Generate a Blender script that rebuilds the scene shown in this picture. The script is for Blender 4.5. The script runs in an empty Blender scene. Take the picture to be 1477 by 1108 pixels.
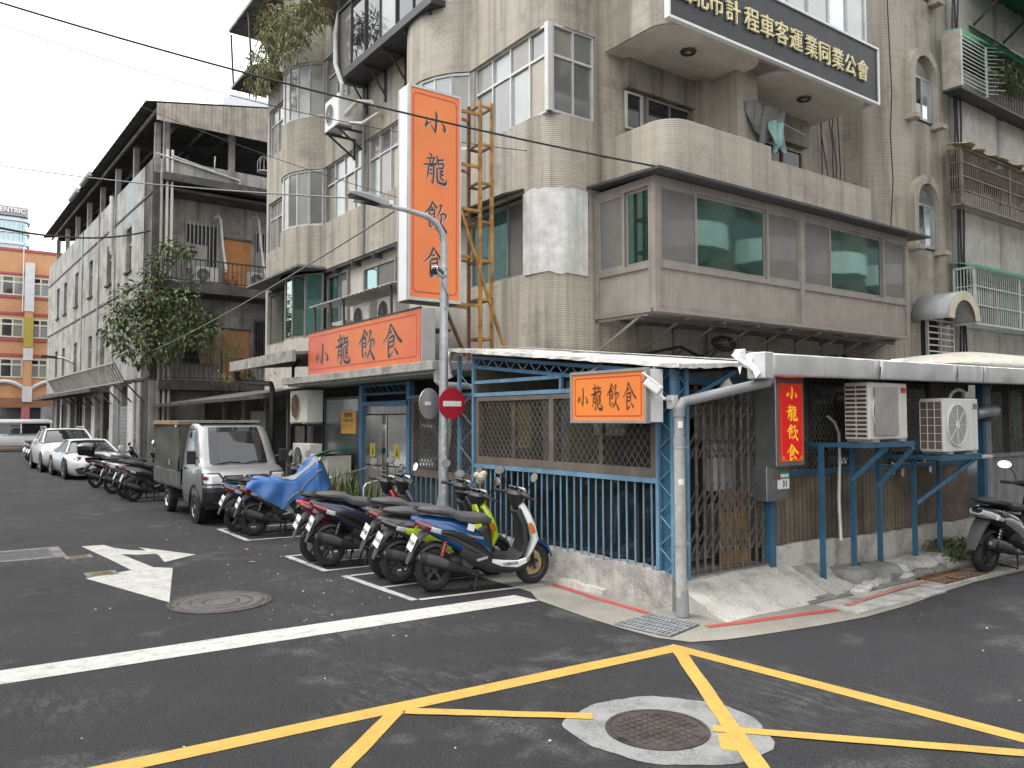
import bpy, math, random
from math import sin, cos, pi, radians as R, sqrt, atan2
from mathutils import Vector, Matrix
random.seed(11)
scn = bpy.context.scene
col = scn.collection

# ------------------------------------------------------------------ camera
YAW, PIT, ROL, FPX, CAMH = 0.621974, 0.044159, -0.001643, 1142.35, 1.95
_f = Vector((sin(YAW)*cos(PIT), cos(YAW)*cos(PIT), sin(PIT)))
_r = Vector((cos(YAW), -sin(YAW), 0))
_u = _r.cross(_f)
_r, _u = cos(ROL)*_r + sin(ROL)*_u, -sin(ROL)*_r + cos(ROL)*_u
cam = bpy.data.cameras.new('camera')
camo = bpy.data.objects.new('camera', cam)
col.objects.link(camo)
m = Matrix.Identity(4)
for i in range(3):
    m[i][0], m[i][1], m[i][2] = _r[i], _u[i], -_f[i]
m[2][3] = CAMH
camo.matrix_world = m
cam.sensor_width = 36
cam.lens = FPX*36/1477
cam.clip_start, cam.clip_end = 0.05, 3000
scn.camera = camo

def P(x, y, X=None, Y=None, Z=None):
    """photo pixel -> the point where its ray meets a plane X=, Y= or Z= of the place"""
    d = _f + _r*((x-738.5)/FPX) - _u*((y-554)/FPX)
    t = X/d.x if X is not None else (Y/d.y if Y is not None else (Z-CAMH)/d.z)
    return Vector((d.x*t, d.y*t, CAMH+d.z*t))

# ------------------------------------------------------------------ sky, sun, exposure
world = bpy.data.worlds.new('World')
scn.world = world
world.use_nodes = True
nt = world.node_tree
bg = nt.nodes['Background']
sky = nt.nodes.new('ShaderNodeTexSky')
sky.sky_type = 'NISHITA'
sky.sun_disc = False
SUN_EL, SUN_AZ = 58, -62          # azimuth measured from +Y towards +X
sky.sun_elevation = R(SUN_EL)
sky.sun_rotation = R(SUN_AZ)
sky.air_density, sky.dust_density, sky.ozone_density = 1.0, 6.0, 1.0
hs = nt.nodes.new('ShaderNodeHueSaturation')
hs.inputs['Saturation'].default_value = 0.12
mx = nt.nodes.new('ShaderNodeMixRGB')      # closed cloud cover: an even, nearly white layer over the clear sky
mx.inputs[0].default_value = 0.72
mx.inputs[2].default_value = (14.2, 14.35, 14.5, 1)
nt.links.new(sky.outputs[0], hs.inputs['Color'])
nt.links.new(hs.outputs[0], mx.inputs[1])
nt.links.new(mx.outputs[0], bg.inputs[0])
bg.inputs[1].default_value = 0.125
sun = bpy.data.lights.new('sun', 'SUN')
sun.energy, sun.angle, sun.color = 1.2, R(25), (1.0, 0.975, 0.94)
suno = bpy.data.objects.new('sun', sun)
col.objects.link(suno)
sd = Vector((sin(R(SUN_AZ))*cos(R(SUN_EL)), cos(R(SUN_AZ))*cos(R(SUN_EL)), sin(R(SUN_EL))))
suno.rotation_euler = sd.to_track_quat('Z', 'Y').to_euler()
suno.location = (-10, -10, 40)
scn.view_settings.view_transform = 'Standard'
scn.view_settings.look = 'None'
scn.view_settings.exposure = 0.74
scn.view_settings.gamma = 1
scn.view_settings.use_curve_mapping = False
scn.cycles.max_bounces = 8
scn.cycles.use_denoising = True

# ------------------------------------------------------------------ materials
MATS = {}
def mat(name, c=(.5, .5, .5), rough=.6, metal=0., var=.12, scale=3., bump=0., bscale=80., streak=0., streakc=None,
        spec=.5, coat=0., stain=0., stainc=(.05, .045, .04), stscale=1.2, alpha=1., emit=None, trans=0., grain=0., gscale=150.):
    """one procedural material: base colour with cloudy variation, vertical run-off streaks, blotchy stains, fine relief"""
    if name in MATS:
        return MATS[name]
    mt = bpy.data.materials.new(name)
    mt.use_nodes = True
    n, L = mt.node_tree.nodes, mt.node_tree.links
    b = n['Principled BSDF']
    b.inputs['Roughness'].default_value = rough
    b.inputs['Metallic'].default_value = metal
    b.inputs['Specular IOR Level'].default_value = spec
    b.inputs['Coat Weight'].default_value = coat
    b.inputs['Coat Roughness'].default_value = .06
    b.inputs['Transmission Weight'].default_value = trans
    b.inputs['Alpha'].default_value = alpha
    c4 = (*c, 1)
    tc = n.new('ShaderNodeTexCoord')
    cur = None
    def rgbmix(a, fac, bcol, mode='MIX'):
        k = n.new('ShaderNodeMixRGB'); k.blend_type = mode
        if isinstance(a, tuple): k.inputs[1].default_value = a
        else: L.new(a, k.inputs[1])
        if isinstance(fac, float): k.inputs[0].default_value = fac
        else: L.new(fac, k.inputs[0])
        if isinstance(bcol, tuple): k.inputs[2].default_value = bcol
        else: L.new(bcol, k.inputs[2])
        return k.outputs[0]
    def noise(sc, det=4., map_=None, ro=.6):
        t = n.new('ShaderNodeTexNoise'); t.inputs['Scale'].default_value = sc
        t.inputs['Detail'].default_value = det; t.inputs['Roughness'].default_value = ro
        if map_:
            mp = n.new('ShaderNodeMapping'); mp.inputs['Scale'].default_value = map_
            L.new(tc.outputs['Object'], mp.inputs[0]); L.new(mp.outputs[0], t.inputs['Vector'])
        else:
            L.new(tc.outputs['Object'], t.inputs['Vector'])
        return t.outputs[0]
    def ramp(src, a, b_):
        r = n.new('ShaderNodeMapRange'); r.inputs[1].default_value = a; r.inputs[2].default_value = b_
        L.new(src, r.inputs[0]); return r.outputs[0]
    cur = c4
    if var:
        lo = tuple(max(0, x*(1-var*1.6)) for x in c) + (1,)
        hi = tuple(min(1, x*(1+var)) for x in c) + (1,)
        cur = rgbmix(lo, ramp(noise(scale), .3, .7), hi)
    if grain:
        cur = rgbmix(cur, ramp(noise(gscale, 2.), .35, .7), tuple(min(1, x*(1+grain)+grain*.02) for x in c)+(1,))
    if streak:
        f = n.new('ShaderNodeMath'); f.operation = 'MULTIPLY'; f.inputs[1].default_value = streak
        L.new(ramp(noise(1., 3., (5, 5, .22)), .48, .75), f.inputs[0])
        cur = rgbmix(cur, f.outputs[0], (*(streakc or tuple(x*.35 for x in c)), 1))
    if stain:
        f = n.new('ShaderNodeMath'); f.operation = 'MULTIPLY'; f.inputs[1].default_value = stain
        L.new(ramp(noise(stscale, 6., None, .7), .5, .68), f.inputs[0])
        cur = rgbmix(cur, f.outputs[0], (*stainc, 1))
    if isinstance(cur, tuple): b.inputs['Base Color'].default_value = cur
    else: L.new(cur, b.inputs['Base Color'])
    if bump:
        bp = n.new('ShaderNodeBump'); bp.inputs['Strength'].default_value = bump; bp.inputs['Distance'].default_value = .01
        L.new(noise(bscale, 3.), bp.inputs['Height']); L.new(bp.outputs[0], b.inputs['Normal'])
    if emit:
        b.inputs['Emission Color'].default_value = (*emit[:3], 1); b.inputs['Emission Strength'].default_value = emit[3]
    MATS[name] = mt
    return mt

def tile_mat(name, c, mortar, w=60., h=.036, streak=.6, grime=(.1, .085, .065), lines=.5, edges=()):
    """wall of small ceramic tiles with run-off grime; rows along z, columns along x+y so it wraps rounded corners"""
    mt = bpy.data.materials.new(name); mt.use_nodes = True
    n, L = mt.node_tree.nodes, mt.node_tree.links
    b = n['Principled BSDF']; b.inputs['Roughness'].default_value = .62
    tc = n.new('ShaderNodeTexCoord'); sp = n.new('ShaderNodeSeparateXYZ'); L.new(tc.outputs['Object'], sp.inputs[0])
    ad = n.new('ShaderNodeMath'); L.new(sp.outputs[0], ad.inputs[0]); L.new(sp.outputs[1], ad.inputs[1])
    cb = n.new('ShaderNodeCombineXYZ'); cb.inputs[0].default_value = 7.; L.new(sp.outputs[2], cb.inputs[1])
    br = n.new('ShaderNodeTexBrick'); L.new(cb.outputs[0], br.inputs['Vector'])
    br.offset = 0.
    br.inputs['Scale'].default_value = 1.; br.inputs['Brick Width'].default_value = w; br.inputs['Row Height'].default_value = h
    br.inputs['Mortar Size'].default_value = .006; br.inputs['Mortar Smooth'].default_value = .3
    br.inputs['Color1'].default_value = (*c, 1); br.inputs['Color2'].default_value = (*[x*.86 for x in c], 1)
    br.inputs['Mortar'].default_value = (*mortar, 1)
    def noise(sc, det, vec=None, mp=None, ro=.6):
        t = n.new('ShaderNodeTexNoise'); t.inputs['Scale'].default_value = sc; t.inputs['Detail'].default_value = det
        t.inputs['Roughness'].default_value = ro
        if mp:
            q = n.new('ShaderNodeMapping'); q.inputs['Scale'].default_value = mp; L.new(tc.outputs['Object'], q.inputs[0]); L.new(q.outputs[0], t.inputs['Vector'])
        else: L.new(tc.outputs['Object'], t.inputs['Vector'])
        return t.outputs[0]
    def rng(s, a, b_, o=1.):
        r = n.new('ShaderNodeMapRange'); r.inputs[1].default_value = a; r.inputs[2].default_value = b_; r.inputs[4].default_value = o
        L.new(s, r.inputs[0]); return r.outputs[0]
    def mixc(a, f, c2, mode='MIX'):
        k = n.new('ShaderNodeMixRGB'); k.blend_type = mode
        L.new(a, k.inputs[1]); L.new(f, k.inputs[0]); k.inputs[2].default_value = (*c2, 1); return k.outputs[0]
    cur = br.outputs['Color']
    cur = mixc(cur, rng(noise(24., 2.), .45, .7, .35), tuple(x*.72 for x in c))
    cur = mixc(cur, rng(noise(.55, 4.), .35, .75, .5), (.36, .325, .26))
    cur = mixc(cur, rng(noise(1., 4., None, (3.2, 3.2, .16)), .47, .72, streak), grime)
    cur = mixc(cur, rng(noise(1., 3., None, (11, 11, .35)), .55, .75, streak*.7), tuple(x*.8 for x in grime))
    cur = mixc(cur, rng(noise(.9, 6., None, None, .72), .53, .72, streak*.8), tuple(x*.7 for x in grime))
    L.new(cur, b.inputs['Base Color'])
    bp = n.new('ShaderNodeBump'); bp.inputs['Strength'].default_value = .8; bp.inputs['Distance'].default_value = .006
    iv = n.new('ShaderNodeMath'); iv.operation = 'SUBTRACT'; iv.inputs[0].default_value = 1; L.new(br.outputs['Fac'], iv.inputs[1])
    L.new(iv.outputs[0], bp.inputs['Height']); L.new(bp.outputs[0], b.inputs['Normal'])
    MATS[name] = mt
    return mt

# ------------------------------------------------------------------ mesh builder
class MB:
    def __init__(s): s.v = []; s.f = []
    def add(s, vs, fs):
        o = len(s.v); s.v += [tuple(v) for v in vs]; s.f += [tuple(i+o for i in f) for f in fs]; return s
    def box(s, x0, x1, y0, y1, z0, z1):
        vs = [(x, y, z) for z in (z0, z1) for y in (y0, y1) for x in (x0, x1)]
        return s.add(vs, [(0, 2, 3, 1), (4, 5, 7, 6), (0, 1, 5, 4), (2, 6, 7, 3), (0, 4, 6, 2), (1, 3, 7, 5)])
    def obox(s, c, size, M):
        hx, hy, hz = (q/2 for q in size); M = M.to_3x3() if len(M) == 4 else M; c = Vector(c)
        vs = [c + M @ Vector((x*hx, y*hy, z*hz)) for z in (-1, 1) for y in (-1, 1) for x in (-1, 1)]
        return s.add(vs, [(0, 2, 3, 1), (4, 5, 7, 6), (0, 1, 5, 4), (2, 6, 7, 3), (0, 4, 6, 2), (1, 3, 7, 5)])
    def beam(s, p, q, w=.05, h=None, up=(0, 0, 1)):
        p, q = Vector(p), Vector(q); d = q-p; L = d.length; d.normalize(); up = Vector(up)
        if abs(d.dot(up)) > .98: up = Vector((1, 0, 0))
        a = d.cross(up).normalized(); b = a.cross(d)
        h = h or w
        vs = [t + a*(i*w/2) + b*(j*h/2) for t in (p, q) for i, j in ((-1, -1), (1, -1), (1, 1), (-1, 1))]
        return s.add(vs, [(3, 2, 1, 0), (4, 5, 6, 7), (0, 1, 5, 4), (1, 2, 6, 5), (2, 3, 7, 6), (3, 0, 4, 7)])
    def tube(s, pts, r, n=8, cap=True):
        pts = [Vector(p) for p in pts]; rs = r if isinstance(r, (list, tuple)) else [r]*len(pts)
        vs = []; ref = None
        for i, p in enumerate(pts):
            d = (pts[min(i+1, len(pts)-1)] - pts[max(i-1, 0)]).normalized()
            if ref is None: ref = Vector((0, 0, 1)) if abs(d.z) < .9 else Vector((1, 0, 0))
            a = d.cross(ref).normalized(); b = a.cross(d).normalized(); ref = b
            vs += [p + (a*cos(2*pi*k/n) + b*sin(2*pi*k/n))*rs[i] for k in range(n)]
        fs = [(i*n+k, i*n+(k+1) % n, (i+1)*n+(k+1) % n, (i+1)*n+k) for i in range(len(pts)-1) for k in range(n)]
        if cap: fs += [tuple(range(n-1, -1, -1)), tuple((len(pts)-1)*n+k for k in range(n))]
        return s.add(vs, fs)
    def prism(s, poly, axis, a, b):
        """polygon extruded along an axis: 'x' poly=(y,z), 'y' poly=(x,z), 'z' poly=(x,y)"""
        f = {'x': lambda p, t: (t, p[0], p[1]), 'y': lambda p, t: (p[0], t, p[1]), 'z': lambda p, t: (p[0], p[1], t)}[axis]
        n = len(poly)
        return s.add([f(p, t) for t in (a, b) for p in poly],
                     [tuple(range(n-1, -1, -1)), tuple(range(n, 2*n))] + [(i, (i+1) % n, n+(i+1) % n, n+i) for i in range(n)])
    def lathe(s, prof, c, axis='z', n=20, a0=0., a1=2*pi):
        """prof = list of (radius, along)"""
        c = Vector(c); full = abs(a1-a0-2*pi) < 1e-6; m = n if full else n+1; vs = []
        for r, h in prof:
            for k in range(m):
                a = a0+(a1-a0)*k/n; x, y = r*cos(a), r*sin(a)
                vs.append(c + Vector({'z': (x, y, h), 'x': (h, x, y), 'y': (x, h, y)}[axis]))
        fs = []
        for i in range(len(prof)-1):
            for k in range(n):
                k2 = (k+1) % m
                fs.append((i*m+k, i*m+k2, (i+1)*m+k2, (i+1)*m+k))
        return s.add(vs, fs)
    def sweep(s, path, n=14, ex=2.6, yc=0.):
        """closed body along a path in the xz plane; path = (x, z, half width in y, half height)"""
        vs = []
        for i, (x, z, hw, hh) in enumerate(path):
            p, q = path[max(i-1, 0)], path[min(i+1, len(path)-1)]
            t = Vector((q[0]-p[0], 0, q[1]-p[1])).normalized(); nrm = Vector((-t.z, 0, t.x))
            for k in range(n):
                a = 2*pi*k/n; ca, sa = cos(a), sin(a)
                u = math.copysign(abs(ca)**(2/ex), ca)*hw; w = math.copysign(abs(sa)**(2/ex), sa)*hh
                vs.append(Vector((x, yc+u, z)) + nrm*w)
        m = len(path)
        fs = [(i*n+k, i*n+(k+1) % n, (i+1)*n+(k+1) % n, (i+1)*n+k) for i in range(m-1) for k in range(n)]
        fs += [tuple(range(n-1, -1, -1)), tuple((m-1)*n+k for k in range(n))]
        return s.add(vs, fs)
    def rings(s, rr, closed=True, cap=True):
        """skin a list of rings that all have the same number of points"""
        n = len(rr[0]); m = len(rr); kk = n if closed else n-1
        fs = [(i*n+k, i*n+(k+1) % n, (i+1)*n+(k+1) % n, (i+1)*n+k) for i in range(m-1) for k in range(kk)]
        if cap and closed: fs += [tuple(range(n-1, -1, -1)), tuple((m-1)*n+k for k in range(n))]
        return s.add([p for r in rr for p in r], fs)
    def grid(s, fn, nu, nv):
        return s.add([fn(i/nu, j/nv) for j in range(nv+1) for i in range(nu+1)],
                     [(j*(nu+1)+i, j*(nu+1)+i+1, (j+1)*(nu+1)+i+1, (j+1)*(nu+1)+i) for j in range(nv) for i in range(nu)])
    def sheet(s, pts, z=None):
        pts = [(p[0], p[1], z) if z is not None else tuple(p) for p in pts]
        return s.add(pts, [tuple(range(len(pts)))])
    def build(s, name, mt, parent=None, W=True, smooth=False, bevel=0., recalc=True, solid=0., subsurf=0, edge=None):
        me = bpy.data.meshes.new(name)
        me.from_pydata(s.v, [], s.f)
        if recalc:
            import bmesh
            bm = bmesh.new(); bm.from_mesh(me); bmesh.ops.recalc_face_normals(bm, faces=bm.faces); bm.to_mesh(me); bm.free()
        me.materials.append(mt if not isinstance(mt, str) else MATS[mt])
        if smooth:
            me.polygons.foreach_set('use_smooth', [True]*len(me.polygons))
            if smooth != 'all': me.set_sharp_from_angle(angle=R(edge or 40))
        me.update()
        o = bpy.data.objects.new(name, me); col.objects.link(o)
        if parent is not None:
            o.parent = parent
            if W: o.location = -wloc(parent)
        if solid:
            md = o.modifiers.new('solid', 'SOLIDIFY'); md.thickness = solid; md.offset = 0
        if subsurf:
            md = o.modifiers.new('sub', 'SUBSURF'); md.levels = md.render_levels = subsurf
        if bevel:
            md = o.modifiers.new('bevel', 'BEVEL'); md.width = bevel; md.segments = 2; md.limit_method = 'ANGLE'; md.angle_limit = R(40)
        return o

def wloc(o):
    p = Vector((0, 0, 0))
    while o is not None:
        p = p + o.location; o = o.parent
    return p

def tag(o, label=None, cat=None, group=None, kind=None):
    if label: o['label'] = label
    if cat: o['category'] = cat
    if group: o['group'] = group
    if kind: o['kind'] = kind
    return o

def thing(name, label, cat, loc=(0, 0, 0), rz=0., group=None):
    o = bpy.data.objects.new(name, None); col.objects.link(o)
    o.location = loc; o.rotation_euler = (0, 0, rz); o.empty_display_size = .2
    return tag(o, label, cat, group)

def copy_tree(o, parent=None, W=None):
    c = o.copy(); col.objects.link(c); c.parent = parent
    for ch in o.children: copy_tree(ch, c)
    return c

def lerp(a, b, t): return a+(b-a)*t
def vl(a, b, t): return Vector(a).lerp(Vector(b), t)

def chain(p, q, sag, n=14):
    p, q = Vector(p), Vector(q)
    return [p.lerp(q, i/n) - Vector((0, 0, sag*4*(i/n)*(1-i/n))) for i in range(n+1)]

# ------------------------------------------------------------------ lettering
def catmull(pts, n=7):
    if len(pts) < 3:
        return [tuple(lerp(pts[0][k], pts[1][k], i/n) for k in range(3)) for i in range(n+1)]
    q = [pts[0]] + pts + [pts[-1]]; out = []
    for i in range(1, len(q)-2):
        for j in range(n):
            t = j/n
            out.append(tuple(.5*((2*q[i][k]) + (-q[i-1][k]+q[i+1][k])*t + (2*q[i-1][k]-5*q[i][k]+4*q[i+1][k]-q[i+2][k])*t*t + (-q[i-1][k]+3*q[i][k]-3*q[i+1][k]+q[i+2][k])*t**3) for k in range(3)))
    out.append(tuple(pts[-1])); return out

BRUSH = {   # brush characters: strokes of (x, y down, width) in a box of 100
 'xiao': [[(46,2,3),(55,14,9),(54,45,10),(52,76,9),(51,97,2)], [(51,92,7),(38,75,4),(27,62,1)], [(14,42,2),(7,65,10),(6,79,3)], [(8,67,8),(22,56,5),(37,48,1)],
          [(75,44,1),(90,57,8),(95,74,10),(94,85,2)], [(93,80,5),(79,69,1)]],
 'long': [[(26,1,3),(36,11,7)], [(14,20,5),(50,14,6)], [(26,22,5),(31,33,5)], [(44,18,6),(37,33,4)], [(1,42,4),(25,38,6),(55,34,9)],
          [(22,44,5),(20,66,6),(14,88,2)], [(22,45,4),(38,41,6),(43,45,7),(43,70,7),(40,95,6),(36,97,3),(29,86,1)], [(26,54,5),(37,57,5)], [(24,68,5),(38,69,5)],
          [(57,6,4),(60,22,7),(61,34,6)], [(62,20,6),(85,16,6)], [(61,33,5),(82,29,6),(84,36,6),(80,44,5)], [(62,46,5),(85,43,5)],
          [(57,46,5),(58,75,7),(62,90,8),(78,95,9),(94,93,10),(96,79,2)], [(68,51,4),(81,54,5),(68,60,4)], [(68,63,4),(82,65,5),(69,72,4)], [(70,74,4),(85,84,6)]],
 'yin':  [[(38,0,3),(35,12,7),(24,28,6),(1,47,2)], [(40,5,4),(58,22,8)], [(33,26,5),(43,21,5)], [(25,34,6),(26,55,6),(27,78,7),(33,85,4),(43,75,1)],
          [(27,33,5),(44,29,6),(47,35,6),(46,60,4)], [(29,46,4),(45,43,4)], [(29,57,4),(45,54,4)], [(43,70,3),(53,81,6)],
          [(78,8,6),(73,22,6),(66,38,4),(56,54,1)], [(66,13,4),(78,9,6)], [(70,42,5),(88,37,6),(96,44,6),(85,61,1)], [(77,45,5),(74,64,6),(62,82,5),(47,93,1)],
          [(73,68,3),(86,84,8),(97,97,9),(100,99,2)]],
 'shi':  [[(42,0,3),(40,10,7),(28,32,6),(1,55,2)], [(44,4,4),(62,24,7),(83,47,9),(98,58,9),(101,60,2)], [(37,29,5),(49,25,6)], [(31,46,5),(30,75,7),(32,98,8)],
          [(32,44,5),(56,38,7),(60,44,7),(58,68,4)], [(35,56,5),(56,52,5)], [(35,69,5),(56,66,5)], [(33,98,7),(48,88,4),(59,81,1)], [(62,73,3),(76,87,8),(83,93,3)]],
}
def brush(mb, key, o, ux, uz, w, h, depth, bold=1.0):
    """write one brush character: o = top-left corner, ux to the right, uz up, raised by depth along ux x uz"""
    o, ux, uz = Vector(o), Vector(ux), Vector(uz); nrm = ux.cross(uz).normalized()
    for si, st in enumerate(BRUSH[key]):
        pts = catmull([tuple(map(float, p)) for p in st], 6); L_, R_ = [], []
        for i, (x, y, ww) in enumerate(pts):
            a, b = pts[max(i-1, 0)], pts[min(i+1, len(pts)-1)]
            dx, dy = b[0]-a[0], b[1]-a[1]; dd = math.hypot(dx, dy) or 1
            nx, ny = -dy/dd, dx/dd; ww = max(.6, ww)*bold/2
            L_.append((x+nx*ww, y+ny*ww)); R_.append((x-nx*ww, y-ny*ww))
        n = len(pts); d = nrm*(depth+si*.00012)
        vs = [o + ux*(p[0]/100*w) - uz*(p[1]/100*h) + d for p in L_+R_]
        mb.add(vs, [(i, i+1, n+i+1, n+i) for i in range(n-1)])
    return mb

def text_mesh(body, size, extrude=0., offset=0., align='CENTER', shear=0.):
    cu = bpy.data.curves.new('lettering', 'FONT'); cu.body = body; cu.size = size; cu.extrude = extrude; cu.offset = offset
    cu.align_x = align; cu.align_y = 'CENTER'; cu.shear = shear; cu.resolution_u = 3
    ob = bpy.data.objects.new('lettering', cu); col.objects.link(ob)
    dg = bpy.context.evaluated_depsgraph_get(); dg.update()
    me = bpy.data.meshes.new_from_object(ob.evaluated_get(dg))
    bpy.data.objects.remove(ob); bpy.data.curves.remove(cu)
    return me
def put_text(name, body, size, pos, ux, uz, mt, parent, extrude=.002, offset=0., align='CENTER', sx=1., shear=0., W=True):
    """flat lettering on a face: pos = centre, ux right, uz up"""
    me = text_mesh(body, size, extrude, offset, align, shear)
    ux, uz = Vector(ux).normalized(), Vector(uz).normalized(); n = ux.cross(uz)
    M4 = Matrix.Identity(4)
    for i in range(3): M4[i][0], M4[i][1], M4[i][2], M4[i][3] = ux[i]*sx, uz[i], n[i], Vector(pos)[i]
    me.transform(M4); me.materials.clear(); me.materials.append(MATS[mt] if isinstance(mt, str) else mt); me.name = name
    o = bpy.data.objects.new(name, me); col.objects.link(o)
    if parent is not None:
        o.parent = parent
        if W: o.location = -wloc(parent)
    return o
# ------------------------------------------------------------------ palette
tile_mat('tile', (.5, .455, .38), (.2, .18, .145), streak=.68)
tile_mat('tile_clean', (.52, .478, .4), (.24, .22, .18), streak=.42)
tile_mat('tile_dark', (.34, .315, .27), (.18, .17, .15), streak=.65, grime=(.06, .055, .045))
mat('render_old', (.37, .36, .335), .85, var=.25, scale=1.2, streak=.8, streakc=(.1, .096, .088), stain=.75, stainc=(.13, .125, .112), stscale=.9, bump=.4)
mat('render_blue', (.33, .37, .38), .85, var=.14, streak=.6, streakc=(.12, .12, .115), bump=.2)
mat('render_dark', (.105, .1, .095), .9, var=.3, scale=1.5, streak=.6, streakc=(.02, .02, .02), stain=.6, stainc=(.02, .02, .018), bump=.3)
mat('render_cream', (.5, .47, .41), .8, var=.12, streak=.35, streakc=(.2, .18, .15), bump=.15)
mat('render_grey', (.44, .425, .39), .8, var=.12, streak=.5, streakc=(.18, .17, .15), stain=.3, stainc=(.2, .19, .17), bump=.2)
mat('plaster_white', (.6, .6, .585), .8, var=.15, scale=5, streak=.7, streakc=(.33, .31, .27), stain=.4, stainc=(.38, .355, .31), stscale=2, bump=.6, bscale=9)
mat('concrete', (.33, .32, .295), .9, var=.3, scale=3.5, stain=.8, stainc=(.13, .125, .11), stscale=2.6, streak=.45, streakc=(.14, .13, .115), bump=.7, bscale=14, grain=.3, gscale=45)
mat('concrete_pale', (.43, .415, .375), .9, var=.22, scale=4, stain=.7, stainc=(.2, .19, .165), stscale=2.2, bump=.6, bscale=18, grain=.25, gscale=50)
mat('concrete_dark', (.19, .185, .175), .9, var=.25, streak=.5, streakc=(.06, .06, .055), bump=.4, bscale=25)
mat('apron', (.225, .21, .178), .9, var=.22, scale=1.6, stain=.6, stainc=(.15, .145, .13), bump=.25, bscale=60, grain=.25, gscale=60)
mat('soffit', (.56, .525, .46), .85, var=.1, stain=.35, stainc=(.33, .28, .22), stscale=.8)
mat('soffit_dark', (.2, .18, .155), .85, var=.15, stain=.4, stainc=(.1, .09, .08))
mat('alu_white', (.56, .555, .535), .4, .2, var=.08, streak=.25)
mat('alu_grey', (.44, .445, .44), .38, .55, var=.12, streak=.25)
mat('alu_brown', (.255, .232, .205), .5, .15, var=.12, streak=.3)
mat('alu_brown_panel', (.29, .265, .232), .5, .1, var=.1, streak=.4, streakc=(.2, .175, .145))
mat('alu_dark', (.06, .06, .06), .5, .3, var=.15)
mat('steel', (.42, .43, .44), .3, .85, var=.16, streak=.35, streakc=(.2, .2, .2))
mat('steel_door', (.48, .475, .46), .26, .85, var=.14, scale=2, streak=.3)
mat('galv', (.42, .435, .45), .5, .55, var=.14, scale=9, stain=.15, stainc=(.25, .25, .26), stscale=6)
mat('flash_alu', (.62, .62, .615), .38, .45, var=.1, scale=2.5, streak=.2, stain=.25, stainc=(.34, .33, .31))
mat('blue_paint', (.055, .145, .24), .5, var=.18, scale=4, stain=.45, stainc=(.035, .06, .09), stscale=5, grain=.3, gscale=25)
mat('blue_light', (.13, .255, .37), .5, var=.18, scale=4, stain=.5, stainc=(.09, .1, .11), stscale=9)
mat('blue_deep', (.03, .11, .19), .55, var=.18, stain=.25, stainc=(.03, .05, .08), stscale=6)
mat('rust_yellow', (.36, .19, .05), .7, var=.3, scale=5, stain=.85, stainc=(.1, .05, .022), stscale=3)
mat('rust_brown', (.13, .065, .03), .8, var=.3, scale=6)
mat('pipe_grey', (.25, .255, .26), .5, var=.12, stain=.2, stainc=(.15, .15, .15), stscale=4)
mat('pipe_pale', (.38, .375, .355), .6, var=.15, scale=5, stain=.55, stainc=(.22, .2, .17), stscale=8)
mat('pvc_white', (.6, .59, .56), .5, var=.1, streak=.3)
mat('ac_white', (.62, .6, .54), .5, var=.08, streak=.3, streakc=(.4, .36, .28), stain=.2, stainc=(.4, .35, .27))
mat('ac_bright', (.66, .66, .64), .45, var=.05, streak=.15)
mat('ac_dark', (.045, .04, .035), .6, var=.2)
mat('ac_mesh', (.33, .325, .31), .55, .2, var=.15)
mat('ac_brown', (.16, .11, .08), .6, var=.2)
mat('black_iron', (.018, .018, .02), .5, .3, var=.2)
mat('gate_iron', (.19, .175, .155), .5, .5, var=.2, scale=8, stain=.3, stainc=(.05, .04, .035), stscale=9)
mat('cable', (.012, .012, .013), .6, var=0)
mat('cable_grey', (.2, .2, .2), .6, var=0)
mat('corr_brown', (.15, .12, .088), .7, .1, var=.4, scale=1.5, streak=.8, streakc=(.06, .045, .032), stain=.7, stainc=(.06, .05, .042), stscale=2)
mat('corr_grey', (.3, .305, .31), .65, .2, var=.18, streak=.5, streakc=(.13, .13, .13))
mat('corr_roof', (.4, .36, .31), .7, .15, var=.2, streak=.55, streakc=(.12, .1, .085))
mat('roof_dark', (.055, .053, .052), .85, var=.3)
mat('roof_white', (.5, .495, .475), .6, .1, var=.25, scale=4, stain=.8, stainc=(.16, .145, .125), stscale=3.2, grain=.2, gscale=30)
mat('roof_cream', (.56, .53, .45), .55, var=.1, stain=.3, stainc=(.38, .35, .29))
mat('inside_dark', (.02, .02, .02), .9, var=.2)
mat('inside_warm', (.2, .17, .13), .9, var=.3)
mat('curtain', (.42, .4, .35), .85, var=.14, scale=2)
mat('wood', (.4, .24, .11), .6, var=.2, streak=.3)
mat('board_orange', (.47, .215, .075), .7, var=.12, streak=.25, streakc=(.27, .12, .04))
mat('rubber', (.016, .016, .017), .75, var=.2, scale=12)
mat('white_paint', (.47, .462, .43), .75, var=.1, scale=3, stain=.7, stainc=(.24, .236, .22), stscale=9, streak=.45, streakc=(.3, .295, .28), grain=.15, gscale=70)
mat('white_line', (.43, .425, .395), .75, var=.15, scale=3, stain=.75, stainc=(.2, .197, .185), stscale=9, streak=.4, streakc=(.25, .245, .23), grain=.15, gscale=60)
mat('yellow_paint', (.47, .285, .055), .75, var=.16, scale=2.5, stain=.5, stainc=(.27, .17, .05), stscale=11, streak=.35, streakc=(.36, .23, .07), grain=.12, gscale=90)
mat('red_paint', (.42, .06, .055), .75, var=.14, stain=.4, stainc=(.3, .14, .12), stscale=7)
mat('red_faded', (.38, .15, .1), .85, var=.2, stain=.75, stainc=(.28, .26, .23), stscale=5)
mat('sign_white', (.74, .745, .74), .4, var=.04, streak=.15)
mat('sign_frame', (.47, .465, .455), .4, .5, var=.08)
mat('ink', (.045, .04, .045), .55, var=0)
mat('ink_dark', (.06, .025, .015), .5, var=0)
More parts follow.
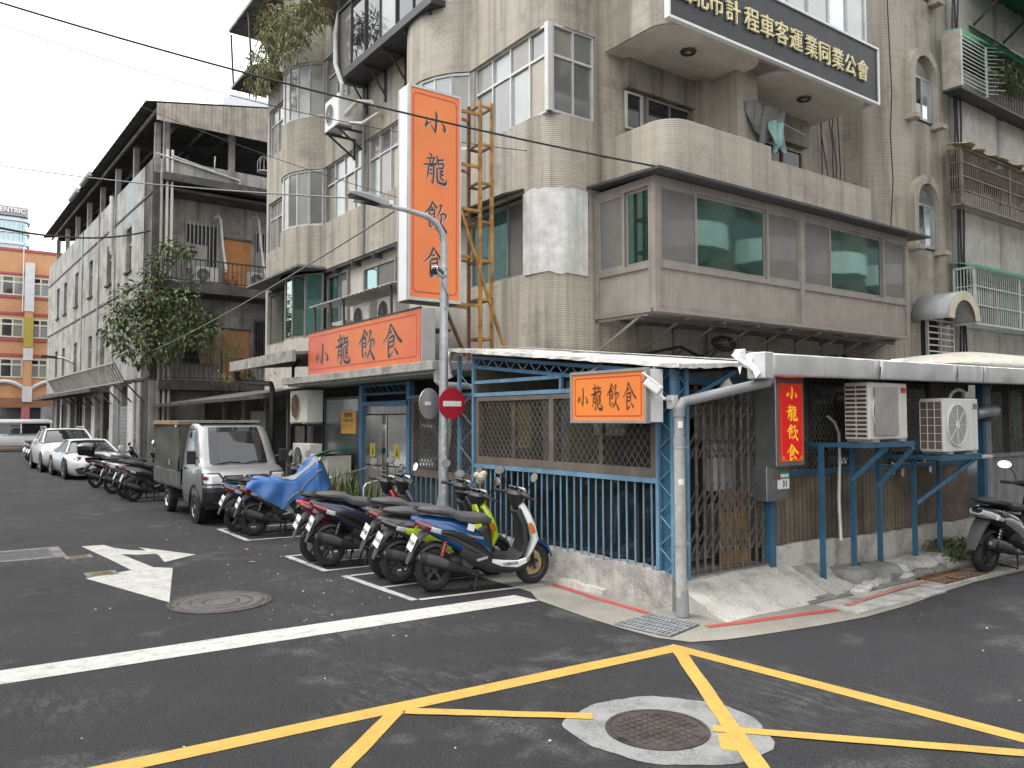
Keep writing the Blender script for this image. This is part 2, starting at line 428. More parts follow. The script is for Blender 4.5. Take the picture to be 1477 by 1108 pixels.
mat('letter_backing', (.5, .49, .46), .5, var=0)  # pale grey copy behind each letter, set slightly down and right
mat('sign_line', (.52, .06, .03), .4, var=0)
mat('sign_line2', (.5, .085, .06), .45, var=0)
mat('red_sign', (.5, .012, .012), .35, var=.05, emit=(.55, .01, .01, .35))
mat('sign_yellow', (.8, .6, .03), .35, var=0, emit=(.8, .6, .03, .3))
mat('gold', (.78, .7, .42), .5, 0., var=.1)
mat('board_black', (.018, .02, .024), .5, var=.25, scale=2, streak=.3, streakc=(.045, .047, .05))
mat('no_entry', (.38, .012, .028), .4, var=.04)
mat('paper', (.7, .69, .65), .8, var=.05)
mat('green_plate', (.03, .25, .13), .5, var=0)
mat('orange_plate', (.6, .3, .06), .4, var=.06)
mat('yellow_label', (.4, .31, .05), .5, var=.1)
mat('leaf_a', (.13, .17, .06), .5, var=.35, scale=6)
mat('leaf_b', (.075, .11, .04), .5, var=.3, scale=6)
mat('leaf_y', (.3, .24, .05), .55, var=.3, scale=6)
mat('leaf_dry', (.24, .2, .11), .7, var=.3, scale=5)
mat('leaf_pale', (.2, .22, .09), .6, var=.3, scale=5)
mat('bark', (.1, .075, .055), .9, var=.3, bump=.5)
mat('moss', (.07, .085, .02), .95, var=.35, scale=3, stain=.5, stainc=(.15, .15, .12))
mat('lens', (.01, .01, .012), .08, var=0, coat=1.)
mat('lamp_clear', (.55, .56, .57), .15, .2, var=0, coat=1.)
mat('lamp_amber', (.6, .16, .02), .2, var=0, coat=.6)
mat('lamp_red', (.14, .008, .011), .15, var=0, coat=1.)
mat('chrome', (.6, .6, .6), .12, 1., var=0)
mat('mirror', (.78, .8, .82), .03, 1., var=0)
mat('plate_white', (.75, .75, .73), .5, var=.04)
mat('plate_ink', (.05, .06, .09), .6, var=0)
mat('orange_wall', (.56, .3, .15), .8, var=.07, scale=1.2, streak=.12)
mat('red_band', (.38, .09, .09), .7, var=.08)
mat('pink_wall', (.42, .13, .15), .8, var=.08)
mat('cream_frame', (.58, .56, .46), .5, var=.05)
mat('brown_band', (.26, .12, .06), .7, var=.1)
mat('white_tile', (.6, .61, .63), .5, var=.07)

def glass_mat(name, c, metal=.55, rough=.04, wav=.35, c2=None):
    mt = bpy.data.materials.new(name); mt.use_nodes = True
    n, L = mt.node_tree.nodes, mt.node_tree.links; b = n['Principled BSDF']
    b.inputs['Metallic'].default_value = metal; b.inputs['Roughness'].default_value = rough
    b.inputs['Coat Weight'].default_value = .6; b.inputs['Coat Roughness'].default_value = .03
    b.inputs['Base Color'].default_value = (*c, 1)
    tc = n.new('ShaderNodeTexCoord'); t = n.new('ShaderNodeTexNoise'); t.inputs['Scale'].default_value = 1.3; t.inputs['Detail'].default_value = 1.
    L.new(tc.outputs['Object'], t.inputs['Vector'])
    bp = n.new('ShaderNodeBump'); bp.inputs['Strength'].default_value = wav; bp.inputs['Distance'].default_value = .008
    L.new(t.outputs[0], bp.inputs['Height']); L.new(bp.outputs[0], b.inputs['Normal'])
    t2 = n.new('ShaderNodeTexNoise'); t2.inputs['Scale'].default_value = 3.; L.new(tc.outputs['Object'], t2.inputs['Vector'])
    k = n.new('ShaderNodeMixRGB'); L.new(t2.outputs[0], k.inputs[0])
    k.inputs[1].default_value = (*[x*.8 for x in c], 1); k.inputs[2].default_value = (*[min(1, x*1.2) for x in (c2 or c)], 1)
    L.new(k.outputs[0], b.inputs['Base Color'])
    MATS[name] = mt
glass_mat('glass_green', (.11, .22, .19), .9, .03, .2)
glass_mat('glass_teal', (.13, .28, .27), .75)
glass_mat('glass_dark', (.03, .032, .034), .3)
glass_mat('glass_grey', (.2, .205, .2), .45, .16)
glass_mat('glass_dusty', (.22, .21, .185), .15, .35)
glass_mat('glass_beige', (.3, .265, .21), .1, .4)
glass_mat('glass_pale', (.33, .355, .345), .3, .25)
glass_mat('screen', (.125, .12, .108), .08, .6)
glass_mat('glass_sky', (.42, .5, .52), .6, .08)
glass_mat('car_glass', (.022, .024, .027), .15, .03, 0.)
glass_mat('glass_shop', (.075, .08, .078), .3, .1)

# asphalt: dark binder with light stone specks, worn tracks and dusty scuffs
def asphalt():
    mt = bpy.data.materials.new('asphalt'); mt.use_nodes = True
    n, L = mt.node_tree.nodes, mt.node_tree.links; b = n['Principled BSDF']; b.inputs['Specular IOR Level'].default_value = .28
    tc = n.new('ShaderNodeTexCoord')
    def noise(sc, det, ro=.6, mp=None):
        t = n.new('ShaderNodeTexNoise'); t.inputs['Scale'].default_value = sc; t.inputs['Detail'].default_value = det; t.inputs['Roughness'].default_value = ro
        if mp:
            q = n.new('ShaderNodeMapping'); q.inputs['Scale'].default_value = mp; q.inputs['Rotation'].default_value = (0, 0, .25)
            L.new(tc.outputs['Object'], q.inputs[0]); L.new(q.outputs[0], t.inputs['Vector'])
        else: L.new(tc.outputs['Object'], t.inputs['Vector'])
        return t.outputs[0]
    def rng(s, a, b_, o=1.):
        r = n.new('ShaderNodeMapRange'); r.inputs[1].default_value = a; r.inputs[2].default_value = b_; r.inputs[4].default_value = o; L.new(s, r.inputs[0]); return r.outputs[0]
    def mul(a, c):
        k = n.new('ShaderNodeMath'); k.operation = 'MULTIPLY'; L.new(a, k.inputs[0]); L.new(c, k.inputs[1]); return k.outputs[0]
    def mixc(a, f, c2):
        k = n.new('ShaderNodeMixRGB'); L.new(f, k.inputs[0])
        if isinstance(a, tuple): k.inputs[1].default_value = (*a, 1)
        else: L.new(a, k.inputs[1])
        k.inputs[2].default_value = (*c2, 1); return k.outputs[0]
    cur = mixc((.017, .0173, .019), rng(noise(.35, 5.), .35, .7), (.031, .0314, .0335))
    cur = mixc(cur, rng(noise(2.2, 6., .7), .45, .75, .7), (.042, .042, .044))
    cur = mixc(cur, rng(noise(75, 3., .7), .5, .7, .85), (.085, .085, .087))
    cur = mixc(cur, rng(noise(48, 3., .75), .54, .68, .75), (.014, .014, .016))
    vo = n.new('ShaderNodeTexVoronoi'); vo.inputs['Scale'].default_value = 55.; L.new(tc.outputs['Object'], vo.inputs['Vector'])
    cur = mixc(cur, rng(vo.outputs['Distance'], .2, .06, .5), (.12, .12, .12))
    cur = mixc(cur, mul(rng(noise(.45, 3.), .5, .64), rng(noise(14, 6., .8, (1, .3, 1)), .47, .68, .75)), (.125, .123, .12))
    cur = mixc(cur, mul(rng(noise(1.1, 3.), .58, .68), rng(noise(34, 5., .75), .42, .62, .75)), (.15, .148, .143))
    vo2 = n.new('ShaderNodeTexVoronoi'); vo2.inputs['Scale'].default_value = 2.6; L.new(tc.outputs['Object'], vo2.inputs['Vector'])
    cur = mixc(cur, rng(vo2.outputs['Distance'], .02, .014, .6), (.36, .35, .33))
    L.new(cur, b.inputs['Base Color'])
    L.new(rng(noise(1.1, 4.), .3, .7), b.inputs['Roughness'])
    rr = n.new('ShaderNodeMapRange'); rr.inputs[3].default_value = .62; rr.inputs[4].default_value = .9
    L.new(noise(1.1, 4.), rr.inputs[0]); L.new(rr.outputs[0], b.inputs['Roughness'])
    bp = n.new('ShaderNodeBump'); bp.inputs['Strength'].default_value = .9; bp.inputs['Distance'].default_value = .014
    L.new(noise(70, 4., .75), bp.inputs['Height']); L.new(bp.outputs[0], b.inputs['Normal'])
    MATS['asphalt'] = mt
asphalt()

# ------------------------------------------------------------------ ground
def struct(name, mb, mt, **k): return tag(mb.build(name, mt, **k), kind='structure')
g = MB()
g.sheet([(-400, -400), (600, -400), (600, 600), (-400, 600)], 0.)
struct('road', g, 'asphalt')

# concrete apron round the shop corner and along both walls
OUT = [(5.42, 30), (5.42, 7.2), (5.24, 6.85), (5.17, 5.9), (5.17, 5.45), (5.2, 5.05), (5.34, 4.78), (5.65, 4.65), (6.07, 4.56), (6.7, 4.45), (7.37, 4.37), (8.18, 4.38), (9.2, 4.48), (10, 4.53), (11.4, 4.5), (40, 4.4)]
g = MB(); inn = [(7.2, 30), (7.2, 7.2), (7.1, 6.9), (7, 6.4), (7, 6.2), (7, 6.1), (7, 6.1), (7, 6.1), (7, 6.1), (7, 6.1), (7.4, 6.1), (8.2, 6.1), (9.2, 6.1), (10, 6.1), (11.4, 6.1), (40, 6.1)]
g.add([(p[0], p[1], .006) for p in OUT] + [(p[0], p[1], .006) for p in inn], [(i, i+1, len(OUT)+i+1, len(OUT)+i) for i in range(len(OUT)-1)])
struct('pavement_apron', g, 'apron')
# older slabs along the right-hand wall, each with its own joint
slabs = tag(bpy.data.objects.new('gutter_slabs', None), kind='structure'); col.objects.link(slabs)
xs = [7.42, 7.95, 8.6, 9.2, 9.9, 10.6, 11.3, 12.1, 12.9]
for i in range(len(xs)-1):
    y0 = 4.43 + .02*random.random() if xs[i] < 9 else 4.56
    g = MB(); g.box(xs[i]+.01, xs[i+1]-.012, y0+.02, 4.93+random.uniform(-.02, .02), .0, .016+random.uniform(0, .008)); g.build('paving_slab', 'concrete', slabs)
    g = MB(); g.box(xs[i]+.012, xs[i+1]-.01, 4.97, 5.2, .0, .02+random.uniform(0, .006)); g.build('paving_slab', 'concrete_dark', slabs)

def ribbon(pts, w, z, name, mt, ragged=0., n=1):
    """painted line of constant width along a centre line on the ground"""
    P_ = []
    for i in range(len(pts)-1):
        for k in range(n): P_.append(vl((*pts[i], 0), (*pts[i+1], 0), k/n))
    P_.append(Vector((*pts[-1], 0))); A, B = [], []
    for i, p in enumerate(P_):
        d = (P_[min(i+1, len(P_)-1)]-P_[max(i-1, 0)]).normalized(); q = Vector((-d.y, d.x, 0))
        A.append(p+q*(w/2+random.uniform(-ragged, ragged))+Vector((0, 0, z))); B.append(p-q*(w/2+random.uniform(-ragged, ragged))+Vector((0, 0, z)))
    g = MB(); m_ = len(A); g.add(A+B, [(i, i+1, m_+i+1, m_+i) for i in range(m_-1)])
    return struct(name, g, mt)
def G(x, y): p = P(x, y, Z=0); return (p.x, p.y)
# stop line, parking boxes, arrow
g = MB(); g.sheet([G(-120, 1003), G(-120, 984), G(0, 968), G(370, 913), G(742, 859), G(777, 867), G(400, 926), G(0, 988)], .0045); struct('stop_line', g, 'white_paint')
ribbon([(4.03, 14.6), (4.03, 12.9)], .09, .0040, 'parking_line', 'white_line', .003, 6)
for a, b_ in ((14.55, 5.45), (13.95, 5.45), (12.95, 5.45)): ribbon([(4.075, a), (b_, a-.12)], .07, .0038, 'parking_line', 'white_line', .003, 5)
ribbon([(4.03, 11.15), (4.04, 9.74)], .09, .0040, 'parking_line', 'white_line', .003, 6)
for a in (11.12, 10.4, 9.77): ribbon([(4.085, a), (5.5, a-.1)], .07, .0038, 'parking_line', 'white_line', .003, 5)
ribbon([(4.1, 9.32), (4.17, 7.62)], .09, .0040, 'parking_line', 'white_line', .003, 6)
for a in (9.28, 8.42): ribbon([(4.16, a), (5.5, a-.08)], .07, .0038, 'parking_line', 'white_line', .003, 5)
ribbon([(4.215, 7.6), (5.78, 7.44)], .075, .0078, 'parking_line', 'white_line', .003, 6)
g = MB()
g.sheet([(1.76, 13.83), (2.06, 13.8), (2.2, 13.3), (2.45, 12.82), (2.48, 12.5), (2.2, 12.45), (2.12, 12.62), (2.2, 12.3), (2.42, 11.3), (2.08, 11.25), (1.98, 12.2), (1.86, 13.1)][:0] or
        [(1.77, 13.83), (2.07, 13.8), (2.16, 13.35), (2.33, 12.98), (2.58, 12.78), (2.6, 12.42), (2.33, 12.5), (2.13, 12.7), (2.3, 11.3), (2.02, 11.3), (1.93, 12.3)], .0045)
g.sheet([(2.46, 13.22), (3.0, 12.03), (2.5, 11.65), (2.56, 12.3)], .0048)
g.sheet([(1.46, 11.03), (2.06, 11.3), (2.32, 11.3), (2.49, 11.12), (2.0, 9.06)], .0052)
struct('lane_arrow', g, 'white_line')
# yellow box junction
def Yl(a, b_, w, z=.0043): return ribbon([a, b_], w, z, 'yellow_line', 'yellow_paint', .004, 14)
Yl((-1.5, 5.1), (5.13, 4.735), .165)
e = vl((5.1, 4.82, 0), (*G(1477, 1066), 0), 2.2); Yl((5.1, 4.82), (e.x, e.y), .15, .0047)
Yl((5.05, 4.65), (3.55, 2.6), .115, .0088); Yl((2.5, 4.82), (1.1, 3.55), .115, .0050)
Yl((2.55, 4.78), (3.5, 3.98), .1, .0086)
e = vl((*G(1028, 1052), 0), (*G(1477, 1088), 0), 1.6); Yl(G(1028, 1052), (e.x, e.y), .1, .0084)
# loose patch of concrete round the manhole in the box
def blob(c, rx, ry, rot, z, name, mt, n=36, jag=.12, seed=1, kind=True):
    rr = random.Random(seed); g = MB(); pts = []; ph = [rr.uniform(0, 6.28) for _ in range(4)]
    for k in range(n):
        a = 2*pi*k/n; q = 1+jag*(.5*sin(2*a+ph[0])+.4*sin(3*a+ph[1])+.3*sin(5*a+ph[2])+.25*sin(9*a+ph[3]))+rr.uniform(-jag, jag)*.12
        x, y = rx*q*cos(a), ry*q*sin(a); pts.append((c[0]+x*cos(rot)-y*sin(rot), c[1]+x*sin(rot)+y*cos(rot)))
    g.sheet(pts, z)
    return struct(name, g, mt) if kind else g
mc = P(948, 1053, Z=0)
mat('patch', (.2, .2, .195), .9, var=.3, scale=3, stain=.7, stainc=(.07, .07, .07), stscale=2.5, grain=.3, gscale=70)
blob((mc.x+.08, mc.y-.02), .64, .54, -.63, .0041, 'concrete_patch', 'patch', 72, .07, 5)
g = MB(); g.sheet([G(1035, 1060), G(1062, 1057), G(1085, 1088), G(1040, 1082)], .0062); struct('yellow_line', g, 'yellow_paint')

# manhole covers
mat('iron', (.085, .07, .062), .6, .5, var=.3, scale=6, bump=.2, stain=.4, stainc=(.13, .11, .1), stscale=9)
mat('iron_pale', (.105, .102, .098), .75, .2, var=.25, scale=5, stain=.5, stainc=(.1, .1, .1), stscale=6, bump=.3)
def manhole(label, c, r, m1, knobs):
    t = thing('manhole_cover', label, 'manhole cover', (c[0], c[1], 0))
    g = MB(); g.lathe([(r, .0), (r, .012), (r*.93, .012), (r*.93, .004), (0, .004)], c, 'z', 40); g.build('rim', 'iron', t)
    g = MB(); g.lathe([(r*.915, .0), (r*.915, .011), (0, .011)], c, 'z', 40); pl = g.build('lid', m1, t)
    g = MB(); q = .055
    for i in range(-12, 13):
        for j in range(-12, 13):
            x, y = i*q, j*q
            if x*x+y*y < (r*.84)**2 and knobs:
                g.box(c[0]+x-.016, c[0]+x+.016, c[1]+y-.016, c[1]+y+.016, .0105, .0155)
    if knobs: tag(g.build('knobs', m1, pl), kind='stuff')
    else:
        for q in (.3, .55, .78): g = MB(); g.lathe([(r*q, .0112), (r*q+.012, .015), (r*q+.03, .015), (r*q+.04, .0112)], c, 'z', 40); g.build('ridge', 'iron', pl)
    g = MB(); g.box(c[0]-r*.99, c[0]-r*.86, c[1]-.03, c[1]+.03, .0112, .0125); g.build('lifting_slot', 'black_iron', t)
    return t
manhole('brown studded iron manhole cover set in a pale concrete patch in the yellow box', (mc.x, mc.y, 0), .325, 'iron', True)
m2 = P(318, 869, Z=0)
manhole('large grey worn manhole cover just beyond the tip of the white arrow', (m2.x, m2.y, 0), .53, 'iron_pale', False)
# rectangular service covers left of the arrow
def hatch(label, cc, sx, sy, mt, frame_m):
    t = thing('service_hatch', label, 'hatch', (cc[0], cc[1], 0), 0.)
    g = MB(); g.box(cc[0]-sx/2, cc[0]+sx/2, cc[1]-sy/2, cc[1]+sy/2, 0, .008); g.build('surround', frame_m, t)
    g = MB(); g.box(cc[0]-sx*.36, cc[0]+sx*.36, cc[1]-sy*.36, cc[1]+sy*.36, .008, .0125); lid = g.build('lid', mt, t)
    g = MB()
    for i in range(7): g.box(cc[0]-sx*.33, cc[0]+sx*.33, cc[1]+sy*(-.3+i*.1)-.006, cc[1]+sy*(-.3+i*.1)+.006, .0125, .0145)
    g.build('ribs', mt, lid)
c1 = G(30, 801); hatch('wide grey hatch plate set in concrete, in the road by the arrow tail', c1, 1.05, 1.1, 'iron_pale', 'concrete_dark')
mat('brass_plate', (.22, .16, .09), .6, .4, var=.3, stain=.4, stainc=(.12, .1, .08), stscale=12)
c1 = G(113, 804); hatch('small brown oblong valve cover beside the arrow tail', c1, .34, .28, 'brass_plate', 'concrete_dark')
c1 = G(146, 828); hatch('small brown oblong valve cover touching the big arrow head', c1, .36, .32, 'brass_plate', 'concrete_dark')

# red kerb lines
ribbon([(5.86, 7.35), (5.8, 6.6), (5.77, 5.68)], .085, .0105, 'red_line', 'red_paint', .006, 8)
ribbon([(5.84, 5.03), (6.4, 4.9), (7.55, 4.68)], .085, .0108, 'red_line', 'red_paint', .006, 8)
ribbon([(7.6, 4.7), (8.3, 4.78), (9.4, 4.83), (10.3, 4.86)], .075, .0285, 'red_line', 'red_faded', .01, 9)

# steel grating at the corner
gt = thing('drain_grating', 'galvanised steel drain grating in the concrete at the shop corner', 'grating', (5.5, 5.3, 0))
A, B_, C_, D_ = (5.2, 5.6), (5.74, 5.66), (5.82, 5.1), (5.3, 4.98)
g = MB(); g.sheet([A, B_, C_, D_], .0085); g.build('gully', 'inside_dark', gt)
for i in range(13):
    t_ = (i+.5)/13; p, q = vl((*A, .018), (*D_, .018), t_), vl((*B_, .018), (*C_, .018), t_)
    g = MB(); g.beam(p, q, .018, .02); g.build('bar', 'galv', gt)
for i in range(6):
    t_ = i/5; p, q = vl((*A, .022), (*B_, .022), t_), vl((*D_, .022), (*C_, .022), t_)
    g = MB(); g.beam(p, q, .012, .014); g.build('cross_bar', 'galv', gt)
# second, rusty grating by the right-hand wall
gt = thing('drain_grating', 'rusty red-brown drain grating under the faded red line by the wall', 'grating', (10.2, 4.8, 0))
for i in range(9):
    x = 9.55+i*.12
    g = MB(); g.box(x, x+.055, 4.62, 4.98, .02, .032); g.build('bar', 'rust_brown', gt)
for y in (4.62, 4.96):
    g = MB(); g.box(9.5, 10.62, y, y+.03, .033, .038); g.build('edge_bar', 'rust_brown', gt)
# fallen leaves and litter on the road
def litter(label, x, y, mt, r):
    p = P(x, y, Z=0); a = random.uniform(0, 6); g = MB()
    pts = [(cos(a+k*pi/3)*r*(1 if k % 3 else 1.6), sin(a+k*pi/3)*r*.6*(1 if k % 3 else 1.3)) for k in range(6)]
    g.add([(p.x+q[0], p.y+q[1], .006+.006*(k % 2)) for k, q in enumerate(pts)], [(0, 1, 2, 3), (0, 3, 4, 5)])
    tag(g.build('dry_leaf', mt, recalc=False), label, 'leaf')
litter('orange dry leaf on the road beyond the parking lines', 356, 793, 'board_orange', .05)
litter('tan dry leaf on the road near the red scooter', 364, 811, 'wood', .05)
# fine grit and paper flecks on the road
g = MB(); rr = random.Random(99)
for k in range(230):
    x, y = rr.uniform(.5, 9), rr.uniform(2.4, 16)
    if rr.random() < .55: x, y = 3.7+rr.gauss(0, .5), rr.uniform(7.4, 16)
    if x > 5.1 and y > 4.3: continue
    r = rr.uniform(.004, .014); a = rr.uniform(0, 6); h = rr.uniform(.004, .008)
    g.add([(x+r*cos(a+t), y+r*sin(a+t)*.7, .0015 if i != 1 else h) for i, t in enumerate((0, 1.7, 3.3, 4.9))], [(0, 1, 2, 3)])
tag(g.build('road_grit', 'paper', recalc=False), 'pale grit and paper flecks scattered on the road', 'grit', kind='stuff')
# ------------------------------------------------------------------ building helpers
def fbox(mb, o, u, n, a0, a1, b0, b1, z0, z1):
    """box in a wall frame: a along u, b outwards along n, z up"""
    o, u, n = Vector(o), Vector(u), Vector(n)
    vs = [o+u*a+n*b+Vector((0, 0, z)) for z in (z0, z1) for b in (b0, b1) for a in (a0, a1)]
    return mb.add(vs, [(0, 2, 3, 1), (4, 5, 7, 6), (0, 1, 5, 4), (2, 6, 7, 3), (0, 4, 6, 2), (1, 3, 7, 5)])

def window(parent, o, u, n, w, z0, z1, cols, pms, fm='alu_white', trans=None, fw=.036, d=.07, name='window', sill=None, slim=.03):
    """framed window as one part; every pane is a sub-part.  cols = pane boundaries 0..1, trans = height of the transom"""
    f = MB()
    fbox(f, o, u, n, 0, w, -d, 0, z0, z0+fw); fbox(f, o, u, n, 0, w, -d, 0, z1-fw, z1)
    fbox(f, o, u, n, 0, fw, -d, 0, z0+fw, z1-fw); fbox(f, o, u, n, w-fw, w, -d, 0, z0+fw, z1-fw)
    for c in cols[1:-1]:
        fbox(f, o, u, n, c*w-slim/2, c*w+slim/2, -d, -.004, z0+fw, z1-fw)
    if trans: fbox(f, o, u, n, fw, w-fw, -d, -.006, trans-fw*.6, trans+fw*.6)
    wo = f.build(name, fm, parent)
    if sill:
        s_ = MB(); fbox(s_, o, u, n, -.05, w+.05, -d, .07, z0-.07, z0-.003); s_.build('sill', sill, wo)
    rows = [(z0+fw*.5, (trans or z1)-fw*.4)] + ([(trans+fw*.4, z1-fw*.5)] if trans else [])
    k = 0
    for r, (a, b) in enumerate(rows):
        for i in range(len(cols)-1):
            g = MB(); dd = .035+.016*((i+r) % 2)
            fbox(g, o, u, n, cols[i]*w+slim*.2, cols[i+1]*w-slim*.2, -dd-.008, -dd, a, b)
            pm = pms[k % len(pms)]; k += 1
            g.build('pane', pm, wo)
    return wo

def offset(path, d):
    """offset a plan polyline to its left by d"""
    out = []
    for i, p in enumerate(path):
        a, b = Vector(path[max(i-1, 0)]), Vector(path[min(i+1, len(path)-1)])
        t = (b-a).normalized(); out.append((p[0]-t.y*d, p[1]+t.x*d))
    return out
def band(path, z0, z1, th, name, mt, parent, smooth=True):
    """upright strip of wall following a plan line, th thick to the left of the line"""
    q = offset([Vector(p) for p in path], th); n = len(path); g = MB()
    g.rings([[(*path[i], z0), (*path[i], z1), (*q[i], z1), (*q[i], z0)] for i in range(n)])
    return g.build(name, mt, parent, smooth=smooth, edge=35)
def arc(c, r, a0, a1, n):
    return [(c[0]+r*cos(lerp(a0, a1, i/n)), c[1]+r*sin(lerp(a0, a1, i/n))) for i in range(n+1)]
def curved_window(parent, path, z0, z1, n, pms, fm='alu_white', name='bow_window', inset=.05, fw=.05):
    """window that follows a curved plan line: rails, mullions, panes"""
    pts = [Vector(p) for p in offset([Vector(p) for p in path], inset)]
    L = [0.]
    for i in range(1, len(pts)): L.append(L[-1]+(pts[i]-pts[i-1]).length)
    def at(s):
        for i in range(1, len(L)):
            if s <= L[i]+1e-9: return pts[i-1].lerp(pts[i], (s-L[i-1])/(L[i]-L[i-1]))
        return pts[-1]
    nd = [at(L[-1]*i/n) for i in range(n+1)]
    f = MB()
    for z in (z0+fw/2, z1-fw/2):
        for i in range(n): f.beam((*nd[i], z), (*nd[i+1], z), .07, fw)
    for p in nd: f.beam((*p, z0), (*p, z1), .055, .055)
    wo = f.build(name, fm, parent)
    for i in range(n):
        g = MB(); a, b = nd[i], nd[i+1]
        g.beam((*a.lerp(b, .03), (z0+z1)/2), (*a.lerp(b, .97), (z0+z1)/2), .01, z1-z0-fw); g.build('pane', pms[i % len(pms)], wo)
    return wo

# ------------------------------------------------------------------ corner apartment building
BX, BY = 8.3, 10.5
bld = thing('apartment_building', 'beige tiled corner apartment block with bow windows and rounded balconies', 'building', (BX+4, BY+6, 0))
UY, UX, NL, NR = (0, 1, 0), (1, 0, 0), (-1, 0, 0), (0, -1, 0)
RC = .5
corner = arc((BX+RC, BY+RC), RC, -pi/2, -pi, 8)          # from the right-hand wall round to the left-hand wall
def bulge(yc, half, sag, n=12):
    r = (half*half+sag*sag)/(2*sag); cx = BX-sag+r; a = math.asin(half/r)
    return [(cx-r*cos(t), yc+r*sin(t)) for t in [lerp(-a, a, i/n) for i in range(n+1)]]
bA, bB = bulge(14.15, 1.15, .6), bulge(21.7, 1.22, .65)
full = [(10.05, BY)] + corner + [(BX, 12.9)] + bA + [(BX, 15.6), (BX, 20.3)] + bB + [(BX, 23.1), (BX, 25)]
# going from the right-hand wall to the left one the interior lies to the right: negative thickness
for z0, z1 in ((6.0, 7.27), (8.83, 10.3), (11.85, 17.2)):
    band(full, z0, z1, -.3, 'spandrel', 'tile', bld)
# core and ground storey behind
g = MB(); g.box(BX+.35, 20.2, BY+.4, 24.7, 2.4, 17); g.build('core_wall', 'render_dark', bld)
for zz in (7.27, 10.3):
    for ya_, yb_ in ((12.87, 13.03), (15.24, 15.36), (17.69, 17.91), (20.28, 20.5), (22.88, 23.02)):
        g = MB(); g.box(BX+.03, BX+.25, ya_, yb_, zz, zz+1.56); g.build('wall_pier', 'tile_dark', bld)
g = MB(); g.box(BX+.02, 20.2, 25.002, 25.2, 2.4, 17.2); g.build('party_wall', 'render_grey', bld)
g = MB(); g.box(9.21, 17.9, BY, BY+.3, 2.4, 5.99); g.build('street_wall', 'tile', bld)
g = MB(); g.box(10.06, 17.9, BY, BY+.3, 5.99, 8.6); g.build('street_wall', 'tile', bld)
g = MB(); g.box(10.06, 17.9, BY, BY+.3, 8.6, 17.2); g.build('street_wall', 'tile_clean', bld)
# pier between corner windows and balcony
g = MB(); g.box(9.38, 10.05, BY-.002, BY+.28, 7.27, 8.83); g.build('wall_pier', 'tile', bld)
# second floor, corner
low = [(9.2, BY)] + corner + [(BX, 13.0)]
band(low, 2.6, 4.5, -.3, 'spandrel', 'tile', bld)
pl = [(9.17, BY)] + corner + [(BX, 11.2)]
band(offset([Vector(p) for p in pl], 0.), 4.5, 6.0, -.3, 'wall_pier', 'tile', bld)
# roughly whitewashed plaster over the rounded corner, ragged at top and bottom
g = MB(); q = offset([Vector(p) for p in pl], .028); rr = random.Random(3); ring = []
for i, p in enumerate(q):
    za, zb = 4.47+rr.uniform(-.025, .03), 5.97+rr.uniform(-.03, .02)
    ring.append([(*p, lerp(za, zb, k/10)) for k in range(11)])
g.rings(ring, closed=False); g.build('plaster_patch', 'plaster_white', bld, smooth='all')

PW = ['glass_dusty', 'glass_grey', 'glass_beige', 'glass_grey', 'glass_dusty', 'glass_pale', 'glass_beige', 'glass_dark']
def mixp(seed, n=12):
    r = random.Random(seed); return [r.choice(['glass_dusty', 'glass_grey', 'glass_beige', 'glass_dusty', 'glass_grey', 'glass_pale']) for _ in range(n)]
# third floor windows: left wall, corner, bow windows, far part
ev = lambda n: [i/n for i in range(n+1)]
window(bld, (BX+.06, 10.53, 0), UY, NL, 2.35, 7.27, 8.83, ev(4), ['glass_beige', 'glass_pale', 'glass_grey', 'glass_dusty', 'glass_grey', 'glass_dusty', 'glass_pale', 'glass_dusty'], trans=8.3)
window(bld, (8.42, BY+.03, 0), UX, NR, .95, 7.27, 8.83, ev(2), ['glass_grey', 'glass_grey', 'glass_dusty', 'glass_grey'], trans=8.28)
g = MB(); g.box(BX+.01, BX+.11, BY+.01, BY+.11, 7.27, 8.83); g.build('corner_post', 'alu_white', bld)
for k, zz in enumerate((7.27, 10.3)):
    curved_window(bld, [Vector(p) for p in bA[::-1]], zz, zz+1.55, 7, mixp(20+k), 'alu_white', inset=-.0+.06)
    curved_window(bld, [Vector(p) for p in bB[::-1]], zz, zz+1.55, 7, mixp(30+k), 'alu_white', inset=.06)
window(bld, (BX+.06, 15.35, 0), UY, NL, 2.35, 7.27, 8.83, ev(4), mixp(4), trans=8.3)
window(bld, (BX+.06, 17.9, 0), UY, NL, 2.5, 7.27, 8.83, ev(4), mixp(5), trans=8.3)
window(bld, (BX+.06, 15.35, 0), UY, NL, 4.95, 10.3, 11.85, ev(8), mixp(6, 16), trans=11.3)
for zz in (7.27, 10.3):
    window(bld, (BX+.06, 23.0, 0), UY, NL, 1.95, zz, zz+1.55, ev(3), mixp(int(zz)), trans=zz+1.03)
# vertical pipe on the left wall
g = MB(); g.tube([(BX-.05, 17.8, 6.0), (BX-.05, 17.8, 10.2)], .045); g.build('drain_pipe', 'pipe_grey', bld)
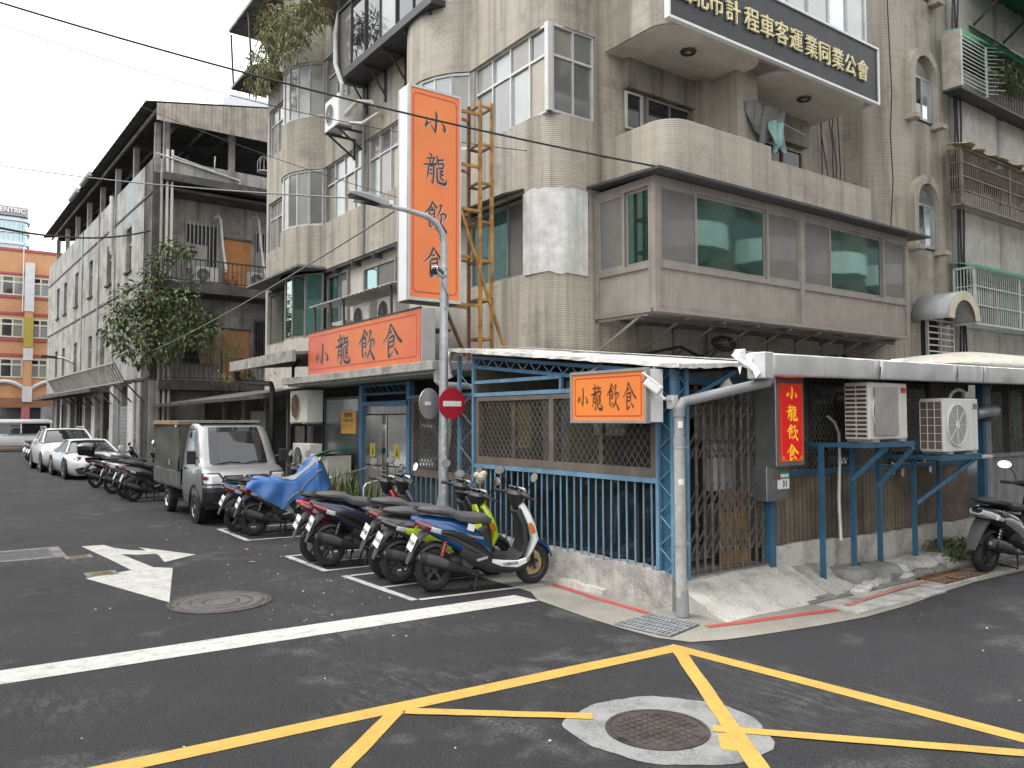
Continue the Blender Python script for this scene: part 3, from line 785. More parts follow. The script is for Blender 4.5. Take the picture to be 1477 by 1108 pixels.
# second floor left: recessed plastered wall, windows, soffit
g = MB(); g.box(8.5, 8.95, 13.0, 25, 3.0, 6.0); g.build('recessed_wall', 'render_cream', bld)
g = MB(); g.box(BX+.02, 8.5, 13.0, 25, 5.93, 5.998); g.build('soffit', 'render_dark', bld)
for y in (13.6, 14.8, 16.0, 17.2, 18.4, 19.6):
    g = MB(); g.box(BX-.05, 8.5, y, y+.06, 5.82, 5.93); g.build('soffit_beam', 'alu_dark', bld)
window(bld, (BX+.1, 11.22, 0), UY, NL, 1.9, 4.5, 5.93, [0, .34, .66, 1], ['screen', 'glass_teal', 'glass_teal'], 'alu_brown', fw=.06)
p = P(571, 432, X=8.72); q = P(527, 385, X=8.72)
window(bld, (8.43, P(570, 400, X=8.43).y, 0), UY, NL, 1.75, 4.75, 5.72, [0, .55, 1], ['screen', 'glass_teal'], 'alu_brown', fw=.06)
yy = P(504, 400, X=8.48).y
window(bld, (8.43, yy, 0), UY, NL, 1.75, 4.2, 5.85, [0, .3, .8, 1], ['screen', 'glass_teal', 'screen'], 'alu_brown', fw=.06)
b2 = bulge(21.7, 1.25, .5)
curved_window(bld, [Vector(p) for p in b2[::-1]], 4.2, 5.95, 5, ['glass_green', 'glass_teal', 'glass_green'], 'alu_brown', inset=.02)
band(b2, 2.6, 4.2, -.25, 'bow_base', 'render_cream', bld)
window(bld, (BX+.06, 22.97, 0), UY, NL, 1.95, 4.3, 5.9, [0, .45, 1], ['glass_green', 'screen'], 'alu_brown')
g = MB(); g.box(BX, BX+.3, 22.95, 25, 2.6, 4.28); g.build('wall_pier', 'render_cream', bld)
# wavy awning hem under the spandrel near the far bow window
g = MB(); g.box(7.5, 8.4, 20.2, 24.6, 6.0, 6.06); g.build('awning', 'concrete_dark', bld)
# small canopy over the corner window of the second floor
g = MB(); g.add([(BX-.45, 11.2, 5.88), (BX-.45, 13.3, 5.88), (BX+.05, 13.3, 6.06), (BX+.05, 11.2, 6.06)], [(0, 1, 2, 3)]); g.build('window_canopy', 'alu_dark', bld, solid=.03)

# --- right-hand street front: balconies
def balcony(path, z0, z1, th=.14, name='balcony_wall', mt='tile_clean'): return band(path, z0, z1, th, name, mt, bld)
b1 = [(9.62, 10.5), (9.62, 9.42)] + arc((10.09, 9.42), .47, pi, 1.5*pi, 8) + [(12.33, 8.95)]
b2 = [(12.62, 10.3), (12.62, 9.6)] + arc((12.97, 9.6), .35, pi, 1.5*pi, 8) + [(16.2, 9.25)]
balcony(b1, 6.0, 6.98); balcony(b2, 6.0, 6.9)
g = MB(); g.box(9.7, 12.33, 9.09, 10.5, 6.0, 6.12); g.build('balcony_floor', 'soffit', bld)
g = MB(); g.box(12.7, 16.2, 9.39, 10.5, 6.0, 6.12); g.build('balcony_floor', 'soffit', bld)
g = MB(); g.box(16.06, 16.2, 9.39, 10.5, 6.12, 6.9); g.build('balcony_wall', 'tile_clean', bld)
g = MB(); g.box(12.2, 12.33, 9.09, 10.5, 6.12, 6.97); g.build('balcony_wall', 'tile_clean', bld)
c1 = [(9.62, 10.5), (9.62, 9.42)] + arc((10.09, 9.42), .47, pi, 1.5*pi, 8) + [(15.95, 8.95)]
balcony(c1, 8.62, 9.85, .14, 'balcony_wall', 'tile')
# soffits: shaped slabs with rounded outer corners
def slab(x0, x1, y0, r=.45):
    pts = [(x0, 10.5)] + arc((x0+r, y0+r), r, pi, 1.5*pi, 6) + arc((x1-r, y0+r), r, 1.5*pi, 2*pi, 6) + [(x1, 10.5)]
    g = MB(); g.prism(pts, 'z', 8.6, 8.7); g.build('balcony_soffit', 'soffit', bld)
slab(9.66, 12.35, 8.98); slab(12.75, 15.9, 8.98)
g = MB(); g.box(12.2, 12.9, 9.0, 10.5, 8.64, 8.75); g.build('balcony_soffit', 'soffit_dark', bld)
for px, py in ((993, 75), (1160, 143)):
    p = P(px, py, Z=8.58); t = thing('ceiling_lamp', 'round dark ring lamp on the balcony ceiling %s' % ('above the pulled-back clothes cover' if px > 1000 else 'beside the rounded tiled parapet end'), 'lamp', p)
    g = MB(); g.lathe([(.13, .02), (.15, .0), (.13, -.03), (.09, -.035), (.08, -.01)], p, 'z', 20); g.build('ring', 'alu_dark', t, smooth=True)
    g = MB(); g.lathe([(.0, -.02), (.05, -.015), (.075, .01)], p, 'z', 16); g.build('globe', 'curtain', t, smooth=True)
# behind the balconies: beam, pillar, windows
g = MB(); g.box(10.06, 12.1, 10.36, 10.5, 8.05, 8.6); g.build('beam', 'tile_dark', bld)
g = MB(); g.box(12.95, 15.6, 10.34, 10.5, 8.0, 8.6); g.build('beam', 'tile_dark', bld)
g = MB(); g.box(12.12, 12.75, 9.55, 10.5, 6.1, 8.66); g.build('pillar', 'tile_clean', bld)
g = MB(); g.box(11.9, 12.12, 10.1, 10.5, 6.1, 8.6); g.build('pillar', 'tile', bld)
window(bld, (10.62, 10.43, 0), UX, NR, 1.2, 6.2, 8.0, [0, .52, 1], ['glass_dark'], 'alu_brown', d=.05)
window(bld, (13.3, 10.43, 0), UX, NR, 2.2, 6.2, 7.9, [0, .35, .68, 1], ['glass_dark'], 'alu_brown', d=.05)
window(bld, (10.08, 10.43, 0), UX, NR, .42, 7.3, 8.0, [0, 1], ['glass_dark'], 'alu_white', d=.05)
g = MB(); g.box(10.06, 10.55, 9.8, 10.42, 7.0, 7.13); g.build('ledge', 'tile_clean', bld)
# fourth floor glazing above the black board
window(bld, (9.75, 9.12, 0), UX, NR, 6.2, 9.87, 12.2, ev(9), ['glass_pale', 'glass_sky', 'glass_pale'], 'alu_white', fw=.06, slim=.06)
window(bld, (15.93, 9.16, 0), UY, (1, 0, 0), 1.3, 9.87, 12.2, ev(2), ['glass_pale'], 'alu_white')
g = MB(); g.box(15.8, 15.95, 9.1, 10.5, 8.62, 9.85); g.build('balcony_wall', 'tile', bld)

# --- enclosed bronze window bay of the second floor
bay = bld
x0, x1, yf, zb, zt, zs = 9.31, 17.2, 9.0, 3.7, 5.88, 4.42
g = MB(); g.box(x0+.02, x1-.02, yf+.02, 10.5, zb, zb+.058); g.build('bay_floor', 'alu_brown', bay)
g = MB(); g.add([(x0-.2, yf-.3, 5.95), (x1+.45, yf-.3, 5.95), (x1+.45, 10.45, 6.02), (x0-.2, 10.45, 6.02)], [(0, 1, 2, 3)]); g.build('bay_canopy', 'alu_dark', bay, solid=.045)
g = MB(); g.box(x0+.08, x1-.05, yf+.04, yf+.09, zb+.06, zs)
for k in range(int((x1-x0)/.06)): g.box(x0+.02+k*.06, x0+.045+k*.06, yf+.036, yf+.04, zb+.08, zs-.03)
g.build('bay_panel', 'alu_brown_panel', bay)
g = MB(); g.box(x0+.04, x0+.09, yf+.1, 10.45, zb+.06, zs)
for k in range(22): g.box(x0+.036, x0+.04, yf+.14+k*.06, yf+.165+k*.06, zb+.08, zs-.03)
g.build('bay_panel', 'alu_brown_panel', bay)
def bx_(px_): return P(px_, 400, Y=yf).x
cuts = [945, 1007, 1108, 1152, 1165, 1200, 1275, 1305]
cuts = [bx_(c) for c in cuts]; cuts[0] = x0; cuts[-1] = x1
g = MB()
g.box(x0, x1, yf, yf+.1, zs, zs+.09); g.box(x0, x1, yf, yf+.1, zt-.09, zt+.05); g.box(x0-.012, x1+.012, yf-.02, yf+.03, zb-.01, zb+.05)
for c in (x0-.006, cuts[3]+.06, x1-.114): g.box(c, c+.12, yf-.012, yf+.096, zb+.052, zt-.092)
fr = g.build('bay_frame', 'alu_brown', bay)
g = MB(); g.box(x0, x0+.1, yf+.1, 10.45, zs, zs+.09); g.box(x0, x0+.1, yf+.1, 10.45, zt-.09, zt+.05); g.box(x0-.004, x0+.096, 10.36, 10.48, zb+.004, zt+.045); g.box(x0-.01, x0+.09, yf+.1, yf+.14, zb, zt); g.build('bay_frame', 'alu_brown', bay)
def sash(a, b, kind, dy, o=None):
    """one sliding sash of the bay"""
    g = MB(); f = .05
    g.box(a, b, yf+dy, yf+dy+.04, zs+.09, zs+.09+f); g.box(a, b, yf+dy, yf+dy+.04, zt-.09-f, zt-.09)
    g.box(a, a+f, yf+dy, yf+dy+.04, zs+.09+f, zt-.09-f); g.box(b-f, b, yf+dy, yf+dy+.04, zs+.09+f, zt-.09-f)
    s_ = g.build('sash', 'alu_brown', bay)
    g = MB(); g.box(a+f, b-f, yf+dy+.014, yf+dy+.022, zs+.09+f, zt-.09-f); g.build('pane', kind, s_)
for a, b, k, dy in ((cuts[0]+.12, cuts[1], 'screen', .005), (cuts[1], cuts[2], 'glass_green', .05), (cuts[2], cuts[3]+.06, 'screen', .005), (cuts[3]+.18, cuts[5], 'screen', .005), (cuts[5], cuts[6], 'glass_green', .05), (cuts[6], x1-.1, 'screen', .005)):
    sash(a, b, k, dy)
def sash_l(a, b, kind, dx):
    g = MB(); f = .05
    g.box(x0+dx, x0+dx+.04, a, b, zs+.09, zs+.09+f); g.box(x0+dx, x0+dx+.04, a, b, zt-.09-f, zt-.09)
    g.box(x0+dx, x0+dx+.04, a, a+f, zs+.09+f, zt-.09-f); g.box(x0+dx, x0+dx+.04, b-f, b, zs+.09+f, zt-.09-f)
    s_ = g.build('sash', 'alu_brown', bay)
    g = MB(); g.box(x0+dx+.014, x0+dx+.022, a+f, b-f, zs+.09+f, zt-.09-f); g.build('pane', kind, s_)
sash_l(yf+.14, 9.72, 'glass_green', .05); sash_l(9.72, 10.36, 'screen', .005)
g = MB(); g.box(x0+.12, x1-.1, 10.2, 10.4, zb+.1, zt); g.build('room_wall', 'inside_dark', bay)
# steel brackets under the bay
for i in range(9):
    x = x0+.08+i*(x1-x0-.16)/8
    g = MB(); g.beam((x, 10.5, zb-.03), (x, yf+.25, zb-.03), .05, .05); g.beam((x, 10.48, zb-.02), (x, 10.48, zb-.62), .05, .05); g.beam((x, 10.47, zb-.55), (x, yf+.45, zb-.05), .035, .035)
    g.build('bracket', 'alu_brown', bay)
for y in (9.35, 9.9):
    g = MB(); g.beam((x0+.04, y, zb-.08), (x1, y, zb-.08), .04, .06); g.build('joist', 'alu_dark', bay)
# --- stair tower with arched windows
tw = [(17.25, 10.5)] + [(17.3, 10.35)] + arc((18.15, 10.35), .85, pi, 1.5*pi, 10)[1:] + [(20.3, 9.5)]
band(tw, 2.4, 17.2, .25, 'stair_tower_wall', 'tile', bld)
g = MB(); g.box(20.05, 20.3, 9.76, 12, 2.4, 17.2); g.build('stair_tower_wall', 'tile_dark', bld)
XC = P(1331, 300, Y=9.5).x
def arch_pts(xc, hw, z0, zs_, n=10): return [(xc-hw, z0)] + [(xc+hw*cos(t), zs_+hw*sin(t)) for t in [pi-pi*i/n for i in range(n+1)]] + [(xc+hw, z0)]
for zc in (5.98, 9.07, 12.15):
    hw = .5; zsp = zc+1.05
    outer, inner = arch_pts(XC, hw+.2, zc-.0, zsp), arch_pts(XC, hw, zc-.0, zsp); g = MB(); n = len(outer)
    g.rings([[(p[0], 9.5-.16, p[1]), (q[0], 9.5-.16, q[1]), (q[0], 9.55, q[1]), (p[0], 9.55, p[1])] for p, q in zip(outer, inner)])
    ho = g.build('arch_surround', 'tile', bld)
    g = MB(); g.prism(inner, 'y', 9.485, 9.495); g.build('dark_reveal', 'alu_dark', ho)
    f = MB(); i1, i2 = arch_pts(XC, hw-.01, zc+.03, zsp), arch_pts(XC, hw-.07, zc+.03, zsp)
    f.rings([[(p[0], 9.46, p[1]), (q[0], 9.46, q[1]), (q[0], 9.484, q[1]), (p[0], 9.484, p[1])] for p, q in zip(i1, i2)])
    f.box(XC-hw+.07, XC+hw-.07, 9.458, 9.484, zsp-.03, zsp+.03); f.box(XC-.02, XC+.02, 9.456, 9.484, zc+.03, zsp-.03); f.box(XC-hw+.07, XC+hw-.07, 9.458, 9.484, zc+.03, zc+.09)
    fo = f.build('arched_window', 'alu_grey', bld)
    g = MB(); g.box(XC-hw+.07, XC-.02, 9.47, 9.478, zc+.09, zsp-.03); g.build('pane', 'glass_dark', fo)
    g = MB(); g.box(XC+.02, XC+hw-.07, 9.466, 9.474, zc+.09, zsp-.03); g.build('pane', 'glass_sky', fo)
    g = MB(); g.prism([(XC-hw+.09, zsp+.03)] + [(XC+(hw-.09)*cos(t), zsp+.03+(hw-.1)*sin(t)) for t in [pi-pi*i/8 for i in range(9)]], 'y', 9.466, 9.474); g.build('pane', 'glass_grey', fo)
    for s_ in (-1, 1):
        g = MB(); g.box(XC+s_*(hw+.1)-.14, XC+s_*(hw+.1)+.14, 9.22, 9.5, zc-.1, zc-.003); g.build('arch_foot', 'tile', ho)
# lowest arch: barred window under a curved plastic hood
zc = 3.05; hw = .52; zsp = zc+1.0
g = MB(); outer, inner = arch_pts(XC, hw+.16, zc, zsp), arch_pts(XC, hw, zc, zsp)
g.rings([[(p[0], 9.36, p[1]), (q[0], 9.36, q[1]), (q[0], 9.55, q[1]), (p[0], 9.55, p[1])] for p, q in zip(outer, inner)]); ho = g.build('arch_surround', 'tile', bld)
g = MB(); g.prism(inner, 'y', 9.48, 9.495); g.build('dark_reveal', 'inside_dark', ho)
cg = MB()
for x in (XC-.62, XC-.02, XC+.58): cg.box(x, x+.045, 9.14, 9.2, zc-.15, zc+1.35)
for z in (zc-.15, zc+1.3): cg.box(XC-.62, XC+.62, 9.14, 9.2, z, z+.05)
co = cg.build('window_grille', 'alu_grey', bld)
for k in range(9):
    for xa, xb in ((XC-.57, XC-.03), (XC+.03, XC+.575)):
        g = MB(); g.box(xa, xb, 9.15, 9.175, zc+.0+k*.145, zc+.03+k*.145); g.build('bar', 'alu_white', co)
g = MB(); nn = 12
g.rings([[(XC+.72*cos(t), y, zc+1.15+.72*sin(t)*.9) for t in [pi*i/nn for i in range(nn+1)]] for y in (9.45, 8.6)], closed=False)
mat('hood', (.5, .46, .33), .35, var=.1, stain=.3, stainc=(.3, .25, .15))
mat('hood_smoke', (.33, .34, .34), .3, var=.1)
g.build('window_hood', 'hood_smoke', bld, smooth='all', solid=.02)
g = MB(); g.rings([[(XC+r_*cos(t), 8.6, zc+1.15+r_*sin(t)*.9) for t in [pi*i/nn for i in range(nn+1)]] for r_ in (.74, .5)], closed=False); g.build('hood_front', 'hood', bld, solid=.02)
g = MB(); g.tube([(XC+.5*cos(t), 8.62, zc+1.15+.5*sin(t)*.9) for t in [pi*i/nn for i in range(nn+1)]], .02); g.build('hood_rib', 'rust_brown', bld)

# --- dark enclosed box on the fourth floor, left wall
xw = 7.62; ya, yb = 13.35, 17.95; zb = 10.18
t = bld
g = MB(); g.box(xw, BX-.05, ya, yb, zb, zb+.12); g.build('box_bay_floor', 'alu_dark', t)
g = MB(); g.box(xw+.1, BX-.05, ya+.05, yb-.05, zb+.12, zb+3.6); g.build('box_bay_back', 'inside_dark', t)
window(t, (xw, ya, 0), UY, NL, yb-ya, zb+.12, zb+2.3, ev(6), ['glass_dark', 'glass_dark', 'glass_grey', 'glass_dark', 'glass_dark', 'screen', 'glass_dark', 'glass_grey'], 'alu_dark', trans=zb+1.75, fw=.06)
window(t, (xw+.05, yb, 0), UX, (0, 1, 0), .6, zb+.12, zb+2.3, [0, 1], ['glass_dark'], 'alu_dark')
window(t, (xw, ya, 0), UX, NR, .6, zb+.12, zb+2.3, [0, 1], ['glass_dark'], 'alu_grey')
for i in range(5):
    y = ya+.3+i*(yb-ya-.6)/4
    g = MB(); g.beam((BX, y, zb-.05), (xw+.1, y, zb-.05), .05); g.beam((BX-.03, y, zb), (BX-.03, y, zb-.75), .05); g.beam((BX-.03, y, zb-.6), (xw+.25, y, zb-.04), .035); g.build('bracket', 'alu_dark', t)
g = MB(); g.add([(xw-.55, 17.6, zb+2.25), (xw-.55, 20.0, zb+2.25), (BX, 20.0, zb+2.5), (BX, 17.6, zb+2.5)], [(0, 1, 2, 3)]); g.build('window_canopy', 'corr_roof', t, solid=.04)

# shallow lamp-black soot line where the lean-to roof meets the tiles is part of the tile grime
# ---- right-hand neighbour with caged windows
nb = thing('apartment_building', 'pale grey apartment block with caged windows and green awnings beside the stair tower', 'building', (24, 12, 0))
g = MB(); g.box(20.35, 34, 10.0, 20, 2.4, 17.5); g.build('wall', 'render_grey', nb)
for z0, z1, y0 in ((5.6, 7.6, 9.3), (8.6, 10.7, 9.3), (11.6, 13.6, 9.3), (2.4, 4.3, 9.4)):
    for xa, xb in ((20.42, 22.6), (22.75, 27)):
        r_ = .18; pts = [(xa, 10.02)] + arc((xa+r_, y0+r_), r_, pi, 1.5*pi, 5) + arc((xb-r_, y0+r_), r_, 1.5*pi, 2*pi, 5) + [(xb, 10.02)]
        g = MB(); g.prism(pts, 'z', z0, z1); g.build('spandrel', 'render_grey', nb, smooth=True)
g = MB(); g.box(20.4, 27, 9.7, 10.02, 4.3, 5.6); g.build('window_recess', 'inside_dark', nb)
window(nb, (20.6, 9.63, 0), UX, NR, 6, 4.35, 5.55, ev(5), ['glass_green', 'glass_dark'], 'alu_grey')
window(nb, (20.6, 9.93, 0), UX, NR, 6, 7.65, 8.55, ev(5), ['glass_dark', 'glass_dusty'], 'alu_grey')
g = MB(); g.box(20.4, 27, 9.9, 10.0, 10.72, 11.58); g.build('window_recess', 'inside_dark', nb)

def cage(name, label, x0, x1, y0, y1, z0, z1, mt, nv, nh, roofm, side=True, dense=True):
    t = thing(name, label, 'window cage', ((x0+x1)/2, y0, z0))
    g = MB()
    for x in (x0, x1):
        for y in (y0, y1): g.beam((x, y, z0), (x, y, z1), .05)
    for z in (z0, z1):
        g.beam((x0, y0, z), (x1, y0, z), .05); g.beam((x0, y0, z), (x0, y1, z), .05); g.beam((x1, y0, z), (x1, y1, z), .05)
    for x in [x0+(x1-x0)*k/3 for k in (1, 2)]: g.beam((x, y0, z0), (x, y0, z1), .045)
    g.build('frame', mt, t)
    for i in range(1, nv):
        x = lerp(x0, x1, i/nv); g = MB(); g.beam((x, y0, z0), (x, y0, z1), .017); g.build('bar', mt, t)
    for k in range(1, nh):
        z = lerp(z0, z1, k/nh); g = MB(); g.beam((x0, y0-.01, z), (x1, y0-.01, z), .028); g.beam((x0-.01, y0, z), (x0-.01, y1, z), .022); g.build('rail', mt, t)
    for i in range(1, 6):
        y = lerp(y0, y1, i/6); g = MB(); g.beam((x0, y, z0), (x0, y, z1), .017); g.build('side_bar', mt, t)
    g = MB()
    for i in range(int((x1-x0)/.12)): g.beam((x0+i*.12, y0, z0), (x0+i*.12, y1, z0), .012)
    for i in range(4): g.beam((x0, lerp(y0, y1, i/3), z0-.012), (x1, lerp(y0, y1, i/3), z0-.012), .02)
    g.build('floor_grille', mt, t)
    if roofm:
        g = MB(); g.add([(x0-.1, y0-.15, z1+.03), (x1+.1, y0-.15, z1+.03), (x1+.1, y1+.1, z1+.2), (x0-.1, y1+.1, z1+.2)], [(0, 1, 2, 3)]); g.build('cage_roof', roofm, t)
    return t
def sheet_mat(name, c):
    mt = bpy.data.materials.new(name); mt.use_nodes = True; n, L = mt.node_tree.nodes, mt.node_tree.links
    a, b, m_ = n.new('ShaderNodeBsdfDiffuse'), n.new('ShaderNodeBsdfTranslucent'), n.new('ShaderNodeMixShader')
    for q in (a, b): q.inputs[0].default_value = (*c, 1)
    L.new(a.outputs[0], m_.inputs[1]); L.new(b.outputs[0], m_.inputs[2]); L.new(m_.outputs[0], n['Material Output'].inputs[0]); MATS[name] = mt
sheet_mat('green_sheet', (.2, .46, .3))
mat('cage_old', (.2, .175, .135), .6, .3, var=.25, stain=.4, stainc=(.1, .06, .03), stscale=6)
mat('cage_white', (.5, .52, .5), .5, .2, var=.1)
p = P(1405, 395, Y=8.5)
cage('window_cage', 'white barred window cage with translucent green roof above the cream roof', P(1405, 400, Y=8.92).x, 27.5, 8.92, 9.38, P(1405, 466, Y=8.92).z, P(1405, 385, Y=8.92).z, 'cage_white', 64, 3, 'green_sheet')
cage('window_cage', 'old brown barred window cage with ragged straw-coloured roof', P(1387, 250, Y=8.98).x, 27.5, 8.98, 9.3, P(1387, 293, Y=8.98).z, P(1387, 213, Y=8.98).z, 'cage_old', 70, 4, None)
mat('straw_sheet', (.45, .4, .24), .8, var=.25, stain=.4, stainc=(.25, .22, .16), stscale=5)
zt_ = P(1387, 213, Y=8.98).z
g = MB(); rr = random.Random(9); n_ = 26; xa = P(1387, 250, Y=8.98).x-.1
g.grid(lambda u, v: (lerp(xa, 24.5, u), lerp(8.88, 9.32, v)+(rr.uniform(-.12, .1) if v == 0 else 0), zt_+.06+.12*v+rr.uniform(-.05, .05)), n_, 2)
tag(g.build('torn_sheet', 'straw_sheet', solid=.01), 'torn straw-coloured plastic sheet lying on the brown window cage', 'sheet')
# top cage with radiating antenna bars, balcony rail and green awning
YT = 8.92
zt2 = P(1385, 42, Y=YT).z; zb2 = P(1385, 122, Y=YT).z; xa = P(1385, 90, Y=YT).x
t = thing('window_cage', 'top floor window cage with green awning and ornamental iron balcony rail', 'window cage', (xa, YT, zb2))
g = MB(); g.box(xa, xa+.04, YT, 9.35, zb2, zt2); g.build('side_panel', 'corr_roof', t)
g = MB(); g.box(xa, 27, YT, 9.35, zb2-.06, zb2); g.build('floor', 'alu_dark', t)
g = MB(); g.beam((xa+.05, YT, zb2), (xa+.05, YT, zt2), .05); g.beam((xa+1.35, YT, zb2), (xa+1.35, YT, zt2-.1), .05); g.build('frame', 'cage_white', t)
for k in range(13):
    z = lerp(zb2+.1, zt2-.1, k/12); g = MB(); g.beam((xa+.05, YT, z), (xa+1.35, YT, z), .022)
    g.beam((xa+1.35, YT, z), (xa+1.75+.15*(k % 2), YT-.1-.1*(k % 2), z+.05), .018); g.build('bar', 'cage_white', t)
for k in range(34):
    x = xa+1.5+k*.16; g = MB(); g.beam((x, YT, zb2), (x, YT, zb2+.75), .03); g.build('baluster', 'cage_old', t)
g = MB(); g.beam((xa+1.4, YT, zb2+.76), (27, YT, zb2+.76), .05); g.build('hand_rail', 'cage_white', t)
g = MB(); g.add([(xa, YT, zt2+.02), (27, YT-.3, zt2-.25), (27, 9.35, zt2+.75), (xa, 9.35, zt2+.1)], [(0, 1, 2, 3)])
g.add([(xa+1.3, 8.35, zt2-.35), (27, 8.35, zt2-.35), (27, 9.3, zt2+.65), (xa+1.3, 9.3, zt2+.65)], [(0, 1, 2, 3)]); g.build('awning', 'green_sheet', t)
g = MB()
for k in range(9):
    x = xa+1.4+k*.7; g.tube([(x, 8.35, zt2-.38), (x, 8.8, zt2+.1), (x, 9.3, zt2+.62)], .018, 6)
g.beam((xa+1.3, 8.36, zt2-.38), (27, 8.36, zt2-.38), .03); g.build('awning_ribs', 'alu_dark', t)
# roof-level green corrugated eave
z = P(1440, 20, Y=8.3).z
mat('green_corr', (.035, .12, .085), .6, var=.25, stain=.4, stainc=(.02, .03, .025))
g = MB(); n_ = 60
g.rings([[(20.6+i*.12, y, z_+.03*sin(i*1.57)) for y, z_ in ((8.2, z+1.0), (10.1, z+1.9))] for i in range(n_)], closed=False)
g.build('eave_sheet', 'green_corr', nb, solid=.01)
for x in (21.3, 23, 25): 
    g = MB(); g.beam((x, 8.4, z+1.05), (x, 9.4, z+.35), .05); g.build('eave_strut', 'alu_dark', nb)
# ------------------------------------------------------------------ shop annexe with blue steel frame
SX, SY = 6.05, 5.72
shop = thing('shop_annexe', 'single-storey blue steel framed shop front with barred window at the corner', 'shop', (SX+1, SY+2, 0))
def alpha_glass(name, c, a, rough=.06):
    mt = bpy.data.materials.new(name); mt.use_nodes = True; b = mt.node_tree.nodes['Principled BSDF']
    b.inputs['Base Color'].default_value = (*c, 1); b.inputs['Roughness'].default_value = rough; b.inputs['Alpha'].default_value = a
    b.inputs['Specular IOR Level'].default_value = .7; MATS[name] = mt
alpha_glass('pane_clear', (.05, .055, .055), .3); alpha_glass('pane_dark', (.02, .022, .024), .72)
alpha_glass('poly_sheet', (.33, .35, .36), .6, .4)
def lattice_post(parent, a, b, z0, z1, mt, w=.035, nz=9, mt2=None):
    """steel lattice post: two uprights with a zigzag between; a, b = plan points of the uprights"""
    g = MB(); g.beam((*a, z0), (*a, z1), w); g.beam((*b, z0), (*b, z1), w); po = g.build('post', mt, parent)
    g = MB()
    for i in range(nz):
        za, zb = lerp(z0, z1, i/nz), lerp(z0, z1, (i+1)/nz); p, q = (a, b) if i % 2 else (b, a)
        g.tube([(*p, za), (*q, zb)], .008, 5)
    g.build('zigzag', mt2 or mt, po); return po
# dwarf wall, uneven top and cracked foot
rr = random.Random(4); g = MB(); n = 40
def rough_wall(mb, f_in, f_out, n, top, bot, amp=.012):
    """solid low wall between two plan lines with a slightly uneven face and crest"""
    rings = []
    for i in range(n+1):
        t = i/n; a, b = f_out(t), f_in(t); zt_ = top(t)+rr.uniform(-amp, amp)
        rings.append([(a[0]+rr.uniform(-amp, amp)*.5, a[1], bot(t)), (a[0]+rr.uniform(-amp, amp)*.6, a[1], lerp(bot(t), zt_, .5)), (a[0]+rr.uniform(0, amp), a[1], zt_), (b[0], b[1], zt_), (b[0], b[1], bot(t))])
    mb.rings(rings)
rough_wall(g, lambda t: (SX+.16, lerp(5.62, 9.4, t)), lambda t: (SX-.035, lerp(5.62, 9.4, t)), n, lambda t: .38, lambda t: 0., .014)
g.build('dwarf_wall', 'concrete', shop, smooth=True, edge=30)
g = MB(); rough_wall(g, lambda t: (SX, lerp(6.6, 9.4, t)), lambda t: (SX-.1-.03*sin(t*9), lerp(6.6, 9.4, t)), 24, lambda t: .055+.02*sin(t*7), lambda t: .0, .012)
g.build('wall_footing', 'concrete_pale', shop, smooth=True, edge=30)
# bars below the window: every bar its own part
NB = 27
for i in range(NB):
    y = lerp(5.87, 9.28, (i+.5)/NB); g = MB(); g.tube([(SX+.01, y, .36), (SX+.01+random.uniform(-.008, .008), y+random.uniform(-.008, .008), 1.29)], .0115, 6); g.build('bar', 'blue_light', shop)
def hrail(y0, y1, z0, z1, w, h, mt='blue_light', x=SX, name='rail'):
    g = MB(); g.beam((x, y0, z0), (x, y1, z1), w, h); return g.build(name, mt, shop)
hrail(5.82, 9.33, 1.305, 1.305, .05, .055)
hrail(5.82, 9.33, 2.285, 2.285, .05, .05)
hrail(7.42, 9.33, 2.46, 2.46, .045, .045)
g = MB(); g.beam((SX, 7.42, 2.3), (SX, 7.42, 2.5), .04); g.build('stub_post', 'blue_light', shop)
# sloping truss under the roof edge
hrail(7.2, 9.36, 2.46, 2.685, .035, .045, 'blue_paint'); hrail(5.8, 9.36, 2.44, 2.82, .035, .045, 'blue_paint'); hrail(5.8, 7.2, 2.34, 2.46, .035, .045, 'blue_paint')
g = MB()
for i in range(12):
    y = lerp(6.0, 9.3, i/12); y2 = y+.14
    zt_ = lambda q: 2.44+(q-5.8)*.107; zb_ = lambda q: 2.33+(q-5.8)*.1
    g.tube([(SX, y, zb_(y)), (SX, y2, zt_(y2))], .008, 5); g.tube([(SX, y2, zt_(y2)), (SX, y2+.14, zb_(y2+.14))], .008, 5)
g.build('truss_web', 'blue_light', shop)
lattice_post(shop, (SX, 9.36), (SX, 9.74), .02, 2.86, 'blue_light', .045, 11)
lattice_post(shop, (SX, 5.62), (SX, 5.83), .3, 2.46, 'blue_light', .045, 13)
lattice_post(shop, (SX, 5.62), (SX+.2, 5.62), .3, 2.46, 'blue_light', .04, 13)
g = MB(); g.box(SX+.03, SX+.18, 5.66, 5.86, .2, 2.46); g.build('corner_column', 'blue_deep', shop)
# brown sliding window with diamond mesh
ya, yb, za, zb = 5.86, 9.27, 1.335, 2.25
g = MB()
for (a, b, c, d) in ((ya, yb, za, za+.1), (ya, yb, zb-.055, zb), (ya, ya+.06, za+.1, zb-.055), (yb-.06, yb, za+.1, zb-.055), (7.55, 7.64, za+.1, zb-.055)): g.box(SX-.02, SX+.1, a, b, c, d)
mat('alu_bronze', (.15, .125, .1), .5, .2, var=.15, stain=.3, stainc=(.25, .22, .19), stscale=4)
wf = g.build('window', 'alu_bronze', shop)
for y in (6.75, 8.45): g = MB(); g.box(SX+.03, SX+.075, y-.03, y+.03, za+.1, zb-.055); g.build('sash_stile', 'alu_bronze', wf)
for a, b in ((ya+.06, 6.72), (6.78, 7.55), (7.64, 8.42), (8.48, yb-.06)):
    g = MB(); g.box(SX+.055, SX+.062, a, b, za+.1, zb-.055); g.build('pane', 'pane_clear', wf)
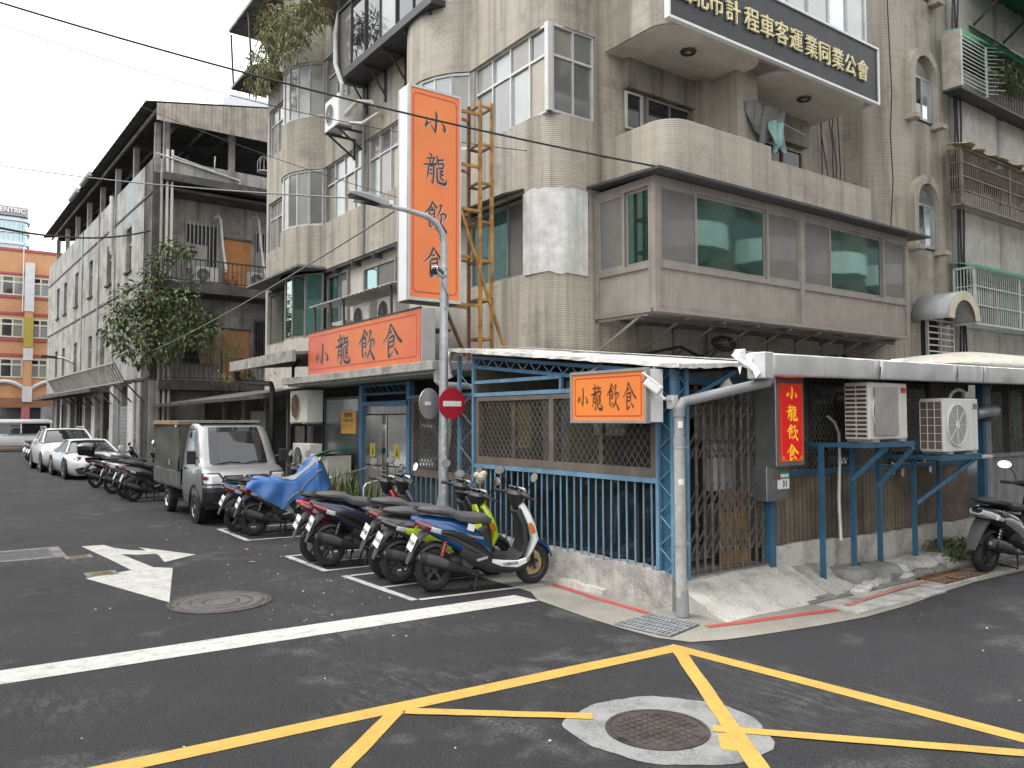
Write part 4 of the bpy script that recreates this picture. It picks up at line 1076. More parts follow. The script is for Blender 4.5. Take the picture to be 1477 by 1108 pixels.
def diamond(mb, o, u, w, h, dx, dz, r, nrm):
    """diamond mesh of thin flat bars clipped to a rectangle; o = lower corner"""
    o, u = Vector(o), Vector(u); s = dz/dx
    k = -int(h/dz)-2
    while k*dx < w:
        for sgn in (1, -1):
            if sgn == 1: x0_, z0_, x1_, z1_ = k*dx, 0, k*dx+h/s, h
            else: x0_, z0_, x1_, z1_ = k*dx, h, k*dx+h/s, 0
            t0, t1 = max(0., (0-x0_)/(x1_-x0_)), min(1., (w-x0_)/(x1_-x0_))
            if t1-t0 > .02:
                p = o+u*lerp(x0_, x1_, t0)+Vector((0, 0, lerp(z0_, z1_, t0)))+Vector(nrm)*(.003*sgn); q = o+u*lerp(x0_, x1_, t1)+Vector((0, 0, lerp(z0_, z1_, t1)))+Vector(nrm)*(.003*sgn)
                mb.beam(p, q, .005, r, nrm)
        k += 1
    return mb
mat('mesh_iron', (.2, .178, .15), .5, .4, var=.2)
for a, b in ((ya+.06, 7.55), (7.64, yb-.06)):
    g = MB(); diamond(g, (SX-.0, a, za+.1), (0, 1, 0), b-a, zb-.055-za-.1, .098, .125, .009, (1, 0, 0)); tag(g.build('diamond_mesh', 'mesh_iron', wf), kind='stuff')
# inside of the shop
g = MB(); g.box(SX+.25, 8.28, SY+.3, 12.5, .38, .4); g.build('floor', 'concrete_dark', shop)
g = MB(); g.box(8.05, 8.25, SY+.3, 10.45, .4, 2.56); g.build('back_wall', 'ac_bright', shop)
g = MB(); g.box(SX+.3, 8.05, 9.75, 9.85, .4, 2.9); g.build('side_wall', 'inside_warm', shop)
g = MB(); g.box(SX+.2, SX+.23, 5.9, 9.3, .38, 1.32); g.build('lower_glazing', 'pane_dark', shop)
for y0, y1, z0, z1, m_ in ((6.2, 6.9, 1.1, 2.0, 'ac_bright'), (7.1, 7.8, .4, 1.9, 'inside_dark'), (8.0, 8.8, 1.2, 2.1, 'yellow_label'), (6.0, 7.0, .4, .95, 'corr_grey')):
    g = MB(); g.box(7.3, 7.7, y0, y1, z0, z1); g.build('cabinet', m_, shop)
g = MB(); g.box(SX+.35, SX+.37, 8.5, 8.95, 1.55, 2.15); g.build('poster', 'yellow_label', shop)
g = MB(); g.box(SX+.4, SX+.44, 7.75, 8.3, 1.0, 2.2); g.build('pillar', 'render_grey', shop)
g = MB(); g.box(SX+.5, SX+.52, 6.85, 7.4, 1.75, 2.1); g.build('notice', 'paper', shop)
# table seen through the bars
g = MB(); g.box(SX+.4, SX+1.2, 6.6, 7.6, 1.02, 1.06); g.box(SX+.45, SX+.5, 6.65, 6.7, .4, 1.02); g.box(SX+.45, SX+.5, 7.5, 7.55, .4, 1.02); g.build('counter', 'wood', shop)
# roof of the annexe: one sloping sheet with ragged flashing on its edge
rz_ = lambda x, y: 2.5+.108*(y-5.6)+.05*(x-5.9)
g = MB(); x0, x1, y0, y1 = 5.88, 7.3, 5.35, 9.95; n = 24
g.grid(lambda u, v: (lerp(x0, x1, u), lerp(y0, y1, v), rz_(lerp(x0, x1, u), lerp(y0, y1, v))+.008*sin(u*70)), 40, 12); g.build('roof_sheet', 'roof_white', shop, solid=.012, smooth=True)
g = MB(); rr = random.Random(8); ring = []
for i in range(31):
    y = lerp(5.35, 9.98, i/30); z = rz_(5.86, y)
    ring.append([(5.862+rr.uniform(-.006, .006), y, z+.02+rr.uniform(-.004, .004)), (5.855+rr.uniform(-.008, .008), y, z-.018+rr.uniform(-.01, .006)), (5.87, y, z-.018)])
g.rings(ring, closed=False); g.build('edge_flashing', 'roof_white', shop, solid=.006)
ring = []; g = MB()
for i in range(13):
    x = lerp(5.84, 6.72, i/12); z = rz_(x, 5.33)
    ring.append([(x, 5.335+rr.uniform(-.006, .006), z+.02), (x, 5.33+rr.uniform(-.006, .006), z-.022+rr.uniform(-.012, .006))])
g.rings(ring, closed=False); g.build('edge_flashing', 'roof_white', shop, solid=.006)
# loose strips and wires lying on the roof edge
g = MB()
for k in range(1):
    y = 6.4+k*.75+rr.uniform(0, .3); x = 5.95+rr.uniform(0, .5)
    pts = [(x+rr.uniform(-.2, .2), y+i*.12, rz_(x, y+i*.12)+.04+rr.uniform(0, .03)) for i in range(6)]; g.tube(pts, .006, 5)
tag(g.build('loose_wires', 'cable_grey'), 'loose grey wires lying along the white annexe roof edge', 'wire')

# front (right-hand) side: blue header frame, gate
g = MB(); g.beam((6.15, SY-.05, 2.36), (7.75, SY-.05, 2.36), .06, .07); g.beam((6.12, SY-.08, 2.08), (6.75, 5.4, 2.44), .035, .04); g.build('gate_header', 'blue_deep', shop)
g = MB(); g.beam((6.1, 5.62, 2.0), (6.1, 5.62, 2.44), .05); g.beam((6.12, 5.5, 2.05), (6.12, 5.75, 2.05), .05); g.build('hinge_frame', 'blue_paint', shop)
g = MB(); g.beam((7.72, SY, .22), (7.72, SY, 2.42), .12, .1); g.build('gate_post', 'blue_deep', shop)
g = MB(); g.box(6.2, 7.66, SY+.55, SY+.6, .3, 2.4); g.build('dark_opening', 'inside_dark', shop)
g = MB(); g.box(6.2, 7.72, SY-.04, SY+.5, .0, .29); g.build('threshold', 'concrete', shop)
for i, (a, b, z0, z1) in enumerate(((6.42, 6.82, 1.95, 2.28), (6.86, 7.24, 1.72, 2.28), (7.26, 7.6, 1.7, 2.26))):
    g = MB(); g.box(a, b, SY+.3, SY+.33, z0, z1); g.build('shelf_board', 'inside_warm', shop)
for i in range(4):
    g = MB(); g.box(7.14+i*.13, 7.24+i*.13, SY+.2, SY+.24, .3, 1.12+.02*(i % 2)); g.build('plank', 'wood', shop)
gate = thing('scissor_gate', 'closed grey folding scissor gate in the shop corner opening', 'gate', (6.9, SY, .28))
NV = 12; gx = [lerp(6.26, 7.62, i/(NV-1)) for i in range(NV)]
for i, x in enumerate(gx):
    g = MB(); g.beam((x-.012, SY, .29), (x-.012, SY, 2.3), .012, .022); g.beam((x+.014, SY+.008, .29), (x+.014, SY+.008, 2.3), .012, .022); g.build('upright', 'gate_iron', gate)
for z in (.6, 1.02, 1.62, 2.05):
    for i in range(NV-1):
        g = MB(); a, b = gx[i], gx[i+1]
        g.beam((a, SY-.02, z-.1), (b, SY-.02, z+.1), .006, .02, (0, 1, 0)); g.beam((a, SY+.026, z+.1), (b, SY+.026, z-.1), .006, .02, (0, 1, 0))
        g.beam((a, SY-.023, z+.05), (b, SY-.023, z+.24), .006, .02, (0, 1, 0)); g.build('scissor_link', 'gate_iron', gate)
for z in (.285, 2.31):
    g = MB(); g.box(6.2, 7.68, SY-.035, SY+.045, z, z+.03); g.build('track', 'gate_iron', gate)

# long brown sheet wall with mesh windows above, right of the gate
wallr = thing('sheet_metal_wall', 'rusty brown corrugated sheet wall with meshed openings along the side street', 'wall', (10, SY, 0))
def corr(mb, x0, x1, y, z0, z1, pitch=.085, amp=.011):
    xs_ = []; x = x0
    while x < x1: xs_ += [(x, 0), (x+pitch*.35, 0), (x+pitch*.5, amp), (x+pitch*.85, amp)]; x += pitch
    xs_ = [q for q in xs_ if q[0] <= x1] + [(x1, 0)]
    return mb.rings([[(a, y-d, z0), (a, y-d, z1)] for a, d in xs_], closed=False)
# the annexe behind the sheet wall is a room: floor level base strip, then one object per sheet
xs = [7.8, 8.75, 9.7, 10.65, 11.6, 12.55]
for i in range(5):
    g = MB(); corr(g, xs[i]+.003, xs[i+1]-.003, SY+.02+.006*(i % 2), .46, 1.28+random.uniform(-.02, .02)); g.build('sheet', 'corr_brown', wallr, solid=.004)
g = MB(); g.beam((7.78, SY-.0, 1.3), (12.6, SY-.0, 1.3), .045, .06); g.build('rail', 'blue_deep', wallr)
for i, (a, b, m_) in enumerate(((7.8, 8.6, 'screen'), (8.6, 9.5, 'glass_dark'), (9.5, 10.4, 'screen'), (10.4, 11.5, 'glass_dark'), (11.5, 12.55, 'screen'))):
    g = MB(); g.box(a, b, SY+.06, SY+.07, 1.33, 2.5); g.build('pane', m_, wallr)
    f = MB(); f.box(a, a+.04, SY+.02, SY+.08, 1.33, 2.5); f.build('mullion', 'alu_dark', wallr)
    g = MB(); diamond(g, (a+.04, SY+.02, 1.34), (1, 0, 0), b-a-.04, 1.1, .075, .11, .005, (0, 1, 0)); tag(g.build('diamond_mesh', 'mesh_iron', wallr), kind='stuff')
g = MB(); n = 40; rr = random.Random(6)
rings = []
for i in range(n+1):
    x = lerp(7.78, 13, i/n); zt_ = .45+rr.uniform(-.015, .015)+(.03 if x < 9 else 0)
    rings.append([(x, SY-.03+rr.uniform(-.012, .012), .0), (x, SY-.035+rr.uniform(-.012, .012), .25), (x, SY-.03, zt_), (x, SY+.12, zt_), (x, SY+.12, 0)])
g.rings(rings); g.build('plinth', 'concrete_pale', wallr, smooth=True, edge=30)
# torn poster scraps on the sheets
for x, z in ((10.35, 1.22), (10.6, 1.18), (11.2, 1.36), (11.35, 1.2)):
    g = MB(); g.add([(x, SY-.012, z), (x+.07, SY-.014, z-.03), (x+.1, SY-.012, z+.12), (x+.02, SY-.013, z+.15)], [(0, 1, 2, 3)]); g.build('paper_scrap', 'paper', wallr)
# grey sheet wall further along
wall2 = thing('sheet_metal_wall', 'pale grey corrugated sheet wall with green-paned mesh window behind the parked black scooter', 'wall', (15, SY, 0))
xs = [13.1, 14.1, 15.1, 16.1, 17.1, 18.1]
for i in range(5):
    g = MB(); corr(g, xs[i]+.004, xs[i+1]-.004, SY+.02, .1, 1.34, .3, .012); g.build('sheet', 'corr_grey', wall2, solid=.004)
g = MB(); g.box(13.1, 18.1, SY+.05, SY+.06, 1.4, 2.55); g.build('pane', 'glass_shop', wall2)
for i in range(6):
    x = 13.2+i*.75; g = MB(); g.box(x, x+.05, SY, SY+.07, 1.36, 2.55); g.build('mullion', 'alu_dark', wall2)
for i in range(4):
    x = 13.45+i*.75; g = MB(); g.box(x, x+.3, SY+.04, SY+.045, 1.55, 2.3); g.build('green_pane', 'glass_green', wall2)  # green glass panes behind the mesh
g = MB(); g.beam((13.1, SY, 1.37), (18.1, SY, 1.37), .06, .06); g.build('rail', 'corr_grey', wall2)
g = MB(); diamond(g, (13.1, SY-.01, 1.4), (1, 0, 0), 5, 1.1, .09, .12, .006, (0, 1, 0)); tag(g.build('diamond_mesh', 'mesh_iron', wall2), kind='stuff')
g = MB(); g.box(13.0, 18.1, SY-.02, SY+.1, 0, .12); g.build('plinth', 'concrete', wall2)
# blue upright and pipes between the two walls
g = MB(); g.beam((12.72, SY-.12, .1), (12.72, SY-.12, 2.5), .1); g.build('blue_upright', 'blue_deep', wallr)
for x in (12.92, 13.05):
    g = MB(); g.tube([(x, SY-.08, .1), (x, SY-.08, 2.5)], .04, 10); g.build('downpipe', 'pipe_grey', wallr, smooth=True)
# lean-to roof over the side wall, fascia gutter
lean = thing('lean_to_roof', 'lean-to sheet roof with dented bright aluminium gutter along the side street', 'roof', (10, 6, 2.4))
g = MB(); g.grid(lambda u, v: (lerp(7.26, 19, u), lerp(4.88, 10.5, v), 2.52+lerp(0, .607, v)+.015*u), 30, 4); g.build('roof_sheet', 'roof_white', lean, solid=.012)
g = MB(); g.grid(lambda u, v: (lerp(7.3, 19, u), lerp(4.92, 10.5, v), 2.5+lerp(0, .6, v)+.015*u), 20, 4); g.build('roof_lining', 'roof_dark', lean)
rr = random.Random(12); segs = [6.56, 8.55, 10.35, 11.05, 13.2, 16, 19]
for a, b in zip(segs[:-1], segs[1:]):
    g = MB(); n = 14; ring = []
    for i in range(n+1):
        x = lerp(a+.004, b-.004, i/n); zc = 2.38+.009*(x-6.7); d = rr.uniform(-.01, .01)
        ring.append([(x, 5.0, zc+.0), (x, 4.825+d*.4, zc-.004), (x, 4.82+d*.5, zc+.01), (x, 4.812+d*.7, zc+.11), (x, 4.815+d*.3, zc+.2+rr.uniform(-.004, .004)), (x, 4.83, zc+.212), (x, 5.1, zc+.245)])
    g.rings(ring, closed=False); g.build('gutter_length', 'flash_alu', lean, smooth=True, edge=14, solid=.006)
for x in (8.7, 11.7, 15): 
    g = MB(); g.beam((x, 5.0, 2.42), (x, 10.4, 3.0), .05, .07); g.build('rafter', 'blue_deep', lean)
# crumpled flashing at the gutter's end
g = MB(); c = P(1085, 522, Y=4.85); rr = random.Random(2)
g.grid(lambda u, v: (c.x+lerp(-.17, .12, u)+rr.uniform(-.03, .03), c.y+.1*v+rr.uniform(-.04, .04), c.z+lerp(-.1, .1, v)+.04*sin(u*6)+rr.uniform(-.03, .03)), 4, 4); g.build('crumpled_flashing', 'sign_white', lean, solid=.008)
g = MB(); c = P(1105, 530, Y=4.85); g.box(c.x-.1, c.x+.04, 4.79, 5.0, 2.34, 2.6); g.build('gutter_end', 'flash_alu', lean, bevel=.01)
# drain pipe from the gutter end down the corner
dp = thing('drain_pipe', 'grey drain pipe sloping from the gutter to the corner, then down to the ground', 'pipe', (5.92, 5.42, 0))
g = MB(); pts = [(6.68, 4.9, 2.42), (6.68, 4.9, 2.36), (6.66, 4.92, 2.31), (6.58, 4.98, 2.29), (6.06, 5.37, 2.14), (5.98, 5.41, 2.12), (5.92, 5.42, 2.05), (5.92, 5.42, 1.72)]
g.tube(pts, .052, 12); g.build('pipe_run', 'pipe_grey', dp, smooth=True)
for p, q in ((0, 1), ): pass
for q in (1.68, 1.97): g = MB(); g.lathe([(.06, q), (.06, q+.09)], (5.92, 5.42, 0), 'z', 12); g.build('coupling', 'pipe_grey', dp, smooth=True)
g = MB(); g.tube([(5.92, 5.42, 1.72), (5.925, 5.42, .5), (5.94, 5.42, .02)], .056, 12); g.build('stand_pipe', 'pipe_pale', dp, smooth=True)
g = MB(); g.tube([(5.94, 5.42, .27), (5.945, 5.42, .015)], [.062, .066], 12); g.build('foot_sleeve', 'pipe_grey', dp, smooth=True)
for z in (.7, 1.66):
    g = MB(); g.lathe([(.061, z), (.061, z+.025)], (5.922, 5.42, 0), 'z', 12); g.box(5.96, 6.05, 5.41, 5.43, z, z+.02); g.build('clip', 'galv', dp)
for z, s in ((1.86, .05), (1.3, .045)):
    g = MB(); g.add([(5.92+.0575*cos(a), 5.42+.0575*sin(a), z+k*s*1.3) for k in (0, 1) for a in (3.7, 4.0, 4.3, 4.6)], [(0, 1, 5, 4), (1, 2, 6, 5), (2, 3, 7, 6)]); g.build('sticker', 'paper', dp)
# ramps of concrete below gate and wall
def ramp(x0, x1, ytop, ztop, ybot, name, mt, seed, amp=.012, lumps=0., nx=14, label=None):
    rr = random.Random(seed); g = MB(); W = {}
    def fn(u, v):
        x = lerp(x0, x1, u)+ (rr.uniform(-.02, .02) if 0 < u < 1 else 0)
        vv = v
        z = ztop*(1-vv)**1.15 + .006 + (rr.uniform(-amp, amp) if 0 < v < 1 else 0) + lumps*.05*sin(u*17+seed)*sin(vv*5+seed)
        y = lerp(ytop, ybot(u), vv) + (rr.uniform(-.02, .02) if 0 < v < 1 else 0)
        return (x, y, max(.007, z))
    g.grid(fn, nx, 8); m_ = nx+1
    for e in (0, nx):
        ed_ = [g.v[j*m_+e] for j in range(9)]; g.add(ed_+[(p[0], p[1], -.02) for p in ed_], [(j, j+1, 9+j+1, 9+j) for j in range(8)])
    return tag(g.build(name, mt, smooth='all'), kind='structure')
ramp(6.12, 7.98, SY-.02, .27, lambda u: 5.02+.02*sin(u*8), 'ramp_apron', 'concrete_pale', 3)
ramp(7.96, 8.75, SY-.02, .22, lambda u: 4.98+.1*u, 'ramp_apron', 'concrete', 5, .016)
rr = random.Random(21)
broken = tag(bpy.data.objects.new('broken_kerb', None), kind='structure'); col.objects.link(broken)
def lump(x, y, sx, sy, h, mt):
    g = MB(); ring = []; n = 9
    for k, (s, z) in enumerate(((1., 0.), (1.0, .55), (.8, .95), (.35, 1.05))):
        ring.append([(x+sx*s*cos(2*pi*i/n)*(1+rr.uniform(-.15, .15)), y+sy*s*sin(2*pi*i/n)*(1+rr.uniform(-.15, .15)), h*z+rr.uniform(-.01, .01)) for i in range(n)])
    g.rings(ring); g.build('kerb_stone', mt, broken, smooth=True, edge=30)
for x in (8.85, 9.3, 9.75, 10.2, 10.7, 11.2, 11.75, 12.3):
    lump(x+rr.uniform(-.05, .05), 5.38+rr.uniform(-.04, .04), .3, .27, .17+rr.uniform(-.03, .04), rr.choice(['concrete', 'concrete_dark', 'concrete']))
    lump(x+.2+rr.uniform(-.05, .05), 5.16+rr.uniform(-.03, .03), .24, .12, .08+rr.uniform(-.02, .03), rr.choice(['concrete', 'concrete_dark']))
for x, y in ((8.72, 5.1), (8.5, 5.05), (8.3, 4.98)): lump(x, y, .13, .09, .07, 'concrete_pale')

# ------------------------------------------------------------------ entrance front, set back from the annexe
EX = 6.6
ent = thing('shop_entrance', 'dark shop entrance with steel double doors and meshed side window under a concrete canopy', 'shop', (EX+.5, 13, 0))
g = MB(); g.box(EX+.3, EX+.35, 9.8, 17.4, 0, 2.7); g.build('inner_wall', 'inside_dark', ent)
YD0, YD1 = 12.25, 14.12
g = MB()
for y in (YD0-.06, YD1): g.box(EX-.05, EX+.05, y, y+.12, .1, 2.62)
g.box(EX-.05, EX+.05, YD0, YD1, 2.2, 2.28); g.build('door_frame', 'blue_paint', ent)
g = MB(); g.beam((EX-.03, YD0, 2.42), (EX-.03, YD1, 2.42), .03, .04); g.beam((EX-.03, YD0, 2.58), (EX-.03, YD1, 2.58), .03, .04)
for i in range(8):
    a = lerp(YD0, YD1, i/8); b = lerp(YD0, YD1, (i+1)/8); g.tube([(EX-.03, a, 2.42), (EX-.03, b, 2.58)], .009, 5)
g.build('door_truss', 'blue_deep', ent)
g = MB(); g.box(EX+.02, EX+.06, YD0+.06, YD1, 2.05, 2.2); g.build('shutter_box', 'steel', ent)
for k, (a, b) in enumerate(((YD0+.08, YD0+.85), (YD0+1.05, YD1-.03))):
    for z0, z1 in ((.2, 1.08), (1.1, 2.03)):
        g = MB(); g.box(EX, EX+.05, a, b, z0, z1); dd = g.build('door_panel', 'steel_door', ent, bevel=.006)
    g = MB(); g.box(EX-.006, EX-.001, lerp(a, b, .4), lerp(a, b, .68), 1.25, 1.5); g.build('warning_label', 'yellow_label', ent)
    g = MB(); yy = lerp(a, b, .52); g.add([(EX-.008, yy-.04, 1.29), (EX-.008, yy+.04, 1.29), (EX-.008, yy, 1.46)], [(0, 1, 2)]); g.build('warning_mark', 'ink', ent)
g = MB()
for i in range(4): g.box(EX-.03, EX+.01, YD0+.87+i*.045, YD0+.89+i*.045, .2, 2.03)
g.build('door_handle', 'chrome', ent)
# meshed side window with blue rail
g = MB()
for (a, b, c, d) in ((9.85, 12.15, .98, 1.1), (9.85, 12.15, 2.25, 2.3), (9.85, 9.92, 1.1, 2.25), (10.95, 11.02, 1.1, 2.25), (12.08, 12.15, 1.1, 2.25)): g.box(EX-.03, EX+.05, a, b, c, d)
wo = g.build('window', 'alu_bronze', ent)
g = MB(); g.box(EX+.03, EX+.04, 9.92, 12.08, 1.1, 2.25); g.build('pane', 'glass_shop', wo)
g = MB(); diamond(g, (EX-.02, 9.92, 1.1), (0, 1, 0), 2.16, 1.15, .1, .14, .008, (1, 0, 0)); tag(g.build('diamond_mesh', 'mesh_iron', wo), kind='stuff')
g = MB(); g.beam((EX-.03, 9.8, 2.33), (EX-.03, 12.2, 2.33), .05); g.build('rail', 'blue_light', ent)
for i in range(13):
    y = 9.95+i*.17; g = MB(); g.tube([(EX-.02, y, .1), (EX-.02, y, .98)], .011, 6); g.build('bar', 'blue_light', ent)
g = MB(); g.box(EX+.05, EX+.08, 9.85, 12.2, .1, .98); g.build('lower_panel', 'glass_shop', ent)
# steel panel left of the door, ribbed below
mat('steel_panel', (.33, .345, .36), .25, .8, var=.18, scale=1.5, streak=.3)
g = MB(); g.box(EX-.02, EX+.03, 14.3, 15.95, 1.1, 2.35); g.build('steel_panel', 'steel_panel', ent)
g = MB(); corr(g, 0, 0, 0, 0, 0) if False else None
for i in range(15):
    y = 14.32+i*.11; g.box(EX-.035, EX+.02, y, y+.055, .1, 1.1)
g.box(EX, EX+.03, 14.3, 15.95, .1, 1.1); g.build('ribbed_panel', 'steel_panel', ent)
g = MB(); g.box(EX-.04, EX+.05, 14.26, 14.3, .1, 2.4); g.box(EX-.04, EX+.05, 15.95, 16.0, .1, 2.4); g.box(EX-.04, EX+.05, 14.3, 15.95, 2.35, 2.4); g.build('panel_trim', 'alu_dark', ent)
# concrete canopy
g = MB(); g.box(5.85, 8.3, 10.17, 16.62, 2.68, 2.82); cn = g.build('canopy_slab', 'concrete', ent, bevel=.01)
g = MB(); g.box(5.95, 8.3, 10.3, 16.5, 2.64, 2.68); g.build('canopy_lining', 'render_grey', ent)
g = MB(); g.tube([(5.95, 10.22, 2.68), (5.95, 10.22, 2.52), (6.0, 10.18, 2.46), (6.3, 9.95, 2.44), (6.5, 9.9, 2.4), (6.52, 9.9, .1)], .05, 10); g.build('canopy_drain', 'pipe_pale', ent, smooth=True)
g = MB(); g.tube([(6.1, 9.98, 2.95), (6.05, 9.97, 2.93), (5.98, 9.95, 2.8), (5.98, 9.92, 2.6), (6.0, 9.9, 2.55)], .045, 10); g.build('rain_elbow', 'pvc_white', ent, smooth=True)
g = MB(); g.tube([(6.0, 9.9, 2.0), (5.85, 10.1, .05)], .045, 8); g.build('leaning_pipe', 'pipe_pale', ent, smooth=True)
# handrails by the step
for y in (13.9, 12.3):
    g = MB(); g.tube([(5.75, y, .05), (5.75, y, .8), (5.8, y, .86), (6.55, y, 1.02)], .022, 8); g.build('handrail', 'steel', ent, smooth=True)
# notice plate with opening hours
pl = thing('opening_hours_plate', 'small orange plate with opening hours on the steel panel left of the door', 'sign', (EX-.03, 14.7, 1.7))
ya = P(514, 600, X=EX-.03).y; yb = P(493, 600, X=EX-.03).y; z0 = P(503, 626, X=EX-.03).z; z1 = P(503, 593, X=EX-.03).z
g = MB(); g.box(EX-.05, EX-.022, ya, yb, z0, z1); g.build('plate', 'orange_plate', pl, bevel=.02)
put_text('lettering', '營業時間\n11:00~21:30', .1, (EX-.055, (ya+yb)/2, lerp(z0, z1, .7)), (0, -1, 0), (0, 0, 1), 'brown_band', pl, .001, .002, sx=.95)
for k in range(2):
    for j in range(6):
        y = lerp(yb-.06, ya+.08, j/6); z = lerp(z0, z1, .2+.13*k); g = MB(); g.box(EX-.0535, EX-.05, y-.035, y-.01, z, z+.045); g.build('small_print', 'brown_band', pl)
# ------------------------------------------------------------------ old rendered building further up the street
OA = R(1.75); OO = Vector((5.82, 30.0, 0))
old = thing('old_building', 'weathered grey three-storey building with open sheet roof and plant-covered corner', 'building', OO, OA)
Mo = Matrix.Rotation(OA, 3, 'Z')
def ray(px, py): return _f + _r*((px-738.5)/FPX) - _u*((py-554)/FPX)
def OF(px, py, x=0.):
    """pixel on the long street face -> (local y, z)"""
    o = Mo.inverted() @ (Vector((0, 0, CAMH))-OO); d = Mo.inverted() @ ray(px, py); t = (x-o.x)/d.x; p = o+d*t; return p.y, p.z
def OE(px, py, y=0.):
    """pixel on the end face -> (local x, z)"""
    o = Mo.inverted() @ (Vector((0, 0, CAMH))-OO); d = Mo.inverted() @ ray(px, py); t = (y-o.y)/d.y; p = o+d*t; return p.x, p.z
def ob(name, mb, mt, parent=None, **k):
    k.setdefault('W', False); return mb.build(name, mt, parent or old, **k)
LEN = 25.7; zpar = OF(217, 232)[1]; zf3 = OE(232, 405)[1]; zf2 = OE(232, 548)[1]
DEP = 9.
# street wall with real openings: built as piers and spandrels
wins3 = [(187, 318, 379), (159, 338, 392), (133, 364, 410), (113, 380, 428), (164, 340, 395)][:4]
cols3 = sorted([OF(px, 350)[0] for px in (186, 158, 132, 112, 96, 86)])
cols2 = sorted([OF(px, 480)[0] for px in (148, 130, 109, 92, 82)])
WW = .95
def storey(z0, z1, ws, wz0, wz1, mt):
    ws = sorted(ws); y = 0.
    g = MB(); g.box(0, .3, 0, LEN, z0, wz0); ob('wall', g, mt); g = MB(); g.box(0, .3, 0, LEN, wz1, z1); ob('wall', g, mt)
    for w in ws + [None]:
        e = LEN if w is None else w-WW/2
        g = MB(); g.box(.0, .3, y, e, wz0, wz1); ob('wall', g, mt)
        if w is not None:
            y = w+WW/2
            g = MB(); g.box(.16, .2, w-WW/2, y, wz0, wz1); wo = ob('window', g, 'glass_dark')
            f = MB(); f.box(.1, .16, w-.03, w+.03, wz0, wz1); f.box(.1, .16, w-WW/2, y, lerp(wz0, wz1, .62), lerp(wz0, wz1, .62)+.06); ob('window_bars', f, 'alu_grey', wo)
            s = MB(); s.box(-.08, .1, w-WW/2-.08, y+.08, wz0-.09, wz0-.004); ob('sill', s, 'render_dark', wo)
za3, zb3 = zf3+.85, zf3+2.55
storey(zf3, zpar, cols3, za3, zb3, 'render_old')
storey(zf2, zf3, cols2, zf2+.75, zf2+2.5, 'render_old')
# pale blue repainted strips and vertical joints
for k, (a, b) in enumerate(((199, 180), (128, 118))):
    ya, yb = OF(a, 300)[0], OF(b, 300)[0]; g = MB(); g.box(-.004, 0, ya, yb, zb3+.1, zpar-.02); ob('paint_patch', g, 'render_blue')
for z in (zf3+.05, zf2+.05, zb3+.55):
    g = MB(); g.box(-.03, 0, 0, LEN, z, z+.07); ob('string_course', g, 'render_dark')
for px in (168, 145, 122):
    y = OF(px, 300)[0]; g = MB(); g.box(-.05, 0, y, y+.12, zf2, zpar); ob('wall_rib', g, 'render_old')
g = MB(); y = OF(166, 300)[0]; g.tube([(-.12, y, zpar+.05), (-.12, y, zpar-2.2), (-.05, y, zpar-2.4)], .09, 8); ob('drain_pipe', g, 'pvc_white', smooth=True)
g = MB(); g.box(.3, DEP, .1, LEN, zpar-1., zpar-.9); ob('roof_deck', g, 'render_dark')
# ground storey: dark, stained, with piers, openings, shutter, moss
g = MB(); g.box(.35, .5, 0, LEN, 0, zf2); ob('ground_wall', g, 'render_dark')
rr = random.Random(31)
marks = [(196, 214, 'render_old'), (183, 192, 'plaster_white'), (157, 162, 'plaster_white'), (146, 149, 'render_dark'), (131, 136, 'plaster_white'), (118, 122, 'render_old'), (107, 110, 'render_dark'), (96, 100, 'render_old'), (86, 89, 'plaster_white'), (78, 81, 'render_old')]
for a, b, m_ in marks:
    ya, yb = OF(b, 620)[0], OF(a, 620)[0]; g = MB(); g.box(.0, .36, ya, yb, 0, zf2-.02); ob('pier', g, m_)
for a, b, m_ in ((150, 157, 'moss'), (137, 146, 'moss'), (122, 131, 'render_dark')):
    ya, yb = OF(b, 620)[0], OF(a, 620)[0]; g = MB(); g.box(.1, .36, ya+.05, yb-.05, 0, 1.5); ob('infill_wall', g, m_)
ya, yb = OF(181, 620)[0], OF(165, 620)[0]
for k in range(16):
    g = MB(); g.box(.2, .24, ya, yb, .1+k*.15, .1+k*.15+.135); ob('shutter_slat', g, 'corr_grey')
for a, b, z0, z1 in ((100, 107, 1.2, 3), (122, 130, 1.6, 3.2), (137, 146, 1.6, 3.4)):
    ya, yb = OF(b, 600)[0], OF(a, 600)[0]; g = MB(); g.box(.3, .33, ya+.1, yb-.1, z0, z1); ob('dark_opening', g, 'inside_dark')
for px in (205, 173, 150, 118, 104, 92):
    y = OF(px, 600)[0]; g = MB(); g.tube([(-.08, y, .1), (-.08, y, zf2-.3+rr.uniform(-.4, .3))], .045, 6); ob('drain_pipe', g, rr.choice(['pipe_pale', 'pipe_grey', 'render_dark']), smooth=True)
# ledge and slanted flower grille at second floor
g = MB(); g.box(-.75, 0, OF(158, 540)[0], LEN, zf2-.25, zf2-.1); ob('ledge', g, 'render_dark')
ya, yb = OF(208, 520)[0], OF(101, 540)[0]
fg = MB()
for z in (zf2-.05, zf2+.6): fg.beam((-1.0 if z > zf2 else -.65, ya, z), (-1.0 if z > zf2 else -.65, yb, z), .06)
fr_ = ob('flower_grille', fg, 'render_grey')
n = 34
for i in range(n+1):
    y = lerp(ya, yb, i/n); g = MB(); g.beam((-.65, y, zf2-.05), (-1.0, y, zf2+.62), .055, .06); ob('grille_bar', g, 'render_grey', fr_)
for i in range(0, n+1, 4):
    y = lerp(ya, yb, i/n); g = MB(); g.beam((0, y, zf2-.05), (-.65, y, zf2-.05), .05); g.beam((0, y, zf2-.75), (-.62, y, zf2-.08), .05); ob('grille_bracket', g, 'render_dark', fr_)
